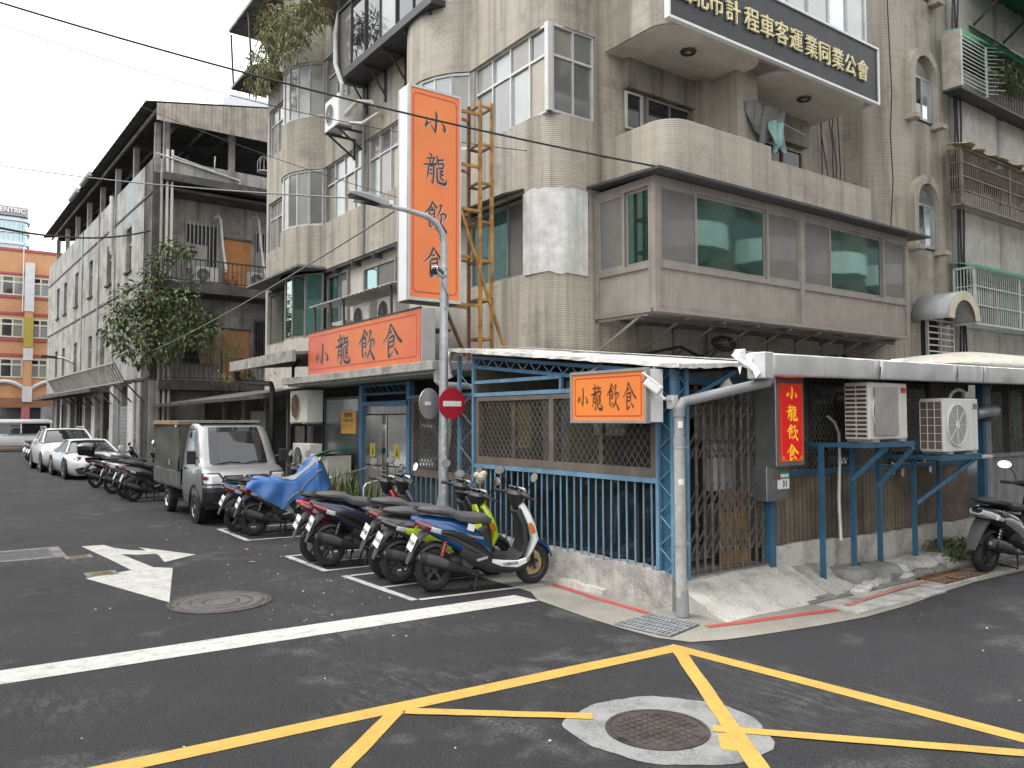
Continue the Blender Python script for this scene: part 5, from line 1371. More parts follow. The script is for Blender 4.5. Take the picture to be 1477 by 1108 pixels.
# end face: recessed balconies, boards, barred windows
XE = 7.5
g = MB(); g.box(.3, XE, 1.2, 1.4, 0, zpar); ob('end_wall', g, 'render_old')
g = MB(); g.box(.0, .35, -.02, 1.2, 0, zpar-.0); ob('corner_pier', g, 'render_dark')
for zf, m_ in ((zf3, 'render_dark'), (zf2, 'render_dark')):
    g = MB(); g.box(.28, XE, -.35, 1.2, zf-.35, zf); ob('balcony_slab', g, m_)
g = MB(); g.box(.3, XE, -.25, 1.2, OE(300, 268)[1]-.1, OE(300, 268)[1]+.18); ob('eave_slab', g, 'render_dark')
g = MB(); g.box(.02, XE, -.04, .1, OE(300, 262)[1], OE(230, 228)[1]); ob('roof_parapet', g, 'render_old')
def railing(z, h=.85):
    g = MB(); g.beam((.4, -.3, z+h), (XE, -.3, z+h), .05); g.beam((.4, -.3, z+.08), (XE, -.3, z+.08), .035); r_ = ob('balcony_rail', g, 'alu_dark')
    for i in range(42):
        x = .45+i*.165; g = MB(); g.beam((x, -.3, z+.05), (x, -.3, z+h), .022); ob('rail_bar', g, 'alu_dark', r_)
railing(zf3); railing(zf2)
for zf in (zf3, zf2):
    xa, xb = OE(322, 380, 1.2)[0], OE(360, 380, 1.2)[0]
    g = MB(); g.box(xa, xb, 1.14, 1.2, zf+.05, zf+2.05); ob('door_board', g, 'board_orange')
    g = MB(); g.box(xa-.06, xb+.06, 1.1, 1.195, zf+2.05, zf+2.13); ob('door_lintel', g, 'render_dark')
    for pa, pb in ((267, 312), (368, 400)):
        xa, xb = OE(pa, 330, 1.2)[0], OE(pb, 330, 1.2)[0]; z0, z1 = zf+.75, zf+2.45
        g = MB(); g.box(xa, xb, 1.15, 1.195, z0, z1); wo = ob('window', g, 'glass_dark')
        g = MB(); g.box(xa+.05, lerp(xa, xb, .7), 1.13, 1.148, z0+.02, z0+.95); ob('curtain', g, 'curtain' if zf == zf3 else 'inside_dark', wo)
        for i in range(9):
            x = lerp(xa, xb, i/8); g = MB(); g.beam((x, 1.06, z0-.1), (x, 1.06, z1+.1), .03); ob('window_bar', g, 'alu_dark' if zf == zf2 else 'alu_grey', wo)
for px in (232, 240, 247):
    x = OE(px, 300)[0]; g = MB(); g.tube([(x, -.06, 0.), (x, -.06, zpar+(.4 if px > 235 else 0))], .05, 7); ob('drain_pipe', g, 'pvc_white' if px > 235 else 'pipe_pale', smooth=True)
for pa in (310, 365):
    x, z = OE(pa, 315, 1.0); g = MB(); g.tube([(x, 1., z), (x+.1, .9, z+.1), (x+.16, .8, z-.1), (x+.2, .6, z-1.2), (x+.25, .3, zf3+.6)], .05, 7); ob('drain_hose', g, 'pvc_white', smooth=True)
# white pipes strung along the parapet
g = MB()
a = [(.1, -.1, OE(230, 223)[1]), (OE(345, 243)[0], -.1, OE(345, 243)[1]-.5), (OE(345, 243)[0], -.1, OE(360, 270)[1])]
g.tube(a, .035, 6); g.tube([(OE(246, 225)[0], -.1, OE(246, 225)[1]), (OE(308, 248)[0], -.1, OE(308, 248)[1]), (OE(309, 227)[0], -.1, OE(309, 227)[1])], .03, 6); ob('parapet_pipes', g, 'pvc_white')
# roof on posts
zr = OF(222, 152)[1]
for i in range(8):
    y = .8+i*3.4; g = MB(); g.box(.25, .45, y, y+.2, zpar-.2, zr-.3); ob('roof_post', g, 'render_old')
    g = MB(); g.beam((.3, y+.1, zr-.3), (DEP, y+.1, zr-.3+.18*DEP), .12, .22); ob('roof_beam', g, 'roof_dark')
for px in (232, 328):
    x = OE(px, 230)[0]+.15; g = MB(); g.box(x, x+.2, .2, .4, zpar-.4, zr-.3); ob('roof_post', g, 'render_old')
g = MB(); n = 90
RS = .185
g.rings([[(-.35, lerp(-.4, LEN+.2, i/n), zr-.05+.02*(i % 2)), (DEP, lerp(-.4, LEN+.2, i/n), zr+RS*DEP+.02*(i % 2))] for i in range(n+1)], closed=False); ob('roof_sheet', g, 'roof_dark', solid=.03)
for x in (.1, 1.2, 2.4, 3.6): 
    g = MB(); g.beam((x, -.3, zr-.16+.185*x), (x, LEN, zr-.16+.185*x), .07, .12); ob('purlin', g, 'render_old')
g = MB(); zA, zB = OE(228, 179)[1], OE(385, 211)[1]; n = 110
g.rings([[(lerp(.0, XE, i/n), -.42-.025*(i % 2), zr-.05+.185*lerp(.0, XE, i/n)), (lerp(.0, XE, i/n), -.42-.025*(i % 2), lerp(zA, zA-(zA-zB)*XE/3.9, i/n))] for i in range(n+1)], closed=False); ob('gable_sheet', g, 'corr_roof', solid=.008)
for px in (144, 126):
    y = OF(px, 250)[0]; g = MB(); g.tube([(-.4, y, zr-.05), (-.4, y+2.2, zr-.05)], .12, 8); ob('gutter_piece', g, 'galv', smooth=True)
g = MB(); g.box(2, DEP, 3, LEN, zpar, zr-.5); ob('roof_room', g, 'inside_dark')
# air conditioners on the third-floor balcony
def outdoor_unit(label, loc, rz, w=.8, h=.58, d=.3, mts=('ac_white', 'ac_dark', 'ac_mesh'), side='slots', group=None, brown=False):
    """split-system outdoor unit; local: front faces -y, x to its right"""
    t = thing('air_conditioner', label, 'air conditioner', loc, rz, group)
    g = MB(); g.box(-w/2, w/2, 0, d, .03, h); body = g.build('casing', mts[0], t, W=False, bevel=.012)
    g = MB(); r = min(h*.4, w*.3); cx = -w*.14
    g.lathe([(r, -.004), (r, -.018), (r*.94, -.02), (r*.94, -.003)], (cx, 0, h*.52), 'y', 26); g.build('fan_ring', mts[0], t, W=False, smooth=True)
    g = MB(); g.lathe([(0, -.002), (r*.93, -.002)], (cx, 0, h*.52), 'y', 24); g.build('fan_opening', mts[1], t, W=False)
    g = MB()
    for k in range(7): g.lathe([(r*(.2+.11*k)-.004, -.014), (r*(.2+.11*k)+.004, -.014)], (cx, 0, h*.52), 'y', 24)
    for k in range(8):
        a = k*pi/4; g.beam((cx, -.013, h*.52), (cx+r*cos(a), -.013, h*.52+r*sin(a)), .008)
    g.lathe([(0, -.022), (r*.16, -.02), (r*.17, -.012)], (cx, 0, h*.52), 'y', 14); g.build('fan_grille', mts[2], t, W=False)
    g = MB(); g.box(w*.27, w*.47, -.006, .001, h*.08, h*.9); g.build('service_panel', mts[0], t, W=False)
    for x in (-w*.35, w*.35):
        g = MB(); g.box(x-.05, x+.05, -.02, d+.02, 0, .03); g.build('foot', 'alu_grey', t, W=False)
    return t
for px, lb in ((297, 'white air conditioner on the old balcony beside the upper orange board'), (374, 'white air conditioner on the old balcony at the main building side')):
    x, z = OE(px, 380, -.1); p = OO + Mo @ Vector((x, -.2, zf3+.02)); outdoor_unit(lb, p, OA, .85, .62)
# potted plant and bird cage on the old building
x, z = OE(382, 245); p = OO + Mo @ Vector((x, .1, zpar-1.2))
bc = thing('bird_cage', 'white wire bird cage on the parapet of the old building', 'cage', (p.x, p.y, OE(382, 248)[1]))
for k in range(10):
    a = 2*pi*k/10; g = MB(); g.tube([(.25*cos(a), .25*sin(a), 0), (.25*cos(a), .25*sin(a), .4), (.14*cos(a), .14*sin(a), .58), (0, 0, .66)], .01, 4); g.build('wire', 'pvc_white', bc, W=False)
g = MB(); g.lathe([(.26, 0), (.26, .04), (0, .04)], (0, 0, 0), 'z', 14); g.build('tray', 'pvc_white', bc, W=False)
p = OO + Mo @ Vector((OE(332, 395)[0], -.1, zf3))
pt = thing('potted_plant', 'reddish pot plant on the old building balcony between the air conditioners', 'plant', p)
g = MB(); g.lathe([(0, 0), (.2, 0), (.26, .25), (.24, .25), (0, .22)], (0, 0, 0), 'z', 12); g.build('pot', 'brown_band', pt, W=False)
g = MB(); rr = random.Random(5)
for k in range(60):
    a = rr.uniform(0, 6.28); r = rr.uniform(.05, .35); z = rr.uniform(.25, .6); c = Vector((r*cos(a), r*sin(a), z)); d = Vector((rr.uniform(-1, 1), rr.uniform(-1, 1), rr.uniform(-.3, 1))).normalized()*.09; e = d.cross(Vector((0, 0, 1))).normalized()*.03
    g.add([c, c+d*.5+e, c+d, c+d*.5-e], [(0, 1, 2, 3)])
g.build('leaves', 'lamp_red', pt, W=False, recalc=False)

# ---- low street-level roofs between the two buildings
lo = thing('street_canopy', 'mossy corrugated canopy on a dark shop front behind the parked truck', 'canopy', (6.5, 25, 0))
ya = 24.5; yb = 29.5
za = P(385, 565, X=6.2).z
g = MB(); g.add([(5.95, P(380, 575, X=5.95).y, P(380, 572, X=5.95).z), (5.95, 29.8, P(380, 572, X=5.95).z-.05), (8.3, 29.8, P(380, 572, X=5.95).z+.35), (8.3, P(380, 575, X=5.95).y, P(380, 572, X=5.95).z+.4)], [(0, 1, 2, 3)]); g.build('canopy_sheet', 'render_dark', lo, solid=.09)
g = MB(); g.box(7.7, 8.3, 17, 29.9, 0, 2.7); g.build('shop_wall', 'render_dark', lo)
for a, b, z0, z1, m_ in ((19.5, 20.6, .0, 2.2, 'render_grey'), (21, 22.2, 0, 2.2, 'inside_dark'), (23, 24.4, 0, 2.2, 'render_grey'), (25, 26.4, .9, 2.0, 'glass_dark'), (27.2, 28.4, .9, 2.0, 'glass_dark')):
    g = MB(); g.box(7.64, 7.7, a, b, z0, z1); g.build('shop_panel', m_, lo)
for y in (20.8, 22.6, 24.7, 26.8): 
    g = MB(); g.box(7.5, 7.6, y, y+.1, 0, 2.6); g.build('post', 'pipe_grey', lo)
# flat lead-grey canopy left of the orange fascia sign
za = P(345, 530, X=5.85).z; zb = P(445, 497, X=5.85).z
ca = thing('street_canopy', 'thin grey metal canopy on pipes left of the long orange sign', 'canopy', (6.5, 17.5, 3))
g = MB(); g.add([(5.75, 15.6, 3.3), (5.75, 19.9, 3.22), (8.3, 19.9, 3.4), (8.3, 15.6, 3.5)], [(0, 1, 2, 3)]); g.build('canopy_sheet', 'concrete_dark', ca, solid=.06)
g = MB(); g.box(5.7, 5.78, 15.6, 19.9, 3.13, 3.36); g.build('fascia', 'concrete', ca)
g = MB(); g.tube([(5.85, 19.8, 3.12), (5.85, 19.8, 2.95), (5.9, 19.6, 2.85), (5.95, 17.6, 2.75), (5.95, 17.5, 2.65), (5.95, 17.5, .05)], .06, 8); g.build('drain_pipe', 'black_iron', ca, smooth=True)
for k in range(3):
    g = MB(); g.tube([(6.2+k*.05, 16.9+k*.12, 2.8), (6.2+k*.05, 16.9+k*.12, 3.1), (6.3, 16.8, 3.25)], .03, 6); g.build('conduit', 'cable', ca)

# ------------------------------------------------------------------ orange building across the end of the street
orb = thing('orange_building', 'orange building with red bands and cream windows at the end of the street', 'building', (3, 66, 0))
OY = 64.
def op(px, py): p = P(px, py, Y=OY); return p.x, p.z
zt_ = op(30, 361)[1]
g = MB(); g.box(-1.2, 14, OY, OY+12, 0, zt_); g.build('wall', 'orange_wall', orb)
for py in (360, 395, 428, 452, 490, 512):
    z = op(20, py)[1]; g = MB(); g.box(-1.2, 14, OY-.08, OY, z-.09, z+.09); g.build('band', 'red_band', orb)
zc = [(398, 426), (459, 487), (517, 545)]
for ya_, yb_ in zc:
    z1, z0 = op(20, ya_)[1], op(20, yb_)[1]
    for a, b in ((-30, 36), (46, 72), ):
        xa, xb = op(a, 400)[0], op(b, 400)[0]
        window(orb, (xa, OY-.09, 0), UX, NR, xb-xa, z0, z1, ev(4 if b-a > 40 else 2), ['glass_dusty', 'glass_pale', 'glass_dark', 'glass_grey'], 'cream_frame', trans=lerp(z0, z1, .68), fw=.1, slim=.09, d=.085)
for a, b in ((34, 46),):
    xa, xb = op(a, 500)[0], op(b, 500)[0]
    g = MB(); g.box(xa, xb, OY-.35, OY, op(40, 580)[1], zt_-1.2); g.build('pilaster', 'orange_wall', orb)
    for y0, y1, m_ in ((380, 450, 'white_tile'), (458, 502, 'yellow_label'), (503, 520, 'white_tile'), (558, 580, 'white_tile')):
        g = MB(); g.box(xa-.04, xb+.04, OY-.4, OY-.34, op(40, y1)[1], op(40, y0)[1]); g.build('pilaster_cladding', m_, orb)
g = MB(); g.box(op(34, 380)[0]-.05, op(34, 380)[0], OY-.45, OY-.3, op(34, 450)[1], zt_+.2); g.build('drain_pipe', 'sign_white', orb)
# curved white mouldings above the ground floor
for c, s in ((5, 1), (75, 1)):
    pts = []
    for k in range(9):
        t = -1+2*k/8; x, z = op(c+t*32, 550+t*t*12); pts.append((x, OY-.12, z))
    g = MB(); g.tube(pts, .14, 6); g.build('moulding', 'white_tile', orb)
g = MB(); g.box(-1.2, 14, OY-.3, OY, op(20, 588)[1], op(20, 574)[1]); g.build('band', 'brown_band', orb)
for a, b in ((-60, 30), (42, 58), (64, 90)):
    xa, xb = op(a, 600)[0], op(b, 600)[0]; g = MB(); g.box(xa, xb, OY-.04, OY-.005, op(20, 625)[1], op(20, 588)[1]); g.build('shop_window', 'glass_shop', orb)
xa, xb = op(30, 600)[0], op(42, 600)[0]; g = MB(); g.box(xa, xb, OY-.32, OY, 0, op(20, 588)[1]); g.build('column', 'pink_wall', orb)
xa, xb = op(58, 600)[0], op(75, 600)[0]; g = MB(); g.box(xa, xb, OY-.6, OY-.33, .0, op(60, 587)[1]); g.build('grey_panel', 'corr_grey', orb)
# glass office tower and a grey block far off
tw_ = thing('office_tower', 'pale glass office tower with rounded corner and a name at its top', 'tower', (15, 250, 0)); TY = 250.
def tp(px, py): p = P(px, py, Y=TY); return p.x, p.z
mat('tower_clad', (.32, .31, .315), .5, var=.05); mat('tower_white', (.62, .66, .68), .5, var=.04)
glass_mat('tower_glass', (.3, .42, .47), .5, .1, 0.)
x1 = tp(41, 330)[0]; ztop = tp(20, 299)[1]
g = MB(); g.prism([(-60, TY), (x1-2.5, TY)] + arc((x1-2.5, TY+2.5), 2.5, -pi/2, 0, 6) + [(x1, TY+40), (-60, TY+40)], 'z', 0, tp(20, 312)[1]); g.build('shaft', 'tower_glass', tw_)
g = MB(); g.prism([(-60, TY-1), (x1-1.5, TY-1)] + arc((x1-1.5, TY+.5), 1.5, -pi/2, 0, 4) + [(x1, TY+40), (-60, TY+40)], 'z', tp(20, 312)[1], ztop); g.build('crown', 'tower_clad', tw_)
for k in range(9):
    z = tp(20, 316+k*17)[1]; g = MB(); g.prism([(-60, TY-.6), (x1-2.5, TY-.6)] + arc((x1-2.5, TY+2.5), 3.1, -pi/2, 0, 6) + [(x1+.6, TY+40), (-60, TY+40)], 'z', z-.5, z+.3); g.build('floor_band', 'tower_white', tw_)
    for j in range(6):
        x = tp(2+j*7, 330)[0]; g = MB(); g.box(x-.15, x+.15, TY-.3, TY, z-4, z-1.0); g.build('mullion', 'tower_white', tw_)
c = tp(14, 304.5); put_text('lettering', 'CENTRIC', 1.7, (c[0], TY-1.2, c[1]), (1, 0, 0), (0, 0, 1), 'sign_white', tw_, .1, .05, sx=1.)
gb = thing('office_tower', 'small grey tower top with antenna peeping over the old sheet roof', 'tower', (40, 130, 0))
p, q = P(322, 140, Y=130), P(395, 150, Y=130); zt_ = P(340, 136, Y=130).z
g = MB(); g.prism([(p.x, p.z-.2), (P(338, 136, Y=130).x, zt_), (q.x+6, q.z), (q.x+6, 0), (p.x, 0)], 'y', 130, 142); g.build('block', 'white_tile', gb)
g = MB(); x = P(345, 140, Y=130).x; g.tube([(x, 131, zt_-3), (x+.2, 131, zt_+1.5)], .08, 5); g.build('antenna', 'alu_dark', gb)

# ------------------------------------------------------------------ blocks across the streets behind the camera (seen in window reflections)
op1 = thing('opposite_building', 'beige block with round balconies reflected in the green bay panes', 'building', (30, -14, 0))
g = MB(); g.box(7, 75, -20, -8, 0, 21); g.build('wall', 'tile_dark', op1)
for fz in (3.5, 6.7, 9.9, 13.1, 16.3):
    for x in (11, 17, 23, 29, 35, 41, 47, 53, 60):
        g = MB(); g.lathe([(.2, fz-.5), (2.0, fz), (2.1, fz), (2.1, fz+1.2), (1.95, fz+1.2), (1.95, fz)], (x, -8, 0), 'z', 18); g.build('balcony', 'sign_white', op1)
        g = MB(); g.box(x-2.6, x+1.4, -8.02, -7.98, fz+1.15, fz+2.4); g.build('window', 'glass_dark', op1)
op2 = thing('opposite_building', 'grey block with strip windows facing the tiled wall across the left street', 'building', (-12, 22, 0))
g = MB(); g.box(-20, -6.5, 8, 48, 0, 14); g.build('wall', 'render_grey', op2)
for fz in (4.2, 7.4, 10.6):
    for k in range(9): 
        g = MB(); g.box(-6.5, -6.46, 9.5+k*4.2, 12.4+k*4.2, fz, fz+1.6); g.build('window', 'glass_grey', op2)
# ------------------------------------------------------------------ shop signs
def sign_print(name, c, edge):
    """printed sign face: orange field with redder blotches spread by noise"""
    mt = bpy.data.materials.new(name); mt.use_nodes = True; n, L = mt.node_tree.nodes, mt.node_tree.links; b = n['Principled BSDF']
    b.inputs['Roughness'].default_value = .4
    tc = n.new('ShaderNodeTexCoord'); nz = n.new('ShaderNodeTexNoise'); nz.inputs['Scale'].default_value = .9; nz.inputs['Detail'].default_value = 2.
    L.new(tc.outputs['Object'], nz.inputs['Vector'])
    rg = n.new('ShaderNodeMapRange'); rg.inputs[1].default_value = .35; rg.inputs[2].default_value = .68; L.new(nz.outputs[0], rg.inputs[0])
    k = n.new('ShaderNodeMixRGB'); L.new(rg.outputs[0], k.inputs[0]); k.inputs[1].default_value = (*c, 1); k.inputs[2].default_value = (*edge, 1); L.new(k.outputs[0], b.inputs['Base Color'])
    MATS[name] = mt
sign_print('print_tall', (.78, .24, .07), (.74, .2, .085))
sign_print('print_long', (.68, .2, .07), (.6, .14, .075))
sign_print('print_small', (.74, .23, .045), (.68, .19, .05))
sign_print('print_rim', (.66, .13, .085), (.62, .11, .08))
def line_frame(mb, o, ux, uz, w, h, th, d, r=.08):
    """thin printed line with rounded corners; o = lower-left"""
    o, ux, uz = Vector(o), Vector(ux), Vector(uz); nn = ux.cross(uz)
    def loop(i):
        pts = []
        for (cx, cy, a0) in ((w-r, h-r, 0), (r, h-r, pi/2), (r, r, pi), (w-r, r, 1.5*pi)):
            for k in range(5):
                a = a0+k*pi/8; pts.append(o+ux*(cx+(r-i)*cos(a))+uz*(cy+(r-i)*sin(a))+nn*d)
        return pts
    A, B = loop(0), loop(th); m_ = len(A); mb.add(A+B, [(i, (i+1) % m_, m_+(i+1) % m_, m_+i) for i in range(m_)]); return mb
CH = ['xiao', 'long', 'yin', 'shi']
# tall sign
x0, x1, y0, y1, z0, z1 = 5.88, 6.85, 11.0, 11.36, 3.83, 7.29
ts = thing('tall_shop_sign', 'tall upright orange sign with dark brush lettering on a yellow scaffold', 'sign', (6.4, 11.2, z0))
g = MB(); g.box(x0, x1, y0+.012, y1, z0, z1); g.build('sign_box', 'sign_white', ts, bevel=.01)
g = MB()
for a, b, c, d in ((x0, x1, z0, z0+.05), (x0, x1, z1-.04, z1), (x0, x0+.03, z0+.05, z1-.04), (x1-.03, x1, z0+.05, z1-.04)): g.box(a, b, y0-.012, y0+.02, c, d)
g.build('face_trim', 'alu_white', ts)
g = MB(); g.box(x0+.03, x1-.03, y0, y0+.01, z0+.05, z1-.04); g.build('sign_face', 'print_tall', ts)
g = MB(); line_frame(g, (x0+.075, y0, z0+.13), (1, 0, 0), (0, 0, 1), x1-x0-.15, z1-z0-.24, .02, .003); g.build('border_line', 'sign_line2', ts)
zc = [lerp(z1, z0, t) for t in (.155, .375, .60, .815)]
for k, key in enumerate(CH):
    for nm, mt_, dx, dp, bo in (('letter_edge', 'letter_backing', .012, .003, 1.05), ('letter', 'ink', 0, .006, 1.)):
        h = .38 if key == 'xiao' else .5
        w = .4 if key == 'xiao' else .44
        g = MB(); brush(g, key, (lerp(x0, x1, .5)-w/2+dx, y0, zc[k]+h/2-dx), (1, 0, 0), (0, 0, 1), w, h, dp, bo); g.build(nm, mt_, ts, recalc=False)
for y in (y0+.03, y1-.02):
    g = MB(); g.box(x0-.006, x0, y-.015, y+.015, z0+.02, z1-.02); g.build('side_seam', 'alu_grey', ts)
g = MB(); g.box(x0+.02, x1-.02, y0+.03, y1-.02, z0-.015, z0); g.build('bottom_plate', 'alu_dark', ts)
# scaffold that carries it
sc = thing('sign_scaffold', 'rusty yellow angle-iron scaffold holding the tall orange sign off the wall', 'scaffold', (7.3, 11.2, 3.0))
for x, y in ((7.26, 11.05), (7.5, 11.05), (7.26, 11.4), (7.5, 11.4)):
    g = MB(); g.beam((x, y, 2.95), (x, y, 7.35), .05); g.build('upright', 'rust_yellow' if y < 11.2 else 'rust_brown', sc)
for k in range(7):
    z = 3.3+k*.66
    for yy in (11.05, 11.4):
        g = MB(); g.beam((7.5, yy, z), (7.26, yy, z), .04); g.build('rung', 'rust_yellow' if yy < 11.2 else 'rust_brown', sc)
    for xx in (7.26, 7.5): g = MB(); g.beam((xx, 11.05, z), (xx, 11.4, z), .035); g.build('rung', 'rust_brown', sc)
for z in (3.85, 4.65, 5.45, 6.2, 7.1):
    g = MB(); g.beam((6.85, 11.08, z), (7.26, 11.05, z), .045); g.beam((6.85, 11.34, z), (7.26, 11.4, z), .04); g.build('outrigger', 'rust_yellow', sc)
g = MB(); g.beam((6.87, 11.03, 5.4), (7.75, 11.03, 3.15), .04, .05); g.build('brace', 'rust_yellow', sc)
g = MB(); g.beam((6.3, 10.7, 3.85), (7.0, 11.1, 3.0), .045); g.build('brace', 'rust_brown', sc)
# long fascia sign
fs = thing('long_shop_sign', 'long orange fascia sign with dark brush lettering above the entrance canopy', 'sign', (6.1, 13, 2.8))
fx, ya, yb, za, zb = 6.0, 10.8, 15.5, 2.83, 3.68
g = MB(); g.box(fx+.012, fx+.26, ya, yb, za-.01, zb+.02); g.build('sign_box', 'sign_frame', fs, bevel=.008)
g = MB(); g.box(fx, fx+.01, ya+.02, yb-.02, za+.01, zb); g.build('sign_face', 'print_long', fs)
g = MB(); line_frame(g, (fx, yb-.06, za+.1), (0, -1, 0), (0, 0, 1), yb-ya-.18, zb-za-.17, .02, .003, .05); g.build('border_line', 'sign_line2', fs)
g = MB(); g.box(fx-.006, fx+.02, ya, yb, zb, zb+.03); g.build('top_trim', 'alu_dark', fs)
for k, (key, t) in enumerate(zip(CH, (.16, .37, .585, .795))):
    w, h = (.62, .46) if key == 'xiao' else (.68, .58)
    yc = lerp(yb, ya, t)
    for nm, mt_, dx, dp in (('letter_edge', 'letter_backing', .012, .003), ('letter', 'ink', 0, .006)):
        g = MB(); brush(g, key, (fx, yc+w/2-dx, lerp(za, zb, .5 if key != 'xiao' else .46)+h/2-dx), (0, -1, 0), (0, 0, 1), w, h, dp, 1.1); g.build(nm, mt_, fs, recalc=False)
# small box sign at the corner
ss = thing('small_shop_sign', 'small orange box sign with dark brush lettering in an aluminium frame by the camera', 'sign', (5.8, 6.2, 1.9))
fx, ya, yb, za, zb = 5.68, 5.62, 6.8, 1.905, 2.465
g = MB(); g.box(fx+.012, fx+.24, ya+.012, yb-.012, za+.012, zb-.012); g.build('sign_box', 'sign_white', ss)
g = MB()
for a, b, c, d in ((ya, yb, za, za+.03), (ya, yb, zb-.03, zb), (ya, ya+.03, za+.03, zb-.03), (yb-.03, yb, za+.03, zb-.03)): g.box(fx-.01, fx+.05, a, b, c, d)
g.build('face_frame', 'alu_grey', ss)
g = MB(); g.box(fx+.002, fx+.01, ya+.03, yb-.03, za+.03, zb-.03); g.build('sign_face', 'print_small', ss)
g = MB(); line_frame(g, (fx+.002, yb-.075, za+.07), (0, -1, 0), (0, 0, 1), yb-ya-.15, zb-za-.14, .012, .002, .02); g.build('border_line', 'sign_line', ss)
for key, t in zip(CH, (.175, .37, .58, .79)):
    w, h = (.165, .22) if key == 'xiao' else (.19, .29)
    g = MB(); brush(g, key, (fx+.002, lerp(yb, ya, t)+w/2, lerp(za, zb, .5)+h/2), (0, -1, 0), (0, 0, 1), w, h, .004, .95); g.build('letter', 'ink_dark', ss, recalc=False)
g = MB(); g.beam((fx+.2, ya+.1, zb), (6.05, ya+.1, zb+.06), .025); g.beam((fx+.2, yb-.1, zb), (6.05, yb-.1, zb+.1), .025); g.build('hanger', 'galv', ss)
# lit red sign
rs = thing('red_shop_sign', 'red upright light box with yellow lettering beside the folding gate', 'sign', (7.72, 5.5, 1.45))
g = MB(); g.box(7.46, 7.98, 5.41, 5.7, 1.42, 2.4); g.build('sign_box', 'steel', rs, bevel=.008)
g = MB(); g.box(7.525, 7.935, 5.398, 5.409, 1.47, 2.345); g.build('sign_face', 'red_sign', rs)
g = MB()
line_frame(g, (7.535, 5.398, 1.48), (1, 0, 0), (0, 0, 1), .39, .855, .008, .002, .01)
for a, b in ((7.545, 1.49), (7.915, 1.49), (7.545, 2.325), (7.915, 2.325)):
    sx_, sz_ = (1 if a < 7.7 else -1), (1 if b < 2 else -1); g.add([(a, 5.3955, b), (a+.05*sx_, 5.3955, b), (a+.035*sx_, 5.3955, b+.035*sz_), (a, 5.3955, b+.055*sz_)], [(0, 1, 2, 3)])
g.build('border_line', 'orange_plate', rs, recalc=False)
for key, z in zip(CH, (2.235, 2.015, 1.795, 1.575)):
    w, h = (.19, .15) if key == 'xiao' else (.21, .185)
    g = MB(); brush(g, key, (7.73-w/2, 5.398, z+h/2), (1, 0, 0), (0, 0, 1), w, h, .004, 1.25); g.build('letter', 'sign_yellow', rs, recalc=False)
rs2 = thing('red_paper_strip', 'narrow red and gold paper strip above the red light box', 'paper strip', (7.7, 5.4, 2.42))
g = MB(); g.box(7.42, 7.95, 5.385, 5.392, 2.405, 2.45); g.build('strip', 'red_sign', rs2)
g = MB(); g.box(7.52, 7.72, 5.381, 5.385, 2.412, 2.44); g.build('gold_print', 'sign_yellow', rs2)
# meter box with house number
mb_ = thing('meter_box', 'grey steel meter box with house number plate under the red sign', 'box', (7.6, 5.5, 1.05))
g = MB(); g.box(7.43, 7.82, 5.52, 5.7, 1.03, 1.42); g.build('box', 'steel', mb_, bevel=.008)
g = MB(); g.box(7.6, 7.8, 5.505, 5.519, 1.05, 1.4); g.build('lid', 'screen', mb_)
hn = thing('house_number', 'green and white house number plate on the meter box', 'sign', (7.71, 5.5, 1.2))
g = MB(); g.box(7.595, 7.8, 5.494, 5.502, 1.16, 1.27); g.build('plate', 'sign_white', hn)
g = MB(); g.box(7.63, 7.8, 5.494, 5.502, 1.272, 1.345); g.build('street_band', 'green_plate', hn)
put_text('number', '31', .095, (7.715, 5.49, 1.215), (1, 0, 0), (0, 0, 1), 'ink', hn, .001, .002)

for k in range(4):
    g = MB(); g.box(7.648+k*.037, 7.674+k*.037, 5.4915, 5.494, 1.29, 1.326); g.build('street_character', 'sign_white', hn)
g = MB(); g.lathe([(0, 0), (.028, 0)], (7.612, 5.491, 1.285), 'y', 14); g.build('emblem', 'no_entry', hn)
# black association board with gold characters
bb = thing('association_board', 'black board with raised gold characters across the upper balcony', 'sign', (12.7, 8.9, 8.58))
X0, X1, Z0, Z1, YB = 9.53, 15.95, 8.57, 9.8, 8.88
g = MB(); g.box(X0+.02, X1-.02, YB, YB+.06, Z0+.02, Z1-.02); g.build('board', 'board_black', bb)
g = MB()
for a, b, c, d in ((X0, X1, Z0, Z0+.045), (X0, X1, Z1-.045, Z1), (X0, X0+.045, Z0+.045, Z1-.045), (X1-.045, X1, Z0+.045, Z1-.045)): g.box(a, b, YB-.03, YB+.065, c, d)
g.build('frame', 'sign_white', bb)
for px, py, ch in ((988, -7, '台'), (1010, 5, '北'), (1033, 13, '市'), (1057, 21, '計'), (1084, 29, '程'), (1106, 39, '車'), (1127, 49, '客'), (1148, 62, '運'), (1170, 71, '業'), (1189, 80, '同'), (1208, 88, '業'), (1226, 96, '公'), (1244, 106, '會')):
    p = P(px, py, Y=YB-.02); put_text('character', ch, .455, (p.x, YB-.025, 9.12), (1, 0, 0), (0, 0, 1), 'gold', bb, .018, 0., sx=.92)

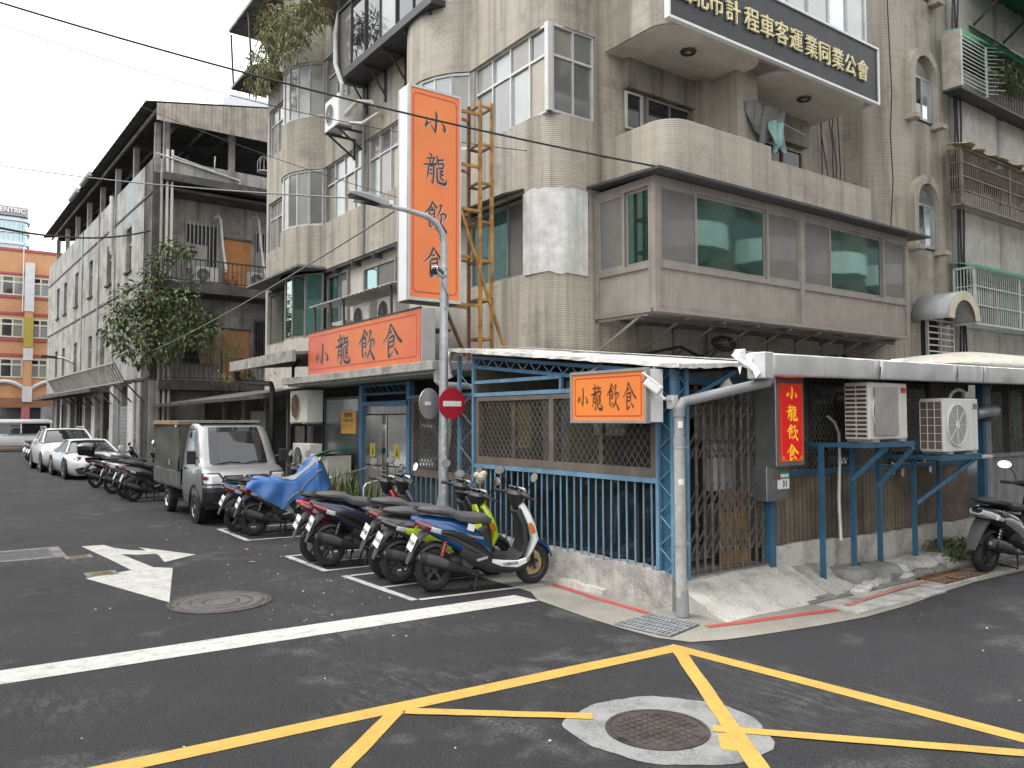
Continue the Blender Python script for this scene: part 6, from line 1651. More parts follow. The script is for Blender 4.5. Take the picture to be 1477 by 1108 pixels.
# ------------------------------------------------------------------ street lamp, traffic signs
LX, LY = 5.76, 9.7
lp = thing('street_lamp', 'galvanised street lamp pole with curved arm standing by the shop corner', 'street lamp', (LX, LY, 0))
g = MB(); g.tube([(LX, LY, 0), (LX, LY, 1.6), (LX, LY, 4.2)], [.075, .07, .052], 14); g.build('pole', 'galv', lp, smooth=True)
pts = [(LX, LY, 4.15), (LX, LY, 4.42), (LX-.03, LY, 4.6), (LX-.13, LY, 4.74), (LX-.29, LY, 4.815), (LX-.6, LY, 4.85), (LX-1.0, LY, 4.87)]
g = MB(); g.tube(pts, [.05, .049, .047, .044, .04, .034, .03], 12); g.build('arm', 'galv', lp, smooth=True)
g = MB(); xa = LX-.85; g.rings([[(x, LY+s*w, z+dz) for s, dz in ((-1, -h), (1, -h), (1.0, h*.2), (.7, h), (-.7, h), (-1.0, h*.2))] for x, w, h, z in ((xa, .05, .035, 4.885), (xa-.12, .075, .055, 4.9), (xa-.35, .11, .05, 4.93), (xa-.58, .1, .035, 4.955), (xa-.62, .06, .02, 4.96))])
g.build('lamp_head', 'pipe_grey', lp, smooth=True, edge=30)
g = MB(); g.box(xa-.52, xa-.16, LY-.075, LY+.075, 4.855, 4.872); g.build('lamp_glass', 'lens', lp)
g = MB(); g.box(xa-.05, xa+.0, LY-.09, LY-.06, 4.87, 4.93); g.build('maker_label', 'sign_white', lp)
for z in (1.45, 4.1, 3.98): 
    g = MB(); g.lathe([(.076 if z < 2 else .06, z), (.076 if z < 2 else .06, z+.03)], (LX, LY, 0), 'z', 14); g.build('band', 'alu_grey', lp)
g = MB()
for i in range(9):
    a = random.uniform(3.4, 5.0); z = .9+i*.12; r = .0735; g.add([(LX+r*cos(a), LY+r*sin(a), z), (LX+r*cos(a+.18), LY+r*sin(a+.18), z+.01), (LX+r*cos(a+.3), LY+r*sin(a+.3), z+.06), (LX+r*cos(a+.1), LY+r*sin(a+.1), z+.05)], [(0, 1, 2, 3)])
g.build('paint_flakes', 'sign_white', lp)
g = MB(); g.tube([(LX-.05, LY-.02, 3.9), (LX-.02, LY-.06, 3.8), (LX+.04, LY-.06, 3.7), (LX+.03, LY-.06, 3.55), (LX-.03, LY-.06, 3.5)], .012, 6); g.build('wire_tail', 'cable_grey', lp)
# camera on the pole
cc = thing('security_camera', 'silver security camera clamped to the street lamp pole', 'camera', (LX-.1, LY-.05, 4.0))
g = MB(); g.obox((LX-.17, LY-.12, 4.02), (.2, .1, .09), Matrix.Rotation(.5, 3, 'Z') @ Matrix.Rotation(.25, 3, 'Y')); g.build('housing', 'chrome', cc, bevel=.012)
g = MB(); g.beam((LX, LY-.05, 4.02), (LX-.1, LY-.1, 3.98), .03); g.build('arm', 'alu_white', cc)
g = MB(); g.obox((LX-.26, LY-.17, 4.0), (.03, .09, .08), Matrix.Rotation(.5, 3, 'Z')); g.build('front', 'lens', cc)
# no entry sign and the back of another
ne = thing('no_entry_sign', 'round red no entry sign with white bar on the lamp pole', 'traffic sign', (5.84, 9.6, 2.17))
g = MB(); g.lathe([(0, 0), (.218, 0), (.222, .004), (.222, .01), (0, .01)], (5.84, 9.6, 2.17), 'y', 36); g.build('disc', 'no_entry', ne, smooth=True, edge=30)
g = MB(); g.box(5.69, 5.99, 9.594, 9.599, 2.13, 2.205); g.build('bar', 'sign_white', ne)
g = MB(); g.box(5.74, 5.88, 9.611, 9.64, 2.25, 2.28); g.box(5.74, 5.88, 9.611, 9.64, 2.05, 2.08); g.build('clamp', 'galv', ne)
bs = thing('road_sign', 'round grey back of a road sign behind the no entry sign', 'traffic sign', (5.6, 9.8, 2.17))
Mr = Matrix.Rotation(.35, 3, 'Z'); g = MB(); c = Vector((5.6, 9.82, 2.17))
q = MB(); q.lathe([(0, 0), (.22, 0), (.22, .012), (0, .012)], (0, 0, 0), 'y', 32); g.add([c+Mr @ Vector(v) for v in q.v], q.f); g.build('disc', 'alu_grey', bs, smooth=True, edge=30)
g = MB(); g.obox(c+Mr @ Vector((-.05, -.012, .0)), (.1, .02, .05), Mr); g.build('clamp', 'sign_white', bs)
# white CCTV by the small sign
cv = thing('security_camera', 'white security camera on a bracket at the corner post', 'camera', (5.8, 5.55, 2.2))
a = P(932, 549, X=5.66); b = P(955, 566, X=5.75)
g = MB(); d = (b-a); M3 = d.to_track_quat('X', 'Z').to_matrix(); g.obox(a.lerp(b, .45), (d.length*.95, .09, .1), M3); g.build('housing', 'ac_bright', cv, bevel=.018)
g = MB(); g.obox(a.lerp(b, .3)+Vector((0, 0, .055)), (d.length*1.0, .1, .012), M3); g.build('sun_shield', 'sign_white', cv)
g = MB(); g.obox(a.lerp(b, -.05), (.02, .075, .08), M3); g.build('lens', 'lens', cv)
g = MB(); g.tube([b.lerp(a, .3)-Vector((0, 0, .04)), b+Vector((.02, -.0, -.06)), (6.0, 5.6, b.z-.07)], .018, 8); g.box(5.99, 6.05, 5.55, 5.65, b.z-.16, b.z-.02); g.build('bracket', 'sign_white', cv)
fl = thing('flood_lamp', 'small pale flood lamp hanging under the roof in the gate opening', 'lamp', (6.9, 5.5, 2.4))
c = P(1048, 552, Y=5.45); g = MB(); g.lathe([(.0, 0.05), (.03, .05), (.05, .0), (.085, -.06), (.08, -.065), (0, -.02)], c, 'z', 16); g.build('reflector', 'curtain', fl, smooth=True)
g = MB(); g.tube([c+Vector((0, 0, .04)), c+Vector((.0, .05, .18))], .01, 6); g.build('cord', 'cable', fl)

# ------------------------------------------------------------------ air conditioners of the main building
u1 = outdoor_unit('cream air conditioner with slotted side on a blue rack by the side wall', ((8.45+9.27)/2, 4.9, 1.68), 0, .82, .68, .3, ('ac_white', 'ac_mesh', 'ac_mesh'))
g = MB()
g.box(-.33, .16, -.03, -.022, .08, .63); g.build('flat_grille', 'ac_mesh', u1, W=False)
for c_ in (0, 1):
    for k in range(12):
        g = MB(); g.box(-.418, -.411, .03+c_*.135, .145+c_*.135, .06+k*.05, .087+k*.05); g.build('side_slot', 'ac_dark', u1, W=False)
g = MB(); g.box(.26, .37, -.012, -.006, .57, .63); g.build('maker_badge', 'no_entry', u1, W=False)
u2 = outdoor_unit('white air conditioner with wire-grid side on the further blue rack', (10.55, 4.88, 1.5), 0, .9, .7, .3, ('ac_bright', 'ac_mesh', 'ac_bright'))
g = MB(); g.box(-.456, -.451, .02, .29, .06, .66); g.build('coil', 'ac_brown', u2, W=False)
g = MB()
for k in range(7): g.beam((-.46, .02, .06+k*.1), (-.46, .29, .06+k*.1), .008)
for k in range(4): g.beam((-.462, .02+k*.09, .06), (-.462, .02+k*.09, .66), .008)
g.build('coil_guard', 'ac_bright', u2, W=False)
g = MB(); g.box(.3, .43, -.012, -.006, .57, .64); g.build('maker_badge', 'alu_brown', u2, W=False)
g = MB(); g.tube([(-.1, .1, .7), (-.05, .08, .78), (.05, .06, .82), (.2, .06, .8), (.3, .1, .74)], .022, 7); g.build('hose', 'pipe_grey', u2, W=False, smooth=True)
# blue racks
def rack(label, x0, x1, y, z, posts, brace):
    t = thing('steel_rack', label, 'rack', ((x0+x1)/2, y, 0))
    for yy in (y+.03, y+.28):
        g = MB(); g.beam((x0, yy, z-.03), (x1, yy, z-.03), .05, .06); g.build('shelf_bar', 'blue_deep', t)
    for xx in (x0+.03, x1-.03):
        g = MB(); g.beam((xx, y, z-.035), (xx, SY-.02, z-.035), .04, .05); g.build('shelf_arm', 'blue_deep', t)
    for px in posts:
        g = MB(); g.beam((px, y+.5, .1), (px, y+.5, z-.02), .052, .045); g.beam((px+.03, y+.52, .1), (px+.03, y+.52, z-.02), .012, .05); g.build('leg', 'blue_deep', t)
    for a, b in brace:
        g = MB(); g.beam(a, b, .035, .05); g.build('brace', 'blue_paint', t)
rack('blue slotted steel rack carrying the cream air conditioner', 8.3, 9.45, 4.9, 1.68, (8.28, 8.92, 9.5), [((8.9, 5.4, 1.2), (8.9, 4.95, 1.62)), ((9.48, 5.4, 1.1), (9.48, 4.95, 1.6))])
rack('blue steel rack carrying the white air conditioner', 10.05, 11.1, 4.88, 1.49, (10.3, 10.95), [((10.3, 5.35, .85), (11.05, 4.95, 1.42)), ((10.1, 5.4, 1.45), (10.95, 5.4, 1.45))])
g = MB(); g.box(10.15, 11.45, 4.9, 5.0, 1.42, 1.46); tag(g.build('shelf_plank', 'concrete_pale', bevel=.005), 'pale plank under the white air conditioner', 'plank')
hz = thing('drain_hose', 'thin cream drain hose curling down beside the cream air conditioner', 'hose', (8.3, 5.5, 1.2))
g = MB(); a = P(1193, 600, Y=5.6); b = P(1210, 625, Y=5.55); g.tube([a, P(1203, 608, Y=5.56), b, P(1211, 660, Y=5.5), P(1210, 720, Y=5.45), P(1213, 780, Y=5.4)], .018, 7); g.build('tube', 'pvc_white', hz, smooth=True)
# unit on the left wall, third floor
outdoor_unit('white air conditioner bracketed high on the tiled left wall', (7.55, 18.1, 9.05), -pi/2, .85, .78, .36, ('ac_bright', 'ac_dark', 'ac_mesh'))
br = thing('wall_bracket', 'steel wall bracket under the high air conditioner', 'bracket', (8.0, 18.1, 8.9))
for y in (17.8, 18.4):
    g = MB(); g.beam((8.3, y, 9.02), (7.5, y, 9.02), .05); g.beam((8.28, y, 8.55), (7.6, y, 9.0), .04); g.beam((8.28, y, 9.02), (8.28, y, 8.5), .05); g.build('arm', 'alu_dark', br)
g = MB(); g.tube([(7.65, 17.75, 9.6), (7.6, 17.6, 10.0), (7.55, 17.9, 10.6), (7.58, 18.0, 11.4), (7.7, 18.05, 12.0), (8.0, 18.1, 12.1)], .055, 8); tag(g.build('refrigerant_pipe', 'pvc_white', smooth=True), 'white wrapped pipe rising from the high air conditioner to the dark window box', 'pipe')
g = MB(); g.tube([(7.7, 17.7, 9.3), (7.9, 17.4, 9.6), (8.1, 17.0, 9.5), (8.2, 16.8, 9.2), (8.0, 17.3, 9.05), (7.8, 17.6, 9.1)], .045, 8); tag(g.build('refrigerant_pipe', 'pvc_white', smooth=True), 'white pipe looped on the wall beside the high air conditioner', 'pipe')
# three units under a small ribbed shelter on the canopy
for k, (y, lb) in enumerate(((13.9, 'grey air conditioner nearest the tall sign under the ribbed shelter'), (15.05, 'middle grey air conditioner under the ribbed shelter'), (16.3, 'farthest grey air conditioner under the ribbed shelter'))):
    outdoor_unit(lb, (6.95, y, 3.72-.25*(k == 2)), -pi/2, .8, .62, .3, ('concrete_pale', 'ac_dark', 'alu_dark'))
sh = thing('ribbed_shelter', 'small white ribbed shelter over air conditioners behind the long sign', 'shelter', (7.2, 15.5, 3))
g = MB(); n = 44; g.rings([[(6.75, lerp(13.2, 17.4, i/n), 4.5+.02*(i % 2)), (8.0, lerp(13.2, 17.4, i/n), 4.65+.02*(i % 2))] for i in range(n+1)], closed=False); g.build('sheet', 'roof_white', sh, solid=.015)
for y in (13.4, 15.6, 16.3, 17.2):
    g = MB(); g.beam((6.85, y, 2.82), (6.85, y+.1, 4.5), .04); g.build('post', 'alu_dark', sh)
g = MB(); g.box(6.7, 8.0, 13.2, 17.2, 3.66, 3.7); g.build('shelf', 'alu_dark', sh)
# units beside the entrance
outdoor_unit('beige air conditioner with brown grille hanging beside the entrance', (6.2, 16.55, 1.85), -pi/2, 1.0, .72, .36, ('ac_white', 'ac_brown', 'ac_brown'))
outdoor_unit('lower beige air conditioner stacked beside the entrance', (6.25, 16.5, .75), -pi/2, 1.0, .68, .36, ('ac_white', 'ac_dark', 'ac_mesh'))
st_ = thing('unit_stand', 'dark steel stand holding the two beige air conditioners by the entrance', 'stand', (6.4, 16.5, 0))
for y in (16.0, 17.0):
    g = MB(); g.box(6.2, 6.56, y-.03, y+.03, 1.8, 1.85); g.box(6.2, 6.56, y-.03, y+.03, .7, .75); g.box(6.52, 6.57, y-.03, y+.03, 0, 1.8); g.build('frame', 'black_iron', st_)
bxs = thing('cardboard_stack', 'beige cupboard with a green lid beside the covered scooter', 'box', (6.2, 15.0, 0))
g = MB(); g.box(5.95, 6.45, 14.35, 15.35, 0, 1.25); g.build('body', 'render_cream', bxs, bevel=.01)
g = MB(); g.add([(5.85, 14.2, 1.35), (5.85, 15.0, 1.2), (6.5, 15.4, 1.3), (6.5, 14.3, 1.42)], [(0, 1, 2, 3)]); g.build('lid', 'green_plate', bxs, solid=.02)

# ------------------------------------------------------------------ overhead cables
def wire(label, pts, r, m_='cable', sag=0., name='overhead_cable'):
    g = MB()
    if len(pts) == 2: pts = chain(pts[0], pts[1], sag, 24)
    g.tube(pts, r, 6); tag(g.build(name, m_, smooth='all'), label, 'cable')
wire('thick black cable crossing from the sky to the corner of the bronze bay', [P(-60, -15, Y=14), P(967, 244, Y=8.8)], .016, sag=.18)
wire('thin black cable crossing in front of the tall sign to the tiled corner', [P(-40, 20, Y=15), P(880, 228, Y=10.45)], .007, sag=.42)
wire('grey cable running from the street to the lamp head', [P(-40, 232, Y=22), (LX-.9, LY, 4.95)], .012, 'cable_grey', .12)
wire('black bundled cable sagging to the old building corner', [P(-30, 322, Y=22), (5.75, 29.9, 8.6)], .03, sag=.3)
wire('pale guy wire from the lamp head down to the old building', [(LX-.8, LY, 4.8), (5.6, 30.5, 4.2)], .012, 'cable_grey', .15)
wire('thin cable along the mid-height of the tall sign to the scaffold', [P(-40, 40, Y=18), (7.26, 11.05, 5.3)], .006, sag=.3)
rr = random.Random(77)
for k in range(7):
    x = 16.1+k*.22; zt_ = 13+rr.uniform(0, 2)
    pts = [(x+rr.uniform(-.2, .2)*(i/8), 10.42 if x < 17.3 else 9.46, lerp(zt_, 5.9-rr.uniform(0, .6), i/8)) for i in range(9)]
    if x > 17.2: pts = [(max(p[0], 17.35), p[1]-.02, p[2]) for p in pts]
    wire('black cable hanging on the tiled wall between balcony and stair tower, strand %s' % 'first second third fourth fifth sixth seventh'.split()[k], pts, .014, name='wall_cable')
wire('black cables looping along the wall under the bronze bay', [(10.2, 10.3, 3.1), (11.2, 10.2, 3.3), (12.2, 10.2, 3.0), (13.5, 10.2, 2.95), (15, 10.2, 3.15), (16.5, 10.2, 3.4), (17.3, 10.0, 3.1), (17.6, 9.6, 2.9)], .03, name='wall_cable')
g = MB(); c = P(1045, 496, Y=9.9)
for k in range(9):
    a0 = rr.uniform(0, 6); rx, rz2 = rr.uniform(.2, .38), rr.uniform(.06, .16)
    g.tube([(c.x+rx*cos(a0+t*.5), c.y+rr.uniform(-.05, .05), c.z+rz2*sin(a0+t*.5)) for t in range(14)], .012, 5)
g.tube([c, c+Vector((-.6, .2, -.3)), c+Vector((-1.3, .2, -.42))], .013, 5); g.tube([c+Vector((-.1, 0, 0)), c+Vector((-.3, .2, -.4))], .012, 5)
tag(g.build('cable_coil', 'cable', smooth='all'), 'coiled black cable hanging under the bronze bay', 'cable')
for k, (dx, lb) in enumerate(((0, 'left'), (.07, 'right'), (.15, 'outer'))):
    pts = [(20.2+dx+rr.uniform(-.05, .05), 9.3-.03*k, lerp(12.5, 2.6, i/12)) for i in range(13)]
    wire('%s strand of the black cables down the joint beside the stair tower' % lb, pts, .025, name='wall_cable')
# cloth and sheeting hung on the balcony
cl = thing('clothes_cover', 'grey plastic sheet hung on the balcony rail with a turquoise cloth', 'sheet', (13.1, 9.5, 7))
def drape(c, w, h, seed, amp):
    r_ = random.Random(seed); ph = r_.uniform(0, 6); g = MB()
    g.grid(lambda u, v: (c[0]+(u-.5)*w*(1-.25*v*abs(sin(ph+u*3))), c[1]+amp*sin(u*14+ph+v*2)+amp*.6*sin(u*31+v*5), c[2]-h*v*(1-.3*abs(sin(u*5+ph)))), 26, 12); return g
mat('plastic_grey', (.11, .11, .105), .4, var=.35); mat('cloth_teal', (.22, .36, .35), .8, var=.2)
p = P(1106, 160, Y=9.45); drape((p.x, 9.45, p.z+.1), 1.2, .85, 3, .05).build('plastic_sheet', 'plastic_grey', cl, smooth='all', recalc=False)
p = P(1122, 180, Y=9.3); drape((p.x, 9.3, p.z+.05), .42, .62, 8, .05).build('cloth', 'cloth_teal', cl, smooth='all', recalc=False)
g = MB(); g.tube([(12.45, 9.5, 7.95), (14.2, 9.5, 7.75)], .02, 6); g.build('pole', 'alu_grey', cl)
# cream vaulted roof behind the gutter, pink bag, small roof things
cr = thing('vaulted_roof', 'cream rounded sheet roof behind the aluminium gutter', 'roof', (16, 7, 2.6))
a = P(1330, 523, Y=7.2)
g = MB(); n = 14
g.rings([[(x, 6.3+1.0*(1-cos(pi*i/n)), 2.86+ h*sin(pi*i/n)) for i in range(n+1)] for x, h in ((a.x-.6, .02), (a.x+.3, .22), (a.x+1.5, .34), (a.x+9, .4))], closed=False); g.build('vault', 'roof_cream', cr, smooth='all', solid=.02)
mat('pink', (.6, .12, .42), .5, var=.1)
c = P(1352, 528, Y=5.2); g = MB(); g.lathe([(0, .05), (.06, .045), (.11, .01), (.12, -.03), (0, -.04)], c, 'z', 10); tag(g.build('plastic_bag', 'pink', smooth=True), 'small pink plastic bag lying on the lean-to roof', 'bag')
c = P(1298, 520, Y=6.5); g = MB(); g.box(c.x-.12, c.x+.12, c.y-.1, c.y+.1, c.z-.1, c.z+.02); tag(g.build('roof_box', 'ac_bright', bevel=.02), 'small white plastic box on the lean-to roof', 'box')
# elbow duct at the far wall
g = MB(); c = P(1413, 597, Y=5.4); g.tube([c+Vector((-.1, 0, 0)), c+Vector((.1, -.05, .04)), c+Vector((.35, -.05, .05)), c+Vector((.5, .05, -.02)), c+Vector((.52, .3, -.05))], .085, 12); tag(g.build('duct_elbow', 'galv', smooth='all'), 'short silver duct elbow beside the white air conditioner', 'duct')
# street lamp arm fixed on the old building
ol = thing('street_lamp', 'street lamp on a long arm fixed to the old building wall', 'street lamp', (5.2, 52, 4))
a, b, c = P(106, 524, X=5.3), P(82, 516, X=4.6), P(60, 512, X=4.1)
g = MB(); g.tube([a, a.lerp(b, .6)+Vector((0, 0, .08)), b], .06, 7); g.build('arm', 'alu_grey', ol, smooth=True)
g = MB(); g.beam(b, b+Vector((-.75, -.1, .05)), .3, .12); g.build('lamp_head', 'alu_dark', ol, bevel=.03)
# ------------------------------------------------------------------ vehicles
def paint(name, c, metal=.3, rough=.3, coat=.8): return mat(name, c, rough, metal, var=.03, scale=2, coat=coat)
paint('silver_paint', (.36, .365, .365), .6, .32, .5); paint('white_car', (.8, .8, .8), .0); paint('white_car2', (.74, .745, .76), .1)
mat('canvas_olive', (.075, .08, .065), .85, var=.15, scale=3, bump=.2, bscale=30)
mat('plastic_black', (.018, .018, .019), .5, var=.15); mat('plastic_grey2', (.06, .06, .062), .55, var=.1); mat('bed_grey', (.2, .205, .2), .5, .3, var=.12)
def rrect(hw, yf, yb, r, z, n=5):
    pts = []
    for cx, cy, a0 in ((hw-r, yb-r, 0), (-hw+r, yb-r, pi/2), (-hw+r, yf+r, pi), (hw-r, yf+r, 1.5*pi)):
        pts += [(cx+r*cos(a0+k*pi/2/n), cy+r*sin(a0+k*pi/2/n), z) for k in range(n+1)]
    return pts
def wheel(parent, c, r, w, side, hub='steel', spokes=8, name='wheel'):
    """wheel with its axle along x; side = -1 shows its face to -x"""
    g = MB(); g.lathe([(r*.62, -w/2), (r*.9, -w/2), (r*.98, -w*.38), (r, -w*.2), (r, w*.2), (r*.98, w*.38), (r*.9, w/2), (r*.62, w/2)], c, 'x', 28); t = g.build(name, 'rubber', parent, W=False, smooth=True, edge=35)
    g = MB(); g.lathe([(r*.63, side*w*.48), (r*.58, side*w*.5), (r*.54, side*w*.3), (r*.5, side*w*.26), (r*.2, side*w*.42), (r*.16, side*w*.5), (0, side*w*.5)], c, 'x', 24); h = g.build('rim', hub, t, W=False, smooth=True, edge=30)
    g = MB()
    for k in range(spokes):
        a = 2*pi*k/spokes; g.obox(Vector(c)+Vector((side*w*.37, cos(a)*r*.37, sin(a)*r*.37)), (.012, r*.13, r*.13), Matrix.Rotation(a, 3, 'X'))
    g.build('rim_holes', 'plastic_black', h, W=False)
    return t

# --- silver light truck with canvas box
trk = thing('light_truck', 'silver light truck with olive canvas box parked behind the scooters', 'truck', (4.64, 15.0, 0))
lv = [(.33, .72, .08, 1.72), (.45, .755, .02, 1.75), (.62, .775, -.01, 1.75), (.8, .775, .015, 1.75), (.92, .77, .06, 1.75), (1.0, .765, .17, 1.75), (1.045, .755, .32, 1.75), (1.075, .745, .45, 1.75), (1.25, .735, .56, 1.75), (1.5, .705, .72, 1.75), (1.72, .665, .87, 1.74), (1.82, .64, .97, 1.72), (1.87, .6, 1.08, 1.68), (1.885, .5, 1.2, 1.58)]
def tk(z):
    for a, b in zip(lv[:-1], lv[1:]):
        if a[0] <= z <= b[0]:
            t = (z-a[0])/(b[0]-a[0]); return lerp(a[1], b[1], t), lerp(a[2], b[2], t)
g = MB(); g.rings([rrect(h, a, b, .13 if z > 1.0 else .16, z, 6) for z, h, a, b in lv]); g.build('cab', 'silver_paint', trk, W=False, smooth=True, edge=50)
def front_panel(name, mt, pts, d=.006, parent=None, nx=8):
    """panel that follows the cab front; pts = rows of (z, x0, x1)"""
    g = MB(); rr_ = []; q = []
    for a, b in zip(pts[:-1], pts[1:]): q += [tuple(lerp(a[j], b[j], k/6) for j in range(3)) for k in range(6)]
    pts = q+[pts[-1]]
    for z, xa, xb in pts:
        hw, yf = tk(z); row = []
        for i in range(nx+1):
            x = lerp(xa, xb, i/nx); e = max(0, abs(x)-(hw-.16)); r_ = .16
            yy = yf + (r_-sqrt(max(0, r_*r_-min(e, r_*.98)**2)) if e > 0 else 0)
            row.append((x, yy-d, z))
        rr_.append(row)
    g.rings(rr_, closed=False); return g.build(name, mt, parent or trk, W=False, smooth='all')
front_panel('windscreen', 'car_glass', [(z, -tk(z)[0]*.945, tk(z)[0]*.945) for z in (1.11, 1.25, 1.4, 1.55, 1.7, 1.8)])
front_panel('bumper', 'plastic_black', [(z, -.775, .775) for z in (.335, .45, .6, .7)], .03, nx=16)
front_panel('grille', 'plastic_black', [(.79, -.4, .4), (.86, -.42, .42), (.915, -.4, .4)], .008)
front_panel('grille_bar', 'chrome', [(.835, -.4, .4), (.86, -.41, .41)], .014)
g = MB(); hw, yf = tk(.86); g.lathe([(.06, -.02), (.075, -.03), (.06, -.035)], (0, yf, .85), 'y', 18); g.beam((-.11, yf-.03, .875), (-.03, yf-.03, .85), .012, .03); g.beam((.11, yf-.03, .875), (.03, yf-.03, .85), .012, .03); g.build('emblem', 'chrome', trk, W=False)
for s in (-1, 1):
    front_panel('headlight_surround', 'plastic_black', [(.745, s*.42, s*.775), (.84, s*.4, s*.775), (.965, s*.47, s*.775)], .009)
    front_panel('headlight', 'lamp_clear', [(.77, s*.46, s*.745), (.84, s*.44, s*.765), (.94, s*.51, s*.765)], .014)
    front_panel('indicator', 'lamp_red', [(.84, s*.68, s*.77), (.9, s*.68, s*.77)], .018)
    g = MB(); yy = tk(.5)[1]; g.lathe([(.075, -.04), (.06, -.045), (.05, -.02), (0, -.02)], (s*.56, yy+.03, .5), 'y', 16); g.build('fog_lamp', 'chrome', trk, W=False, smooth=True)
    g = MB(); g.lathe([(0, 0), (.052, -.004)], (s*.56, yy-.0, .5), 'y', 14); g.build('fog_glass', 'lamp_clear', trk, W=False)
    g = MB(); g.tube([(s*.74, .6, 1.22), (s*.86, .5, 1.26)], .018, 6); m_ = g.build('mirror_arm', 'plastic_black', trk, W=False)
    g = MB(); g.rings([[(s*.87+dx*sx, .46+dy, 1.25+dz*sx) for dx, dz in ((-.07, -.13), (.07, -.13), (.08, 0), (.07, .12), (-.07, .12), (-.08, 0))] for dy, sx in ((0, .85), (.03, 1), (.1, 1), (.115, .9))]); g.build('mirror_housing', 'plastic_black', m_, W=False, smooth=True)
    # door glass and seams on both flanks
    g = MB(); q = lambda y, z: (s*(tk(z)[0]+.004), y, z)
    g.add([q(.78, 1.14), q(1.45, 1.14), q(1.45, 1.7), q(1.1, 1.7), q(.95, 1.55)], [(0, 1, 2, 3, 4)]); g.build('door_glass', 'car_glass', trk, W=False)
    g = MB()
    for a, b in (((.66, .62), (.7, 1.08)), ((.7, 1.08), (.92, 1.6)), ((1.5, .5), (1.5, 1.76)), ((.92, 1.6), (1.08, 1.76)), ((1.08, 1.76), (1.5, 1.76)), ((1.05, .48), (1.5, .48)), ((.75, 1.1), (1.5, 1.1))):
        g.beam(q(*a), q(*b), .012, .008)
    g.build('door_seam', 'plastic_black', trk, W=False)
    g = MB(); g.box(s*.785-.012, s*.785+.012, 1.3, 1.44, .99, 1.02); g.build('door_handle', 'plastic_black', trk, W=False)
    # wheel arch (dark disc) and wheels
    g = MB(); g.lathe([(0, -.01), (.36, -.01), (.36, .01), (0, .01)], (s*.752, .66, .33), 'x', 24); g.build('wheel_arch', 'plastic_black', trk, W=False)
    g = MB(); g.lathe([(.36, -.02), (.4, -.02), (.4, .02), (.36, .02)], (s*.765, .66, .33), 'x', 24, -.15, pi+.15); g.build('arch_trim', 'plastic_black', trk, W=False)
    wheel(trk, (s*.69, .66, .285), .285, .16, s, 'steel', 8)
    wheel(trk, (s*.66, 3.05, .285), .285, .16, s, 'steel', 8)
g = MB(); g.box(-.7, .7, .1, 1.7, .3, .36); g.box(-.35, .35, 1.7, 4.0, .36, .5); g.build('chassis', 'plastic_black', trk, W=False)
for k, (a, b) in enumerate(((-.5, .02), (.02, .5))):
    g = MB(); z0, z1 = 1.13, 1.19; y_ = lambda z: tk(z)[1]-.018
    g.tube([(a, y_(1.1), 1.1), (lerp(a, b, .6), y_(1.14), 1.145), (b, y_(1.13), 1.13)], .009, 5); g.build('wiper', 'plastic_black', trk, W=False)
g = MB(); g.box(-.6, .6, 1.0, 1.7, 1.884, 1.892); 
for k in range(6): g.box(-.5+k*.2-.02, -.5+k*.2+.02, 1.15, 1.6, 1.886, 1.9)
g.build('roof_ribs', 'silver_paint', trk, W=False)
# load bed with drop sides
g = MB(); g.box(-.76, .76, 1.82, 4.1, .56, .64); g.build('bed_floor', 'bed_grey', trk, W=False)
for s in (-1, 1):
    g = MB(); g.box(s*.775-.02, s*.775+.02, 1.82, 4.1, .6, .92)
    for k in range(12): g.box(s*.8-.012, s*.8+.012, 1.86+k*.19, 1.93+k*.19, .62, .9)
    g.build('drop_side', 'bed_grey', trk, W=False)
    g = MB(); g.box(s*.62-.1, s*.62+.1, 2.68, 2.7, .3, .62); g.build('mud_flap', 'rubber', trk, W=False)
g = MB(); g.box(-.78, .78, 4.1, 4.13, .6, .95); g.build('tail_gate', 'bed_grey', trk, W=False)
# canvas over the frame, sagging hem
def canvas_side(s):
    g = MB()
    def fn(u, v):
        y = lerp(1.8, 4.12, u); hem = .93-.06*sin(u*pi)-.03*sin(u*9); z = lerp(1.84, hem, v)
        x = s*(.79+.018*sin(u*11+v*2)*v+.012*sin(v*9+u*4))
        return (x, y, z)
    g.grid(fn, 26, 12); return g
for s in (-1, 1): canvas_side(s).build('canvas_side', 'canvas_olive', trk, W=False, smooth='all', recalc=False)
for q in (1.79, 4.1): g = MB(); g.box(-.79, .79, q, q+.02, .95, 1.84); g.build('canvas_end', 'canvas_olive', trk, W=False)
g = MB(); g.box(-.81, .81, 1.76, 4.14, 1.84, 1.93); g.build('canvas_top', 'inside_warm', trk, W=False, bevel=.02)
g = MB(); g.box(-.822, -.812, 1.76, 4.14, 1.85, 1.92); g.build('top_edge', 'wood', trk, W=False)
g = MB(); g.box(-.83, -.81, 2.5, 2.53, 1.02, 1.14); g.box(-.83, -.81, 2.5, 2.58, 1.12, 1.14); g.build('strap', 'pvc_white', trk, W=False)
g = MB(); g.box(-.83, -.812, 1.95, 2.05, 1.8, 1.84); g.build('label', 'paper', trk, W=False)

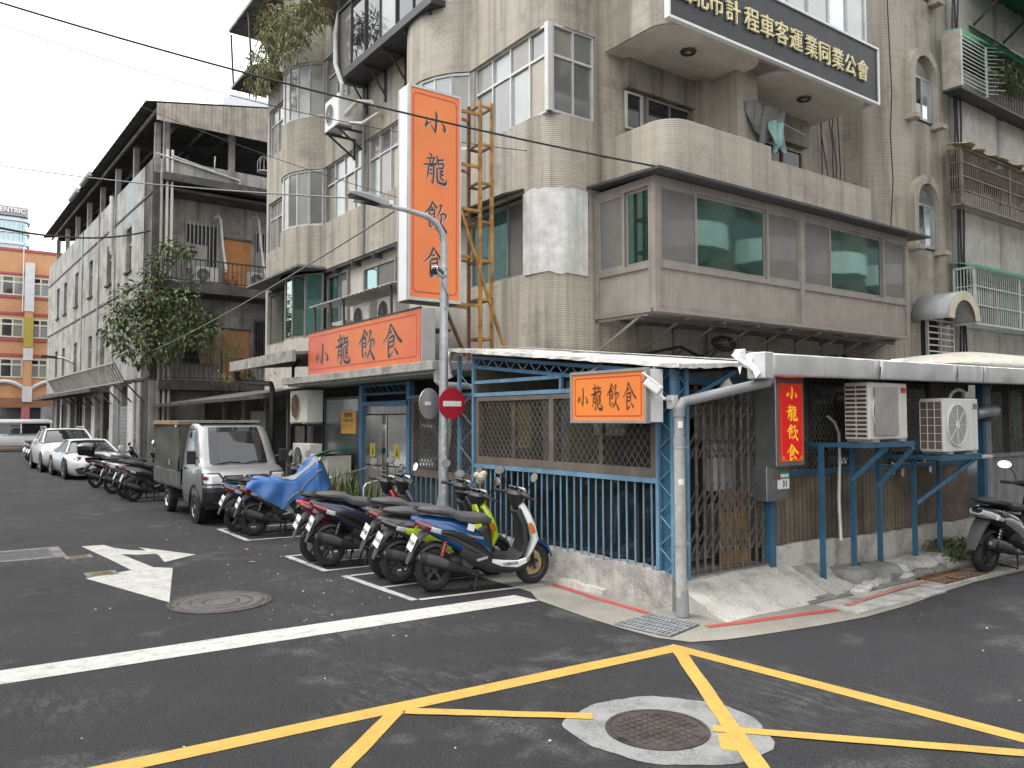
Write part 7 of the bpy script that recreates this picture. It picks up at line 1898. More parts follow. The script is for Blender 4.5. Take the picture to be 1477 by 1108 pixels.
# --- generic car: lofted from stations along y (front at y=0, facing -y)
def ring_at(y, zb, zt, hw, cr=.03, sh=.16):
    half = [(hw*.86, zb), (hw*.97, zb+.08), (hw, lerp(zb, zt, .45)), (hw*.985, lerp(zb, zt, .72)), (hw*.93, zt-.05), (hw*.8, zt-.005), (hw*.4, zt+cr*.8), (0, zt+cr)]
    return [(x, y, z) for x, z in half] + [(-x, y, z) for x, z in half[-2::-1]]
def car(label, loc, rz, paint_, st, gh, wr, wy, extras, name='car'):
    t = thing(name, label, name.replace('_', ' '), loc, rz)
    g = MB(); g.rings([ring_at(*s) for s in st]); g.build('body', paint_, t, W=False, smooth=True, edge=45)
    # greenhouse: (y, base z, top z, half width base, half width top)
    def gr(y, z0, z1, h0, h1): return [(h0, y, z0), (lerp(h0, h1, .55), y, lerp(z0, z1, .6)), (h1, y, z1-.02), (h1*.8, y, z1), (0, y, z1+.015), (-h1*.8, y, z1), (-h1, y, z1-.02), (-lerp(h0, h1, .55), y, lerp(z0, z1, .6)), (-h0, y, z0)]
    g = MB(); g.rings([gr(*q) for q in gh['glass']]); g.build('windows', 'car_glass', t, W=False, smooth=True, edge=30)
    g = MB(); g.rings([gr(*q) for q in gh['roof']], closed=False); g.build('roof', paint_, t, W=False, smooth=True, solid=.02)
    for s in (-1, 1):
        for pts in gh['pillars']:
            g = MB(); g.tube([(s*x, y, z) for x, y, z in pts], .035, 6); g.build('pillar', paint_, t, W=False, smooth=True)
        for y in wy:
            g = MB(); g.lathe([(0, -.01), (wr+.05, -.01), (wr+.05, .01), (0, .01)], (s*(st[3][3]+.002), y, wr), 'x', 24); g.build('wheel_arch', 'plastic_black', t, W=False)
            wheel(t, (s*(st[3][3]-.092), y, wr), wr, .22, s, 'steel', 10)
        g = MB(); mx_, my_, mz_ = extras['mirror']; g.lathe([(.02, -.06), (.09, -.05), (.1, .0), (.07, .05), (0, .06)], (s*mx_, my_, mz_), 'y', 14); g.build('mirror', paint_, t, W=False, smooth=True)
    return t
# white SUV
suv = car('white SUV with roof rails parked along the old building', (3.95, 33.6, 0), R(1.5), 'white_car',
          [(0, .45, .72, .72), (.06, .3, .88, .84), (.25, .22, .96, .92), (.7, .2, 1.02, .96), (1.25, .2, 1.08, .965), (2.4, .2, 1.1, .965), (3.6, .2, 1.1, .965), (4.4, .25, 1.08, .93), (4.68, .4, .95, .82)],
          {'glass': [(1.2, 1.05, 1.1, .86, .84), (1.75, 1.05, 1.5, .87, .66), (2.1, 1.05, 1.58, .87, .66), (3.4, 1.05, 1.57, .87, .65), (4.2, 1.05, 1.42, .85, .62), (4.5, 1.05, 1.1, .82, .6)],
           'roof': [(1.85, 1.55, 1.56, .63, .66), (2.2, 1.57, 1.6, .68, .67), (3.4, 1.56, 1.59, .67, .66), (4.1, 1.46, 1.48, .64, .64)],
           'pillars': [[(.85, 1.2, 1.08), (.76, 1.5, 1.35), (.66, 1.86, 1.57)], [(.87, 2.7, 1.08), (.66, 2.75, 1.56)], [(.85, 3.9, 1.08), (.65, 3.85, 1.5)]]}, .36, (.85, 3.75), {'mirror': (1.03, 1.55, 1.12)}, 'car')
for s in (-1, 1):
    g = MB(); g.add([(s*.45, -.0+.05, .72), (s*.84, .16, .78), (s*.82, .2, .9), (s*.5, .05, .82)], [(0, 1, 2, 3)]); g.build('headlight', 'lamp_clear', suv, W=False)
    g = MB(); g.tube([(s*.66, 1.95, 1.63), (s*.66, 2.2, 1.67), (s*.65, 3.6, 1.66), (s*.63, 3.9, 1.58)], .025, 6); g.build('roof_rail', 'alu_grey', suv, W=False)
g = MB(); g.box(-.5, .5, -.012, .05, .4, .7); g.build('grille', 'plastic_black', suv, W=False)
g = MB(); g.box(-.4, .4, 2.1, 3.3, 1.608, 1.618); g.build('sunroof', 'car_glass', suv, W=False)
# white sports car, nose to the camera
spc = car('low white sports car with black lower intakes parked nose out', (4.2, 29.0, 0), R(3), 'white_car2',
          [(0, .26, .5, .5), (.04, .15, .6, .7), (.14, .13, .66, .8), (.75, .13, .77, .92), (1.3, .14, .84, .905), (2.4, .14, .86, .9), (3.3, .15, .9, .94), (4.0, .2, .86, .9), (4.38, .35, .75, .75)],
          {'glass': [(1.25, .8, .85, .8, .78), (1.9, .8, 1.16, .8, .56), (2.2, .8, 1.25, .8, .56), (2.9, .8, 1.24, .8, .55), (3.9, .8, .95, .76, .55)],
           'roof': [(2.0, 1.22, 1.23, .53, .56), (2.3, 1.25, 1.27, .57, .57), (2.9, 1.23, 1.26, .56, .56), (3.8, .95, 1.0, .56, .56)],
           'pillars': [[(.78, 1.25, .85), (.66, 1.62, 1.04), (.55, 2.02, 1.23)], [(.8, 3.0, .86), (.56, 2.9, 1.22)]]}, .34, (.85, 3.3), {'mirror': (.98, 1.7, .95)}, 'car')
for s in (-1, 1):
    g = MB(); g.lathe([(0, -.06), (.7, -.04), (1, 0), (.7, .04), (0, .06)], (0, 0, 0), 'z', 16); g.v = [(s*.6+v[0]*.13, .26+v[1]*.2, .655+v[2]*1.25+v[1]*.07) for v in g.v]; g.build('headlight', 'lens', spc, W=False, smooth=True)
    g = MB(); g.add([(s*.3, -.02, .19), (s*.66, .0, .19), (s*.73, .03, .36), (s*.5, -.01, .42), (s*.3, -.025, .34)], [(0, 1, 2, 3, 4)]); g.build('intake', 'plastic_black', spc, W=False, solid=.03)
g = MB(); g.box(-.36, .36, -.01, .05, .13, .26); g.build('lower_grille', 'plastic_black', spc, W=False)
g = MB(); g.box(-.06, .26, -.03, -.012, .3, .42); g.build('number_plate', 'plate_white', spc, W=False)
put_text('plate_text', 'BQC-', .1, (.1, -.034, .36), (1, 0, 0), (0, 0, 1), 'plate_ink', spc, .001, .0, W=False)
g = MB(); g.beam((-.5, .35, .735), (-.42, 1.2, .86), .01, .006); g.beam((.5, .35, .735), (.42, 1.2, .86), .01, .006); g.beam((-.5, .35, .735), (.5, .35, .735), .01, .006); g.build('bonnet_seam', 'plastic_grey2', spc, W=False)
# white van in the cross street
vn = car('white minibus standing in the cross street before the orange building', (P(39, 640, Z=0).x+.2, 58.2, 0), R(90), 'white_car',
         [(0, .35, 1.0, .7), (.06, .3, 1.1, .8), (.4, .28, 1.15, .84), (1.0, .28, 1.16, .85), (2, .28, 1.16, .85), (3, .28, 1.16, .85), (4.3, .3, 1.14, .84), (4.75, .5, 1.0, .78)],
         {'glass': [(.05, 1.1, 1.2, .82, .8), (.2, 1.1, 1.75, .83, .72), (.5, 1.1, 1.88, .83, .72), (3.2, 1.1, 1.9, .83, .72), (3.8, 1.1, 1.8, .82, .7), (4.4, 1.1, 1.2, .8, .7)],
          'roof': [(.15, 1.7, 1.86, .8, .78), (.5, 1.72, 1.97, .82, .76), (3.1, 1.72, 1.97, .82, .76), (3.7, 1.7, 1.86, .8, .74)],
          'pillars': [[(.85, .1, 1.1), (.8, .16, 1.75)], [(.85, .3, 1.12), (.79, .32, 1.75)], [(.85, 1.9, 1.12), (.79, 1.9, 1.75)], [(.85, 3.2, 1.12), (.79, 3.1, 1.75)]]}, .32, (.95, 3.6), {'mirror': (.98, 3.7, 1.3)}, 'minibus')
g = MB(); g.box(-.868, -.862, .5, 2.9, .98, 1.0); g.box(-.868, -.862, .8, 2.6, 1.04, 1.08); g.build('side_stripe', 'plastic_grey2', vn, W=False)
g = MB(); g.box(.862, .868, .5, 2.9, .98, 1.0); g.box(.862, .868, .8, 2.6, 1.04, 1.08); g.build('side_stripe', 'plastic_grey2', vn, W=False)
# ------------------------------------------------------------------ scooters
paint('sc_blue', (.008, .068, .21), .3, .25); paint('sc_white', (.72, .72, .7), .0, .3); paint('sc_black', (.012, .012, .014), .1, .25); paint('sc_red', (.36, .012, .02), .3, .28)
paint('sc_lime', (.48, .62, .03), .0, .35); paint('sc_mauve', (.36, .23, .4), .1, .35); paint('sc_charcoal', (.05, .048, .046), .2, .35); paint('sc_silver', (.38, .385, .39), .6, .3); paint('sc_navy', (.015, .02, .045), .3, .28)
mat('seat_black', (.025, .025, .027), .65, var=.15, scale=6, bump=.15, bscale=120)
mat('seat_grey', (.075, .075, .08), .6, var=.1, bump=.1, bscale=120)
mat('fender_grey', (.07, .07, .073), .6, var=.1)
mat('spring_red', (.45, .03, .03), .4, var=0); mat('brass', (.42, .3, .14), .4, .7, var=.1)
def arcshell(c, r, w, a0, a1, n=12, lip=.03):
    """mudguard: strip bent round an axle along y"""
    g = MB(); rr_ = []
    for i in range(n+1):
        a = lerp(a0, a1, i/n); ca, sa = cos(a), sin(a)
        rr_.append([(c[0]+(r+d)*ca, yy, c[2]+(r+d)*sa) for yy, d in ((-w/2, -lip), (-w/2*.85, 0), (-w*.22, .012), (w*.22, .012), (w/2*.85, 0), (w/2, -lip))])
    g.rings(rr_, closed=False); return g
def scooter(label, loc, head, lean, cfg, detail=True, group=None):
    c = dict(tail='sc_black', side='sc_black', shield='sc_black', fender='sc_black', low='plastic_grey2', seat='seat_black', spring='plastic_black', plate=None, box=False, light='lamp_red', steer=0.)
    c.update(cfg)
    t = thing('scooter', label, 'scooter', loc, R(head), group); t.rotation_euler = (R(lean), 0, R(head)); t.scale = (.92, .98, 1.08*c.get('zs', 1.))
    def B(g, n, m_, p=None, **k): k.setdefault('smooth', True); return g.build(n, c.get(m_, m_), p or t, W=False, **k)
    RW = .235; xr, xf = -.63, .67
    for x, nm in ((xr, 'rear'), (xf, 'front')):
        w = .125 if nm == 'rear' else .105
        g = MB(); g.lathe([(.15, -w*.4), (.19, -w*.5), (.222, -w*.42), (.235, -w*.18), (.236, 0), (.235, w*.18), (.222, w*.42), (.19, w*.5), (.15, w*.4)], (x, 0, RW), 'y', 30); wo = B(g, 'wheel', 'rubber', edge=50)
        g = MB(); g.lathe([(.15, -.045), (.158, -.05), (.158, .05), (.15, .045), (.135, 0), (.15, -.045)], (x, 0, RW), 'y', 26)
        for k in range(5):
            a = 2*pi*k/5+.3; g.beam((x+.03*cos(a), 0, RW+.03*sin(a)), (x+.145*cos(a), 0, RW+.145*sin(a)), .035, .03, (0, 1, 0))
        g.lathe([(0, -.05), (.035, -.05), (.04, .05), (0, .05)], (x, 0, RW), 'y', 14); B(g, 'rim', 'plastic_grey2', wo, edge=30)
        if nm == 'front' and detail:
            g = MB(); g.lathe([(.07, -.052), (.115, -.052), (.115, -.047), (.07, -.047)], (x, 0, RW), 'y', 24); B(g, 'brake_disc', 'brass', wo, edge=30)
            g = MB(); g.obox((x-.09, -.065, RW+.06), (.07, .04, .06), Matrix.Rotation(.5, 3, 'Y')); B(g, 'brake_caliper', 'brass', wo, bevel=.008)
    # engine, exhaust, shock
    g = MB(); g.sweep([(-.68, .25, .06, .06), (-.5, .27, .085, .085), (-.3, .3, .1, .1), (-.1, .31, .09, .09), (.02, .34, .06, .06)], 12, 2.6, .03); B(g, 'engine', 'plastic_black')
    g = MB(); g.lathe([(0, -.13), (.07, -.125), (.085, -.11), (.085, -.03), (0, -.03)], (-.22, 0, .3), 'y', 18); B(g, 'crankcase_cover', 'plastic_grey2', edge=30)
    g = MB(); g.sweep([(-.86, .41, .03, .035), (-.85, .408, .055, .058), (-.7, .37, .062, .068), (-.5, .31, .06, .062), (-.36, .265, .045, .045), (-.24, .235, .02, .02), (-.1, .22, .018, .018)], 14, 2.4, -.165); B(g, 'exhaust', 'plastic_black')
    g = MB(); g.sweep([(-.78, .405, .03, .045), (-.66, .375, .03, .05), (-.52, .33, .03, .04)], 10, 3, -.205); B(g, 'heat_shield', 'plastic_grey2')
    g = MB(); g.lathe([(.025, 0), (.025, .004)], (-.865, -.165, .41), 'x', 12); g.lathe([(0, .002), (.022, .002)], (-.867, -.165, .41), 'x', 12); B(g, 'exhaust_tip', 'alu_grey')
    g = MB(); a, b = Vector((-.6, -.1, .3)), Vector((-.5, -.1, .6)); pts = []
    for k in range(61):
        u = k/60; q = a.lerp(b, .25+.7*u); an = u*2*pi*6; pts.append(q+Vector((.03*cos(an), .03*sin(an), 0)))
    g.tube(pts, .008, 5); sp = B(g, 'shock_spring', 'spring')
    g = MB(); g.tube([a, b], .014, 8); B(g, 'shock_rod', 'alu_grey', sp)
    # rear mudguard and plate
    B(arcshell((xr, 0, RW), .285, .15, R(60), R(150), 10), 'rear_mudguard', 'plastic_black')
    g = MB(); g.sweep([(-.7, .66, .08, .03), (-.8, .6, .085, .03), (-.88, .5, .08, .02), (-.95, .37, .065, .012), (-.975, .31, .05, .008)], 10, 4); B(g, 'mud_flap', 'fender_grey')
    Mp = Matrix.Rotation(R(26), 3, 'Y')
    g = MB(); g.obox((-.915, 0, .53), (.008, .23, .165), Mp)
    if c['plate'] is not False: pl_ = B(g, 'number_plate', 'plate_white', smooth=False)
    if c['plate'] and detail:
        put_text('plate_text', c['plate'], .062, (-.925, 0, .53) + Vector(()) if False else Vector((-.915, 0, .525))+Mp @ Vector((-.007, 0, 0)), Vector((0, -1, 0)), Mp @ Vector((0, 0, 1)), 'plate_ink', pl_, .0005, .0015, W=False, sx=.9)
    # tail cowl, side panels
    g = MB(); g.sweep([(-.93, .79, .03, .02), (-.87, .765, .09, .05), (-.72, .72, .13, .095), (-.5, .65, .165, .13), (-.28, .56, .18, .16), (-.1, .47, .175, .15), (.03, .39, .15, .1), (.08, .34, .1, .05)], 16, 2.8); B(g, 'tail_cowl', 'tail')
    for s in (-1, 1):
        g = MB(); g.rings([[(x, s*(.176+o), z+dz) for o, dz in ((0, -h), (.014, -h*.4), (.016, h*.4), (0, h))] for x, z, h, o in ((-.6, .655, .03, -.02), (-.45, .62, .055, 0), (-.25, .54, .07, .012), (-.05, .43, .06, .01), (.05, .36, .03, -.005))], closed=False); B(g, 'side_panel', 'side', edge=60)
        g = MB(); g.sweep([(-.34, .44, .03, .05), (-.15, .36, .04, .08), (.05, .27, .045, .07), (.3, .23, .04, .055), (.5, .24, .03, .045), (.57, .28, .015, .02)], 10, 3, s*.145); B(g, 'lower_fairing', 'plastic_black')
        g = MB(); g.sweep([(.06, .325, .012, .02), (.2, .29, .016, .035), (.4, .275, .016, .04), (.52, .31, .012, .03)], 8, 3, s*.178); B(g, 'floor_trim', 'low')
    g = MB(); g.box(-.89, -.845, -.07, .07, .735, .79); g.sweep([(-.9, .76, .08, .04), (-.8, .725, .14, .055), (-.68, .69, .16, .05), (-.6, .67, .165, .02)], 12, 3); B(g, 'tail_light', 'light', edge=30)
    for s in (-1, 1):
        g = MB(); g.sweep([(-.72, .69, .02, .028), (-.62, .665, .03, .03), (-.5, .65, .012, .012)], 8, 2.4, s*.15); B(g, 'rear_indicator', 'lamp_clear')
    g = MB(); g.tube([(-.45, .12, .83), (-.7, .125, .86), (-.88, .08, .885), (-.9, 0, .888), (-.88, -.08, .885), (-.7, -.125, .86), (-.45, -.12, .83)], .014, 7); B(g, 'grab_rail', 'plastic_black')
    # seat, floor, apron
    g = MB(); g.sweep([(-.86, .865, .04, .015), (-.8, .868, .09, .03), (-.6, .858, .125, .045), (-.44, .832, .135, .05), (-.34, .782, .145, .05), (-.15, .758, .145, .055), (.0, .75, .11, .05), (.08, .72, .06, .03)], 16, 3); B(g, 'seat', 'seat')
    g = MB(); g.sweep([(-.02, .62, .12, .08), (.04, .5, .13, .06), (.07, .38, .14, .04)], 10, 3); B(g, 'under_seat_panel', 'plastic_black')
    g = MB(); g.sweep([(.0, .325, .17, .02), (.2, .315, .18, .022), (.4, .32, .18, .025), (.48, .38, .17, .025)], 10, 5); B(g, 'footboard', 'plastic_black')
    g = MB(); g.sweep([(.46, .34, .16, .03), (.52, .5, .175, .035), (.5, .68, .16, .05), (.43, .84, .11, .06)], 12, 3.4); B(g, 'inner_apron', 'plastic_black')
    g = MB(); g.sweep([(.535, .27, .1, .02), (.59, .4, .17, .035), (.645, .53, .195, .05), (.6, .66, .185, .06), (.53, .8, .15, .06), (.47, .9, .1, .045)], 14, 3); B(g, 'front_apron', 'shield')
    for s in (-1, 1):
        g = MB(); g.sweep([(.6, .6, .012, .03), (.57, .66, .016, .035), (.54, .71, .008, .015)], 8, 2.2, s*.19); B(g, 'front_indicator', 'lamp_amber')
    # fork, mudguard
    for s in (-1, 1):
        g = MB(); g.tube([(xf, s*.075, RW), (.62, s*.075, .45), (.56, s*.06, .62)], [.02, .024, .022], 8); B(g, 'fork', 'plastic_black')
    B(arcshell((xf, 0, RW), .265, .15, R(15), R(130), 12), 'front_mudguard', 'fender')
    # handlebar head
    st_ = R(c['steer']); Ms = Matrix.Rotation(st_, 3, 'Z'); pv = Vector((.42, 0, 0))
    def S(g_): g_.v = [tuple(pv+Ms @ (Vector(v)-pv)) for v in g_.v]; return g_
    g = MB(); g.sweep([(.45, .86, .06, .06), (.43, .93, .09, .08), (.42, 1.0, .13, .09), (.44, 1.06, .1, .05)], 12, 2.6); B(S(g), 'steering_head', 'plastic_black')
    g = MB(); g.sweep([(.5, .93, .06, .03), (.53, .98, .1, .04), (.5, 1.05, .085, .03)], 12, 2.6); B(S(g), 'headlight', 'lamp_clear' if c.get('headlamp', True) else 'plastic_black')
    g = MB(); g.rings([[(.44+.05*cos(a)*k, y, 1.0+.045*sin(a)*k) for a in [2*pi*i/10 for i in range(10)]] for y, k in ((-.24, .4), (-.16, .8), (-.06, 1), (.06, 1), (.16, .8), (.24, .4))]); B(S(g), 'handlebar_cover', c.get('barcover', 'plastic_black'))
    g = MB(); g.tube([(.36, -.36, 1.0), (.41, -.2, 1.0), (.43, 0, 1.01), (.41, .2, 1.0), (.36, .36, 1.0)], .013, 7); hb = B(S(g), 'handlebar', 'plastic_black')
    for s in (-1, 1):
        g = MB(); g.tube([(.4, s*.24, 1.0), (.36, s*.36, 1.0)], .02, 8); B(S(g), 'grip', 'rubber', hb)
        g = MB(); g.tube([(.44, s*.22, .99), (.44, s*.3, .985), (.42, s*.38, .98)], .008, 6); B(S(g), 'brake_lever', 'alu_dark', hb)
        ms = MB(); ms.tube([(.43, s*.2, 1.04), (.45, s*.24, 1.13), (.42, s*.3, 1.2)], .007, 6); mo = B(S(ms), 'mirror_stem', 'plastic_black')
        g = MB(); Mm = Matrix.Rotation(s*.2, 3, 'Z') @ Matrix.Rotation(.38, 3, 'Y'); cc_ = Vector((.42, s*.34, 1.22)); q = MB(); q.lathe([(0, .025), (.035, .02), (.05, .005), (.05, 0)], (0, 0, 0), 'x', 16)
        g.add([cc_+Mm @ Vector((v[0], v[1]*1.7, v[2]*1.1)) for v in q.v], q.f); B(S(g), 'mirror_back', 'plastic_black', mo)
        g = MB(); q = MB(); q.lathe([(0, -.002), (.046, -.002)], (0, 0, 0), 'x', 16); g.add([cc_+Mm @ Vector((v[0], v[1]*1.7, v[2]*1.1)) for v in q.v], q.f); B(S(g), 'mirror_glass', 'mirror', mo, smooth=False)
    g = MB(); g.obox((.4, 0, 1.065), (.1, .15, .03), Matrix.Rotation(.35, 3, 'Y')); B(S(g), 'dashboard', 'lens', bevel=.01)
    # stands
    g = MB(); g.tube([(-.02, .12, .22), (-.0, .24, .02)], .012, 6); g.tube([(-.1, -.1, .2), (-.14, -.14, .03), (-.14, .14, .03), (-.1, .1, .2)], .013, 6); B(g, 'stand', 'plastic_black')
    g = MB(); g.obox((-.08, -.2, .36), (.14, .06, .02), Matrix.Rotation(-.2, 3, 'Y')); B(g, 'footpeg', 'alu_grey', bevel=.004)
    if c['box']:
        g = MB(); g.sweep([(-1.12, 1.02, .1, .1), (-1.08, 1.03, .2, .15), (-.9, 1.04, .22, .17), (-.68, 1.03, .21, .16), (-.62, 1.0, .14, .1)], 14, 3.2); B(g, 'top_box', 'sc_black')
        g = MB(); g.box(-1.13, -1.09, -.12, .12, .96, 1.0); B(g, 'box_reflector', 'lamp_red')
    return t
GRP = None
s1 = scooter('blue and white scooter with red spring parked nearest the stop line', (5.12, 7.75, 0), -15, 5, dict(tail='sc_blue', side='sc_black', shield='sc_white', fender='sc_blue', low='sc_white', seat='seat_grey', spring='spring_red', plate='EPL-9399', light='lamp_red', steer=18))
put_text('maker_text', 'YAMAHA', .05, (.3, -.197, .285), (1, 0, .05), (0, 0, 1), 'ink', s1, .001, .001, W=False)
for s in (-1,):
    g = MB(); g.rings([[(x, s*(.168+o), z), (x, s*(.168+o), z+h)] for x, z, h, o in ((-.5, .66, .004, .0), (-.2, .59, .018, .006), (-.06, .555, .03, .004))], closed=False); g.build('decal', 'sc_silver', s1, W=False)
    g = MB(); g.obox((-.22, -.17, .69), (.09, .006, .07), Matrix.Rotation(.3, 3, 'Y')); g.build('price_tag', 'paper', s1, W=False)
s2 = scooter('charcoal scooter with lime green and mauve panels', (5.02, 8.42, 0), -13, 6, dict(tail='sc_charcoal', side='sc_lime', shield='sc_lime', fender='sc_charcoal', low='sc_lime', seat='seat_grey', plate='EQA-6378', light='lens', steer=25, zs=.94))
g = MB(); g.sweep([(.38, .42, .15, .02), (.44, .6, .16, .03), (.42, .78, .13, .03), (.38, .9, .07, .02)], 12, 3); g.build('lime_apron', 'sc_lime', s2, W=False, smooth=True)
put_text('maker_text', 'SDnE', .07, (-.42, -.19, .665), (1, 0, -.3), (.3, 0, 1), 'sc_lime', s2, .001, .003, W=False)
g = MB(); g.rings([[(x, -.163, z), (x, -.163, z+h)] for x, z, h in ((-.62, .72, .03), (-.4, .7, .05), (-.1, .62, .05))], closed=False); g.build('mauve_panel', 'sc_mauve', s2, W=False)
s3 = scooter('dark scooter with cream and red tail between lime scooter and red one', (5.06, 8.86, 0), -12, 6, dict(tail='sc_charcoal', side='sc_mauve', shield='sc_charcoal', seat='seat_grey', plate='NJT-8865', light='lamp_red', steer=20, zs=1.02))
s4 = scooter('black scooter with dark blue body in front of the red-tailed one', (4.78, 9.95, 0), -11, 6, dict(tail='sc_navy', side='sc_black', shield='sc_navy', seat='seat_grey', plate='EXP-9787', steer=15, zs=1.03))
s5 = scooter('black scooter with bright red tail panels', (4.76, 10.38, 0), -10, 6, dict(tail='sc_red', side='sc_red', shield='sc_red', seat='seat_black', plate='MKX-2588', steer=20, zs=1.0))
s6 = scooter('scooter half hidden under a blue and grey cover', (4.85, 13.35, 0), -8, 5, dict(tail='sc_charcoal', side='sc_silver', low='sc_silver', seat='seat_black', plate='823-NGU', steer=5))
s7 = scooter('dark scooter squeezed between covered scooter and silver truck', (4.75, 13.95, 0), -6, 6, dict(tail='sc_blue', side='sc_black', plate='MYT-6622'))
# blue cover
mat('cover_blue', (.035, .125, .34), .55, var=.12, scale=3, bump=.15, bscale=40); mat('cover_grey', (.2, .21, .215), .55, var=.1)
cvr = thing('scooter_cover', 'blue and grey waterproof cover draped over a parked scooter', 'cover', (4.85, 13.35, 0), R(-8)); cvr.rotation_euler = (R(5), 0, R(-8)); cvr.scale = (.92, .98, 1.08)
def top(x):   # height of what lies under the cover
    pts = [(-.98, .62), (-.9, .84), (-.6, .93), (-.2, .9), (.1, .92), (.3, 1.1), (.42, 1.22), (.52, 1.16), (.66, .9), (.78, .7)]
    for a, b in zip(pts[:-1], pts[1:]):
        if a[0] <= x <= b[0]: return lerp(a[1], b[1], (x-a[0])/(b[0]-a[0]))
    return .7
def hem(x): return lerp(.78, .46, min(1, max(0, (x+.8)/.6))) if x < -.2 else lerp(.46, .78, min(1, (x+.2)/.8))+.03*sin(x*9)
def cov(u, v):
    x = lerp(-.8, .72, u); s = lerp(-1, 1, v); wid = .2+.28*max(0, 1-abs(x-.42)/.35)+.03*sin(x*14)
    k = abs(s); zt_, zb_ = top(x), hem(x)
    if k < .45: y = s/.45*wid*.8; z = zt_-.05*(k/.45)**2
    else:
        q = (k-.45)/.55; y = math.copysign(wid*(.8+.25*sin(q*1.4))+.05*q+.03*sin(x*17+q*4)*q, s); z = lerp(zt_-.05, zb_, q)
    return (x+.03*sin(s*6+x*5), y, z+.012*sin(x*21+s*5))
g = MB(); g.grid(cov, 54, 30); cb_ = g.build('blue_cloth', 'cover_blue', cvr, W=False, smooth='all', recalc=False)
g = MB(); g.grid(lambda u, v: tuple(Vector(cov(lerp(.42, .98, u), lerp(.3, .48, v)))+Vector((0, -.006, .01))), 20, 4); g.build('grey_panel', 'cover_grey', cvr, W=False, smooth='all', recalc=False)
g = MB(); g.tube([Vector(cov(lerp(.45, .86, i/14), lerp(.06, .22, i/14)))+Vector((0, -.01, .0)) for i in range(15)], .012, 5); g.build('reflective_piping', 'cover_grey', cvr, W=False)
# beyond the truck
far = [('black scooter with black top box leaning beside the sports car', (4.15, 25.4, 0), -22, 8, dict(box=True, plate='A')), ('black scooter with silver panels behind the truck', (4.25, 23.2, 0), -8, 6, dict(side='sc_silver', tail='sc_silver')),
       ('white and black scooter close behind the truck box', (4.3, 21.6, 0), -6, 6, dict(tail='sc_white', side='sc_white', shield='sc_white')), ('black scooter with small windscreen behind the truck', (4.6, 24.2, 0), -10, 5, dict()), ('red-lit black scooter second from the truck tail', (4.3, 20.7, 0), -5, 6, dict(tail='sc_charcoal')),
       ('black scooter first in the row beyond the white SUV', (3.9, 41.0, 0), 10, 6, dict()), ('grey scooter second in the row beyond the white SUV', (3.9, 42.0, 0), 8, 6, dict(tail='sc_silver')), ('silver tailed scooter third in the row beyond the white SUV', (3.9, 43.1, 0), 6, 6, dict(tail='sc_silver', side='sc_silver')), ('dark scooter last in the row beyond the white SUV', (3.95, 44.2, 0), 6, 5, dict())]
for lb, lc, hd, ln, cf in far: scooter(lb, lc, hd, ln, cf, False)
s8 = scooter('black and silver scooter parked by the grey sheet wall', (11.42, 4.7, 0), -3, 5, dict(tail='sc_black', side='sc_silver', shield='sc_silver', seat='seat_black', low='sc_silver', steer=10, plate=False, light='lamp_clear'))
s8.scale = (1.08, 1.05, 1.06)
put_text('maker_text', 'Jog·fc', .07, (-.55, -.168, .74), (1, 0, -.2), (.2, 0, 1), 'sc_silver', s8, .001, .002, W=False, shear=.3)
# gloves on the mirror, helmet on the lamp-pole scooter
gl = thing('riding_gloves', 'pale riding glove pulled over the blue scooter mirror', 'glove', (4.9, 8.0, 1.2))
c = P(694, 688, Y=8.05)
mat('glove', (.5, .44, .34), .85, var=.2, scale=12, bump=.3)
for k, (dx, dz, r_) in enumerate(((0, 0, .055), (.05, .03, .045), (-.04, .02, .04), (.02, -.05, .045))):
    g = MB(); g.lathe([(0, -r_), (r_*.7, -r_*.7), (r_, 0), (r_*.75, r_*.7), (0, r_)], c+Vector((dx, .02*k, dz)), 'z', 12); g.build('finger_lobe' if k else 'glove_body', 'glove', gl, smooth=True)

# ------------------------------------------------------------------ plants
def leaf(g, c, d, up, L, w):
    d = d.normalized(); e = d.cross(up)
    if e.length < .05: e = d.cross(Vector((1, 0, 0)))
    e = e.normalized(); n = e.cross(d)
    g.add([c, c+d*L*.45+e*w+n*w*.3, c+d*L-n*L*.12, c+d*L*.45-e*w+n*w*.3], [(0, 1, 2, 3)])
def clump(gs, c, r, n, rr, L=.12, w=.03, flat=.8, droop=.4):
    for _ in range(n):
        v = Vector((rr.gauss(0, 1), rr.gauss(0, 1), rr.gauss(0, 1)*flat)).normalized()*r*rr.uniform(.35, 1.0)
        d = (v.normalized()+Vector((rr.uniform(-.8, .8), rr.uniform(-.8, .8), rr.uniform(-.8, .5)-droop)))
        leaf(rr.choices(gs, [5, 3, .35])[0] if len(gs) == 3 else rr.choice(gs), c+v, d, Vector((rr.uniform(-.4, .4), rr.uniform(-.4, .4), 1)), L*rr.uniform(.7, 1.3), w*rr.uniform(.7, 1.2))
rr = random.Random(42)
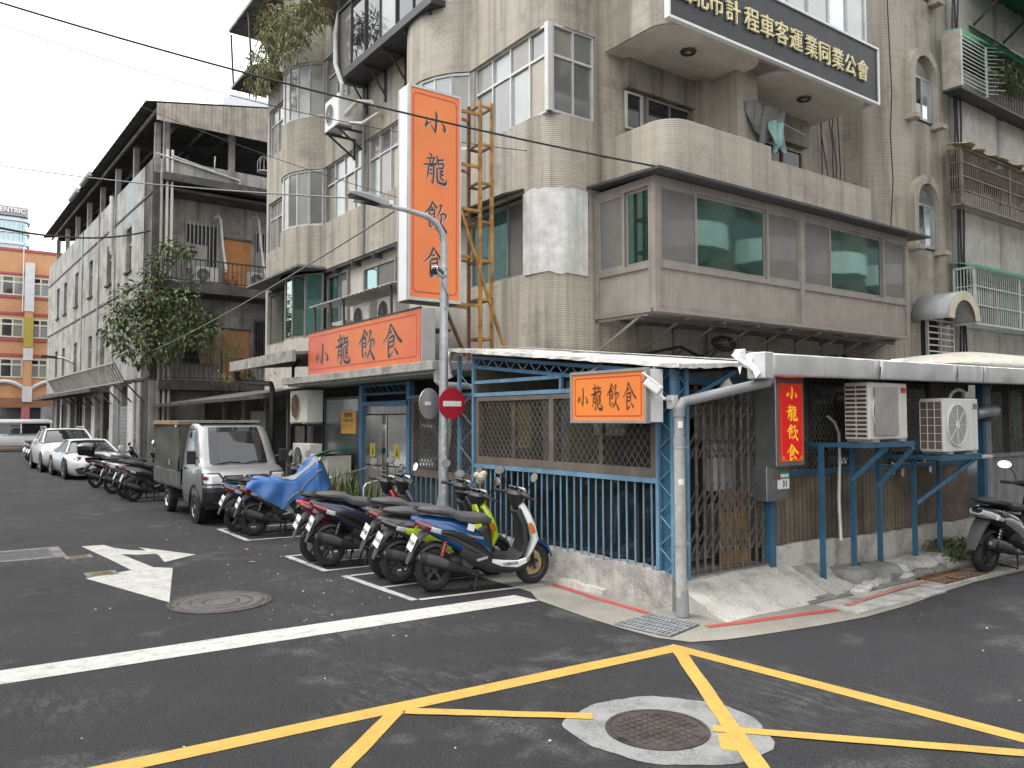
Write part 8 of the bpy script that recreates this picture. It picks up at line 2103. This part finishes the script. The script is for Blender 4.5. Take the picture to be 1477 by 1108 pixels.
# tree growing out of the old building's corner
base = P(213, 520, Y=29.6); tr = thing('tree', 'leafy tree growing out of the corner of the old building', 'tree', base)
tips = []
g = MB(); top_ = P(232, 360, Y=29.3)
g.tube([base, base.lerp(top_, .3)+Vector((.1, -.1, 0)), base.lerp(top_, .65)+Vector((-.1, -.15, 0)), top_], [.11, .09, .06, .03], 7)
cl_ = [(232, 372, .55), (222, 395, .5), (245, 355, .4), (190, 435, .85), (215, 425, .95), (240, 430, .95), (265, 425, .8), (175, 455, .75), (200, 460, 1.0), (228, 462, 1.05), (255, 460, .95), (282, 455, .75), (165, 480, .6), (190, 485, .75), (220, 490, .85), (250, 488, .8), (280, 485, .65), (180, 505, .5), (235, 512, .5), (300, 470, .5), (270, 362, .35), (205, 520, .4)]
gs = [MB(), MB(), MB()]
for px, py, r_ in cl_:
    c = P(px, py, Y=29.1+rr.uniform(-.9, .5)); s = base.lerp(top_, rr.uniform(.1, .7)); g.tube([s, s.lerp(c, .5)+Vector((0, 0, .15)), c], [.045, .03, .012], 5)
    clump(gs, c, r_*.82, int(170*r_*r_+50), rr, .2, .05)
g.build('trunk', 'bark', tr, smooth=True)
for q, nm, m_ in zip(gs, ('crown', 'crown_dark_leaves', 'crown_yellow_leaves'), ('leaf_a', 'leaf_b', 'leaf_y')): q.build(nm, m_, tr, recalc=False)  # darker and yellow leaves are mixed through the crown at random
# dry grasses on the old balcony
gr_ = thing('grass_tuft', 'tall dry reed grass growing on the old balcony', 'grass', P(310, 520, Y=29.5)); g = MB()
for k in range(150):
    b = P(rr.uniform(288, 345), 525, Y=29.45+rr.uniform(-.2, .3)); h = rr.uniform(.5, 1.6); dx = rr.uniform(-.9, .9); pts = [b, b+Vector((dx*.25, rr.uniform(-.1, .1), h*.6)), b+Vector((dx*.7, -.1, h*.85)), b+Vector((dx, -.15, h*rr.uniform(.2, .8)))]
    g.tube(pts, [.009, .008, .006, .002], 3)
g.build('blades', 'leaf_dry', gr_)
g = MB()
for k in range(40):
    b = P(rr.uniform(300, 345), 540, Y=29.3); pts = [b, b+Vector((rr.uniform(-.1, .1), -.1, -.3)), b+Vector((rr.uniform(-.2, .2), -.12, -rr.uniform(.4, .9)))]; g.tube(pts, [.008, .006, .002], 3)
g.build('hanging_blades', 'leaf_dry', gr_)
# balcony planter jungle at the top left of the tiled building
pk = thing('planter_rack', 'rusty metal planter rack overgrown at the top corner of the tiled building', 'planter', (7.6, 24, 12.6))
a, b = P(388, 85, X=7.9), P(470, 5, X=7.7)
g = MB(); g.box(7.25, 8.35, 23.6, 25.6, 12.55, 12.65); g.build('tray', 'alu_dark', pk)
g = MB(); g.box(7.1, 8.35, 20.2, 25.4, 14.3, 14.4); g.build('upper_tray', 'concrete_dark', pk)
for y in (23.7, 25.5):
    g = MB(); g.beam((7.3, y, 12.6), (7.2, y, 14.3), .05); g.build('post', 'alu_dark', pk)
for y in (20.5, 22.3, 24.2):
    g = MB(); g.beam((8.3, y, 13.4), (7.2, y, 14.3), .06); g.build('strut', 'alu_dark', pk)
hp = thing('hanging_plants', 'shaggy yellow-green plants hanging from the top planter rack', 'plant', (7.3, 24, 12.6)); gs = [MB(), MB(), MB()]; g = MB()
for k in range(46):
    px, py = rr.choice([(400, 20), (420, 30), (435, 15), (395, 60), (410, 75), (380, 90), (375, 95), (430, 45), (388, 40), (450, 25), (372, 115)]); c = P(px+rr.uniform(-14, 14), py+rr.uniform(-14, 12), X=7.1+rr.uniform(-.3, .5))
    clump([gs[1], gs[0], gs[2], gs[2]], c, .34, 42, rr, .2, .026, 1., .6)
for k in range(300):
    px, py = rr.choice([(420, 45), (405, 65), (412, 30), (430, 20), (380, 95), (396, 75)]); b = P(px+rr.uniform(-15, 15), py+rr.uniform(-15, 10), X=7.2+rr.uniform(-.3, .4)); d = Vector((rr.uniform(-.5, .3), rr.uniform(-.5, .5), rr.uniform(-.3, .5))); L_ = rr.uniform(.4, .9)
    g.tube([b, b+d*L_*.5+Vector((0, 0, .05)), b+d*L_+Vector((0, 0, -L_*rr.uniform(.1, .6)))], [.022, .02, .004], 3)
for q, nm, m_ in zip(gs, ('foliage', 'pale_foliage', 'dry_foliage'), ('leaf_a', 'leaf_pale', 'leaf_dry')): q.build(nm, m_, hp, recalc=False)
g.build('sword_leaves', 'leaf_pale', hp)
# sword plants in front of the entrance
for px, lb in ((497, 'spiky green and yellow potted plants left of the steel doors'), (548, 'spiky green and yellow potted plants right of the steel doors')):
    b0 = P(px, 700, X=5.9); b0.z = 0; t = thing('potted_plant', lb, 'plant', b0); g = MB(); g.lathe([(0, 0), (.16, 0), (.2, .3), (.18, .3), (0, .27)], b0, 'z', 14); g.box(b0.x-.12, b0.x+.12, b0.y-.5, b0.y-.25, 0, .3); g.box(b0.x-.12, b0.x+.12, b0.y+.25, b0.y+.5, 0, .3); g.build('pots', 'brown_band', t)
    ga, gb2 = MB(), MB()
    for k in range(90):
        b = b0+Vector((rr.uniform(-.15, .15), rr.uniform(-.55, .55), .28)); h = rr.uniform(.4, .85); dx, dy = rr.uniform(-.2, .2), rr.uniform(-.25, .25); q = rr.choice([ga, ga, gb2])
        e = Vector((rr.uniform(-1, 1), rr.uniform(-1, 1), 0)).normalized()*.02; m_ = b+Vector((dx*.4, dy*.4, h*.6)); tt = b+Vector((dx, dy, h))
        q.add([b-e*.6, b+e*.6, m_+e, m_-e, tt], [(0, 1, 2, 3), (3, 2, 4)])
    ga.build('leaves', 'leaf_b', t, recalc=False); gb2.build('yellow_edged_leaves', 'leaf_pale', t, recalc=False)
# weeds at the foot of the side wall and plants on roofs
def weeds(label, c, n, r, mts=('leaf_a', 'leaf_b'), L=.09, h=.12):
    t = thing('weed_tuft', label, 'weeds', c)
    for i, m_ in enumerate(mts):
        g = MB()
        for k in range(n): leaf(g, Vector(c)+Vector((rr.gauss(0, r*.5), rr.gauss(0, r*.25), rr.uniform(0, h))), Vector((rr.uniform(-1, 1), rr.uniform(-1, 1), rr.uniform(.1, 1.2))), Vector((0, 0, 1)), L*rr.uniform(.6, 1.3), .012)
        g.build('leaves', m_, t, recalc=False)
weeds('green weeds in the cracked kerb beside the grey plinth', (11.4, 5.45, .12), 240, .5)
weeds('green weeds under the tail of the black and silver scooter', (11.0, 5.15, .06), 240, .45)
weeds('small fern sprouting from the mossy canopy', P(350, 555, X=6.0), 120, .5, ('leaf_pale', 'leaf_a'), .16, .3)
weeds('shrubs on the roof terrace of the caged block', (23.6, 8.9, P(1450, 15, Y=8.9).z+1.2), 700, 1.6, ('leaf_a', 'leaf_pale'), .22, 1.1)
weeds('potted greenery behind the ornamental balcony rail', (22.0, 8.75, P(1440, 125, Y=8.75).z), 420, .8, ('leaf_a', 'leaf_b'), .2, .5)
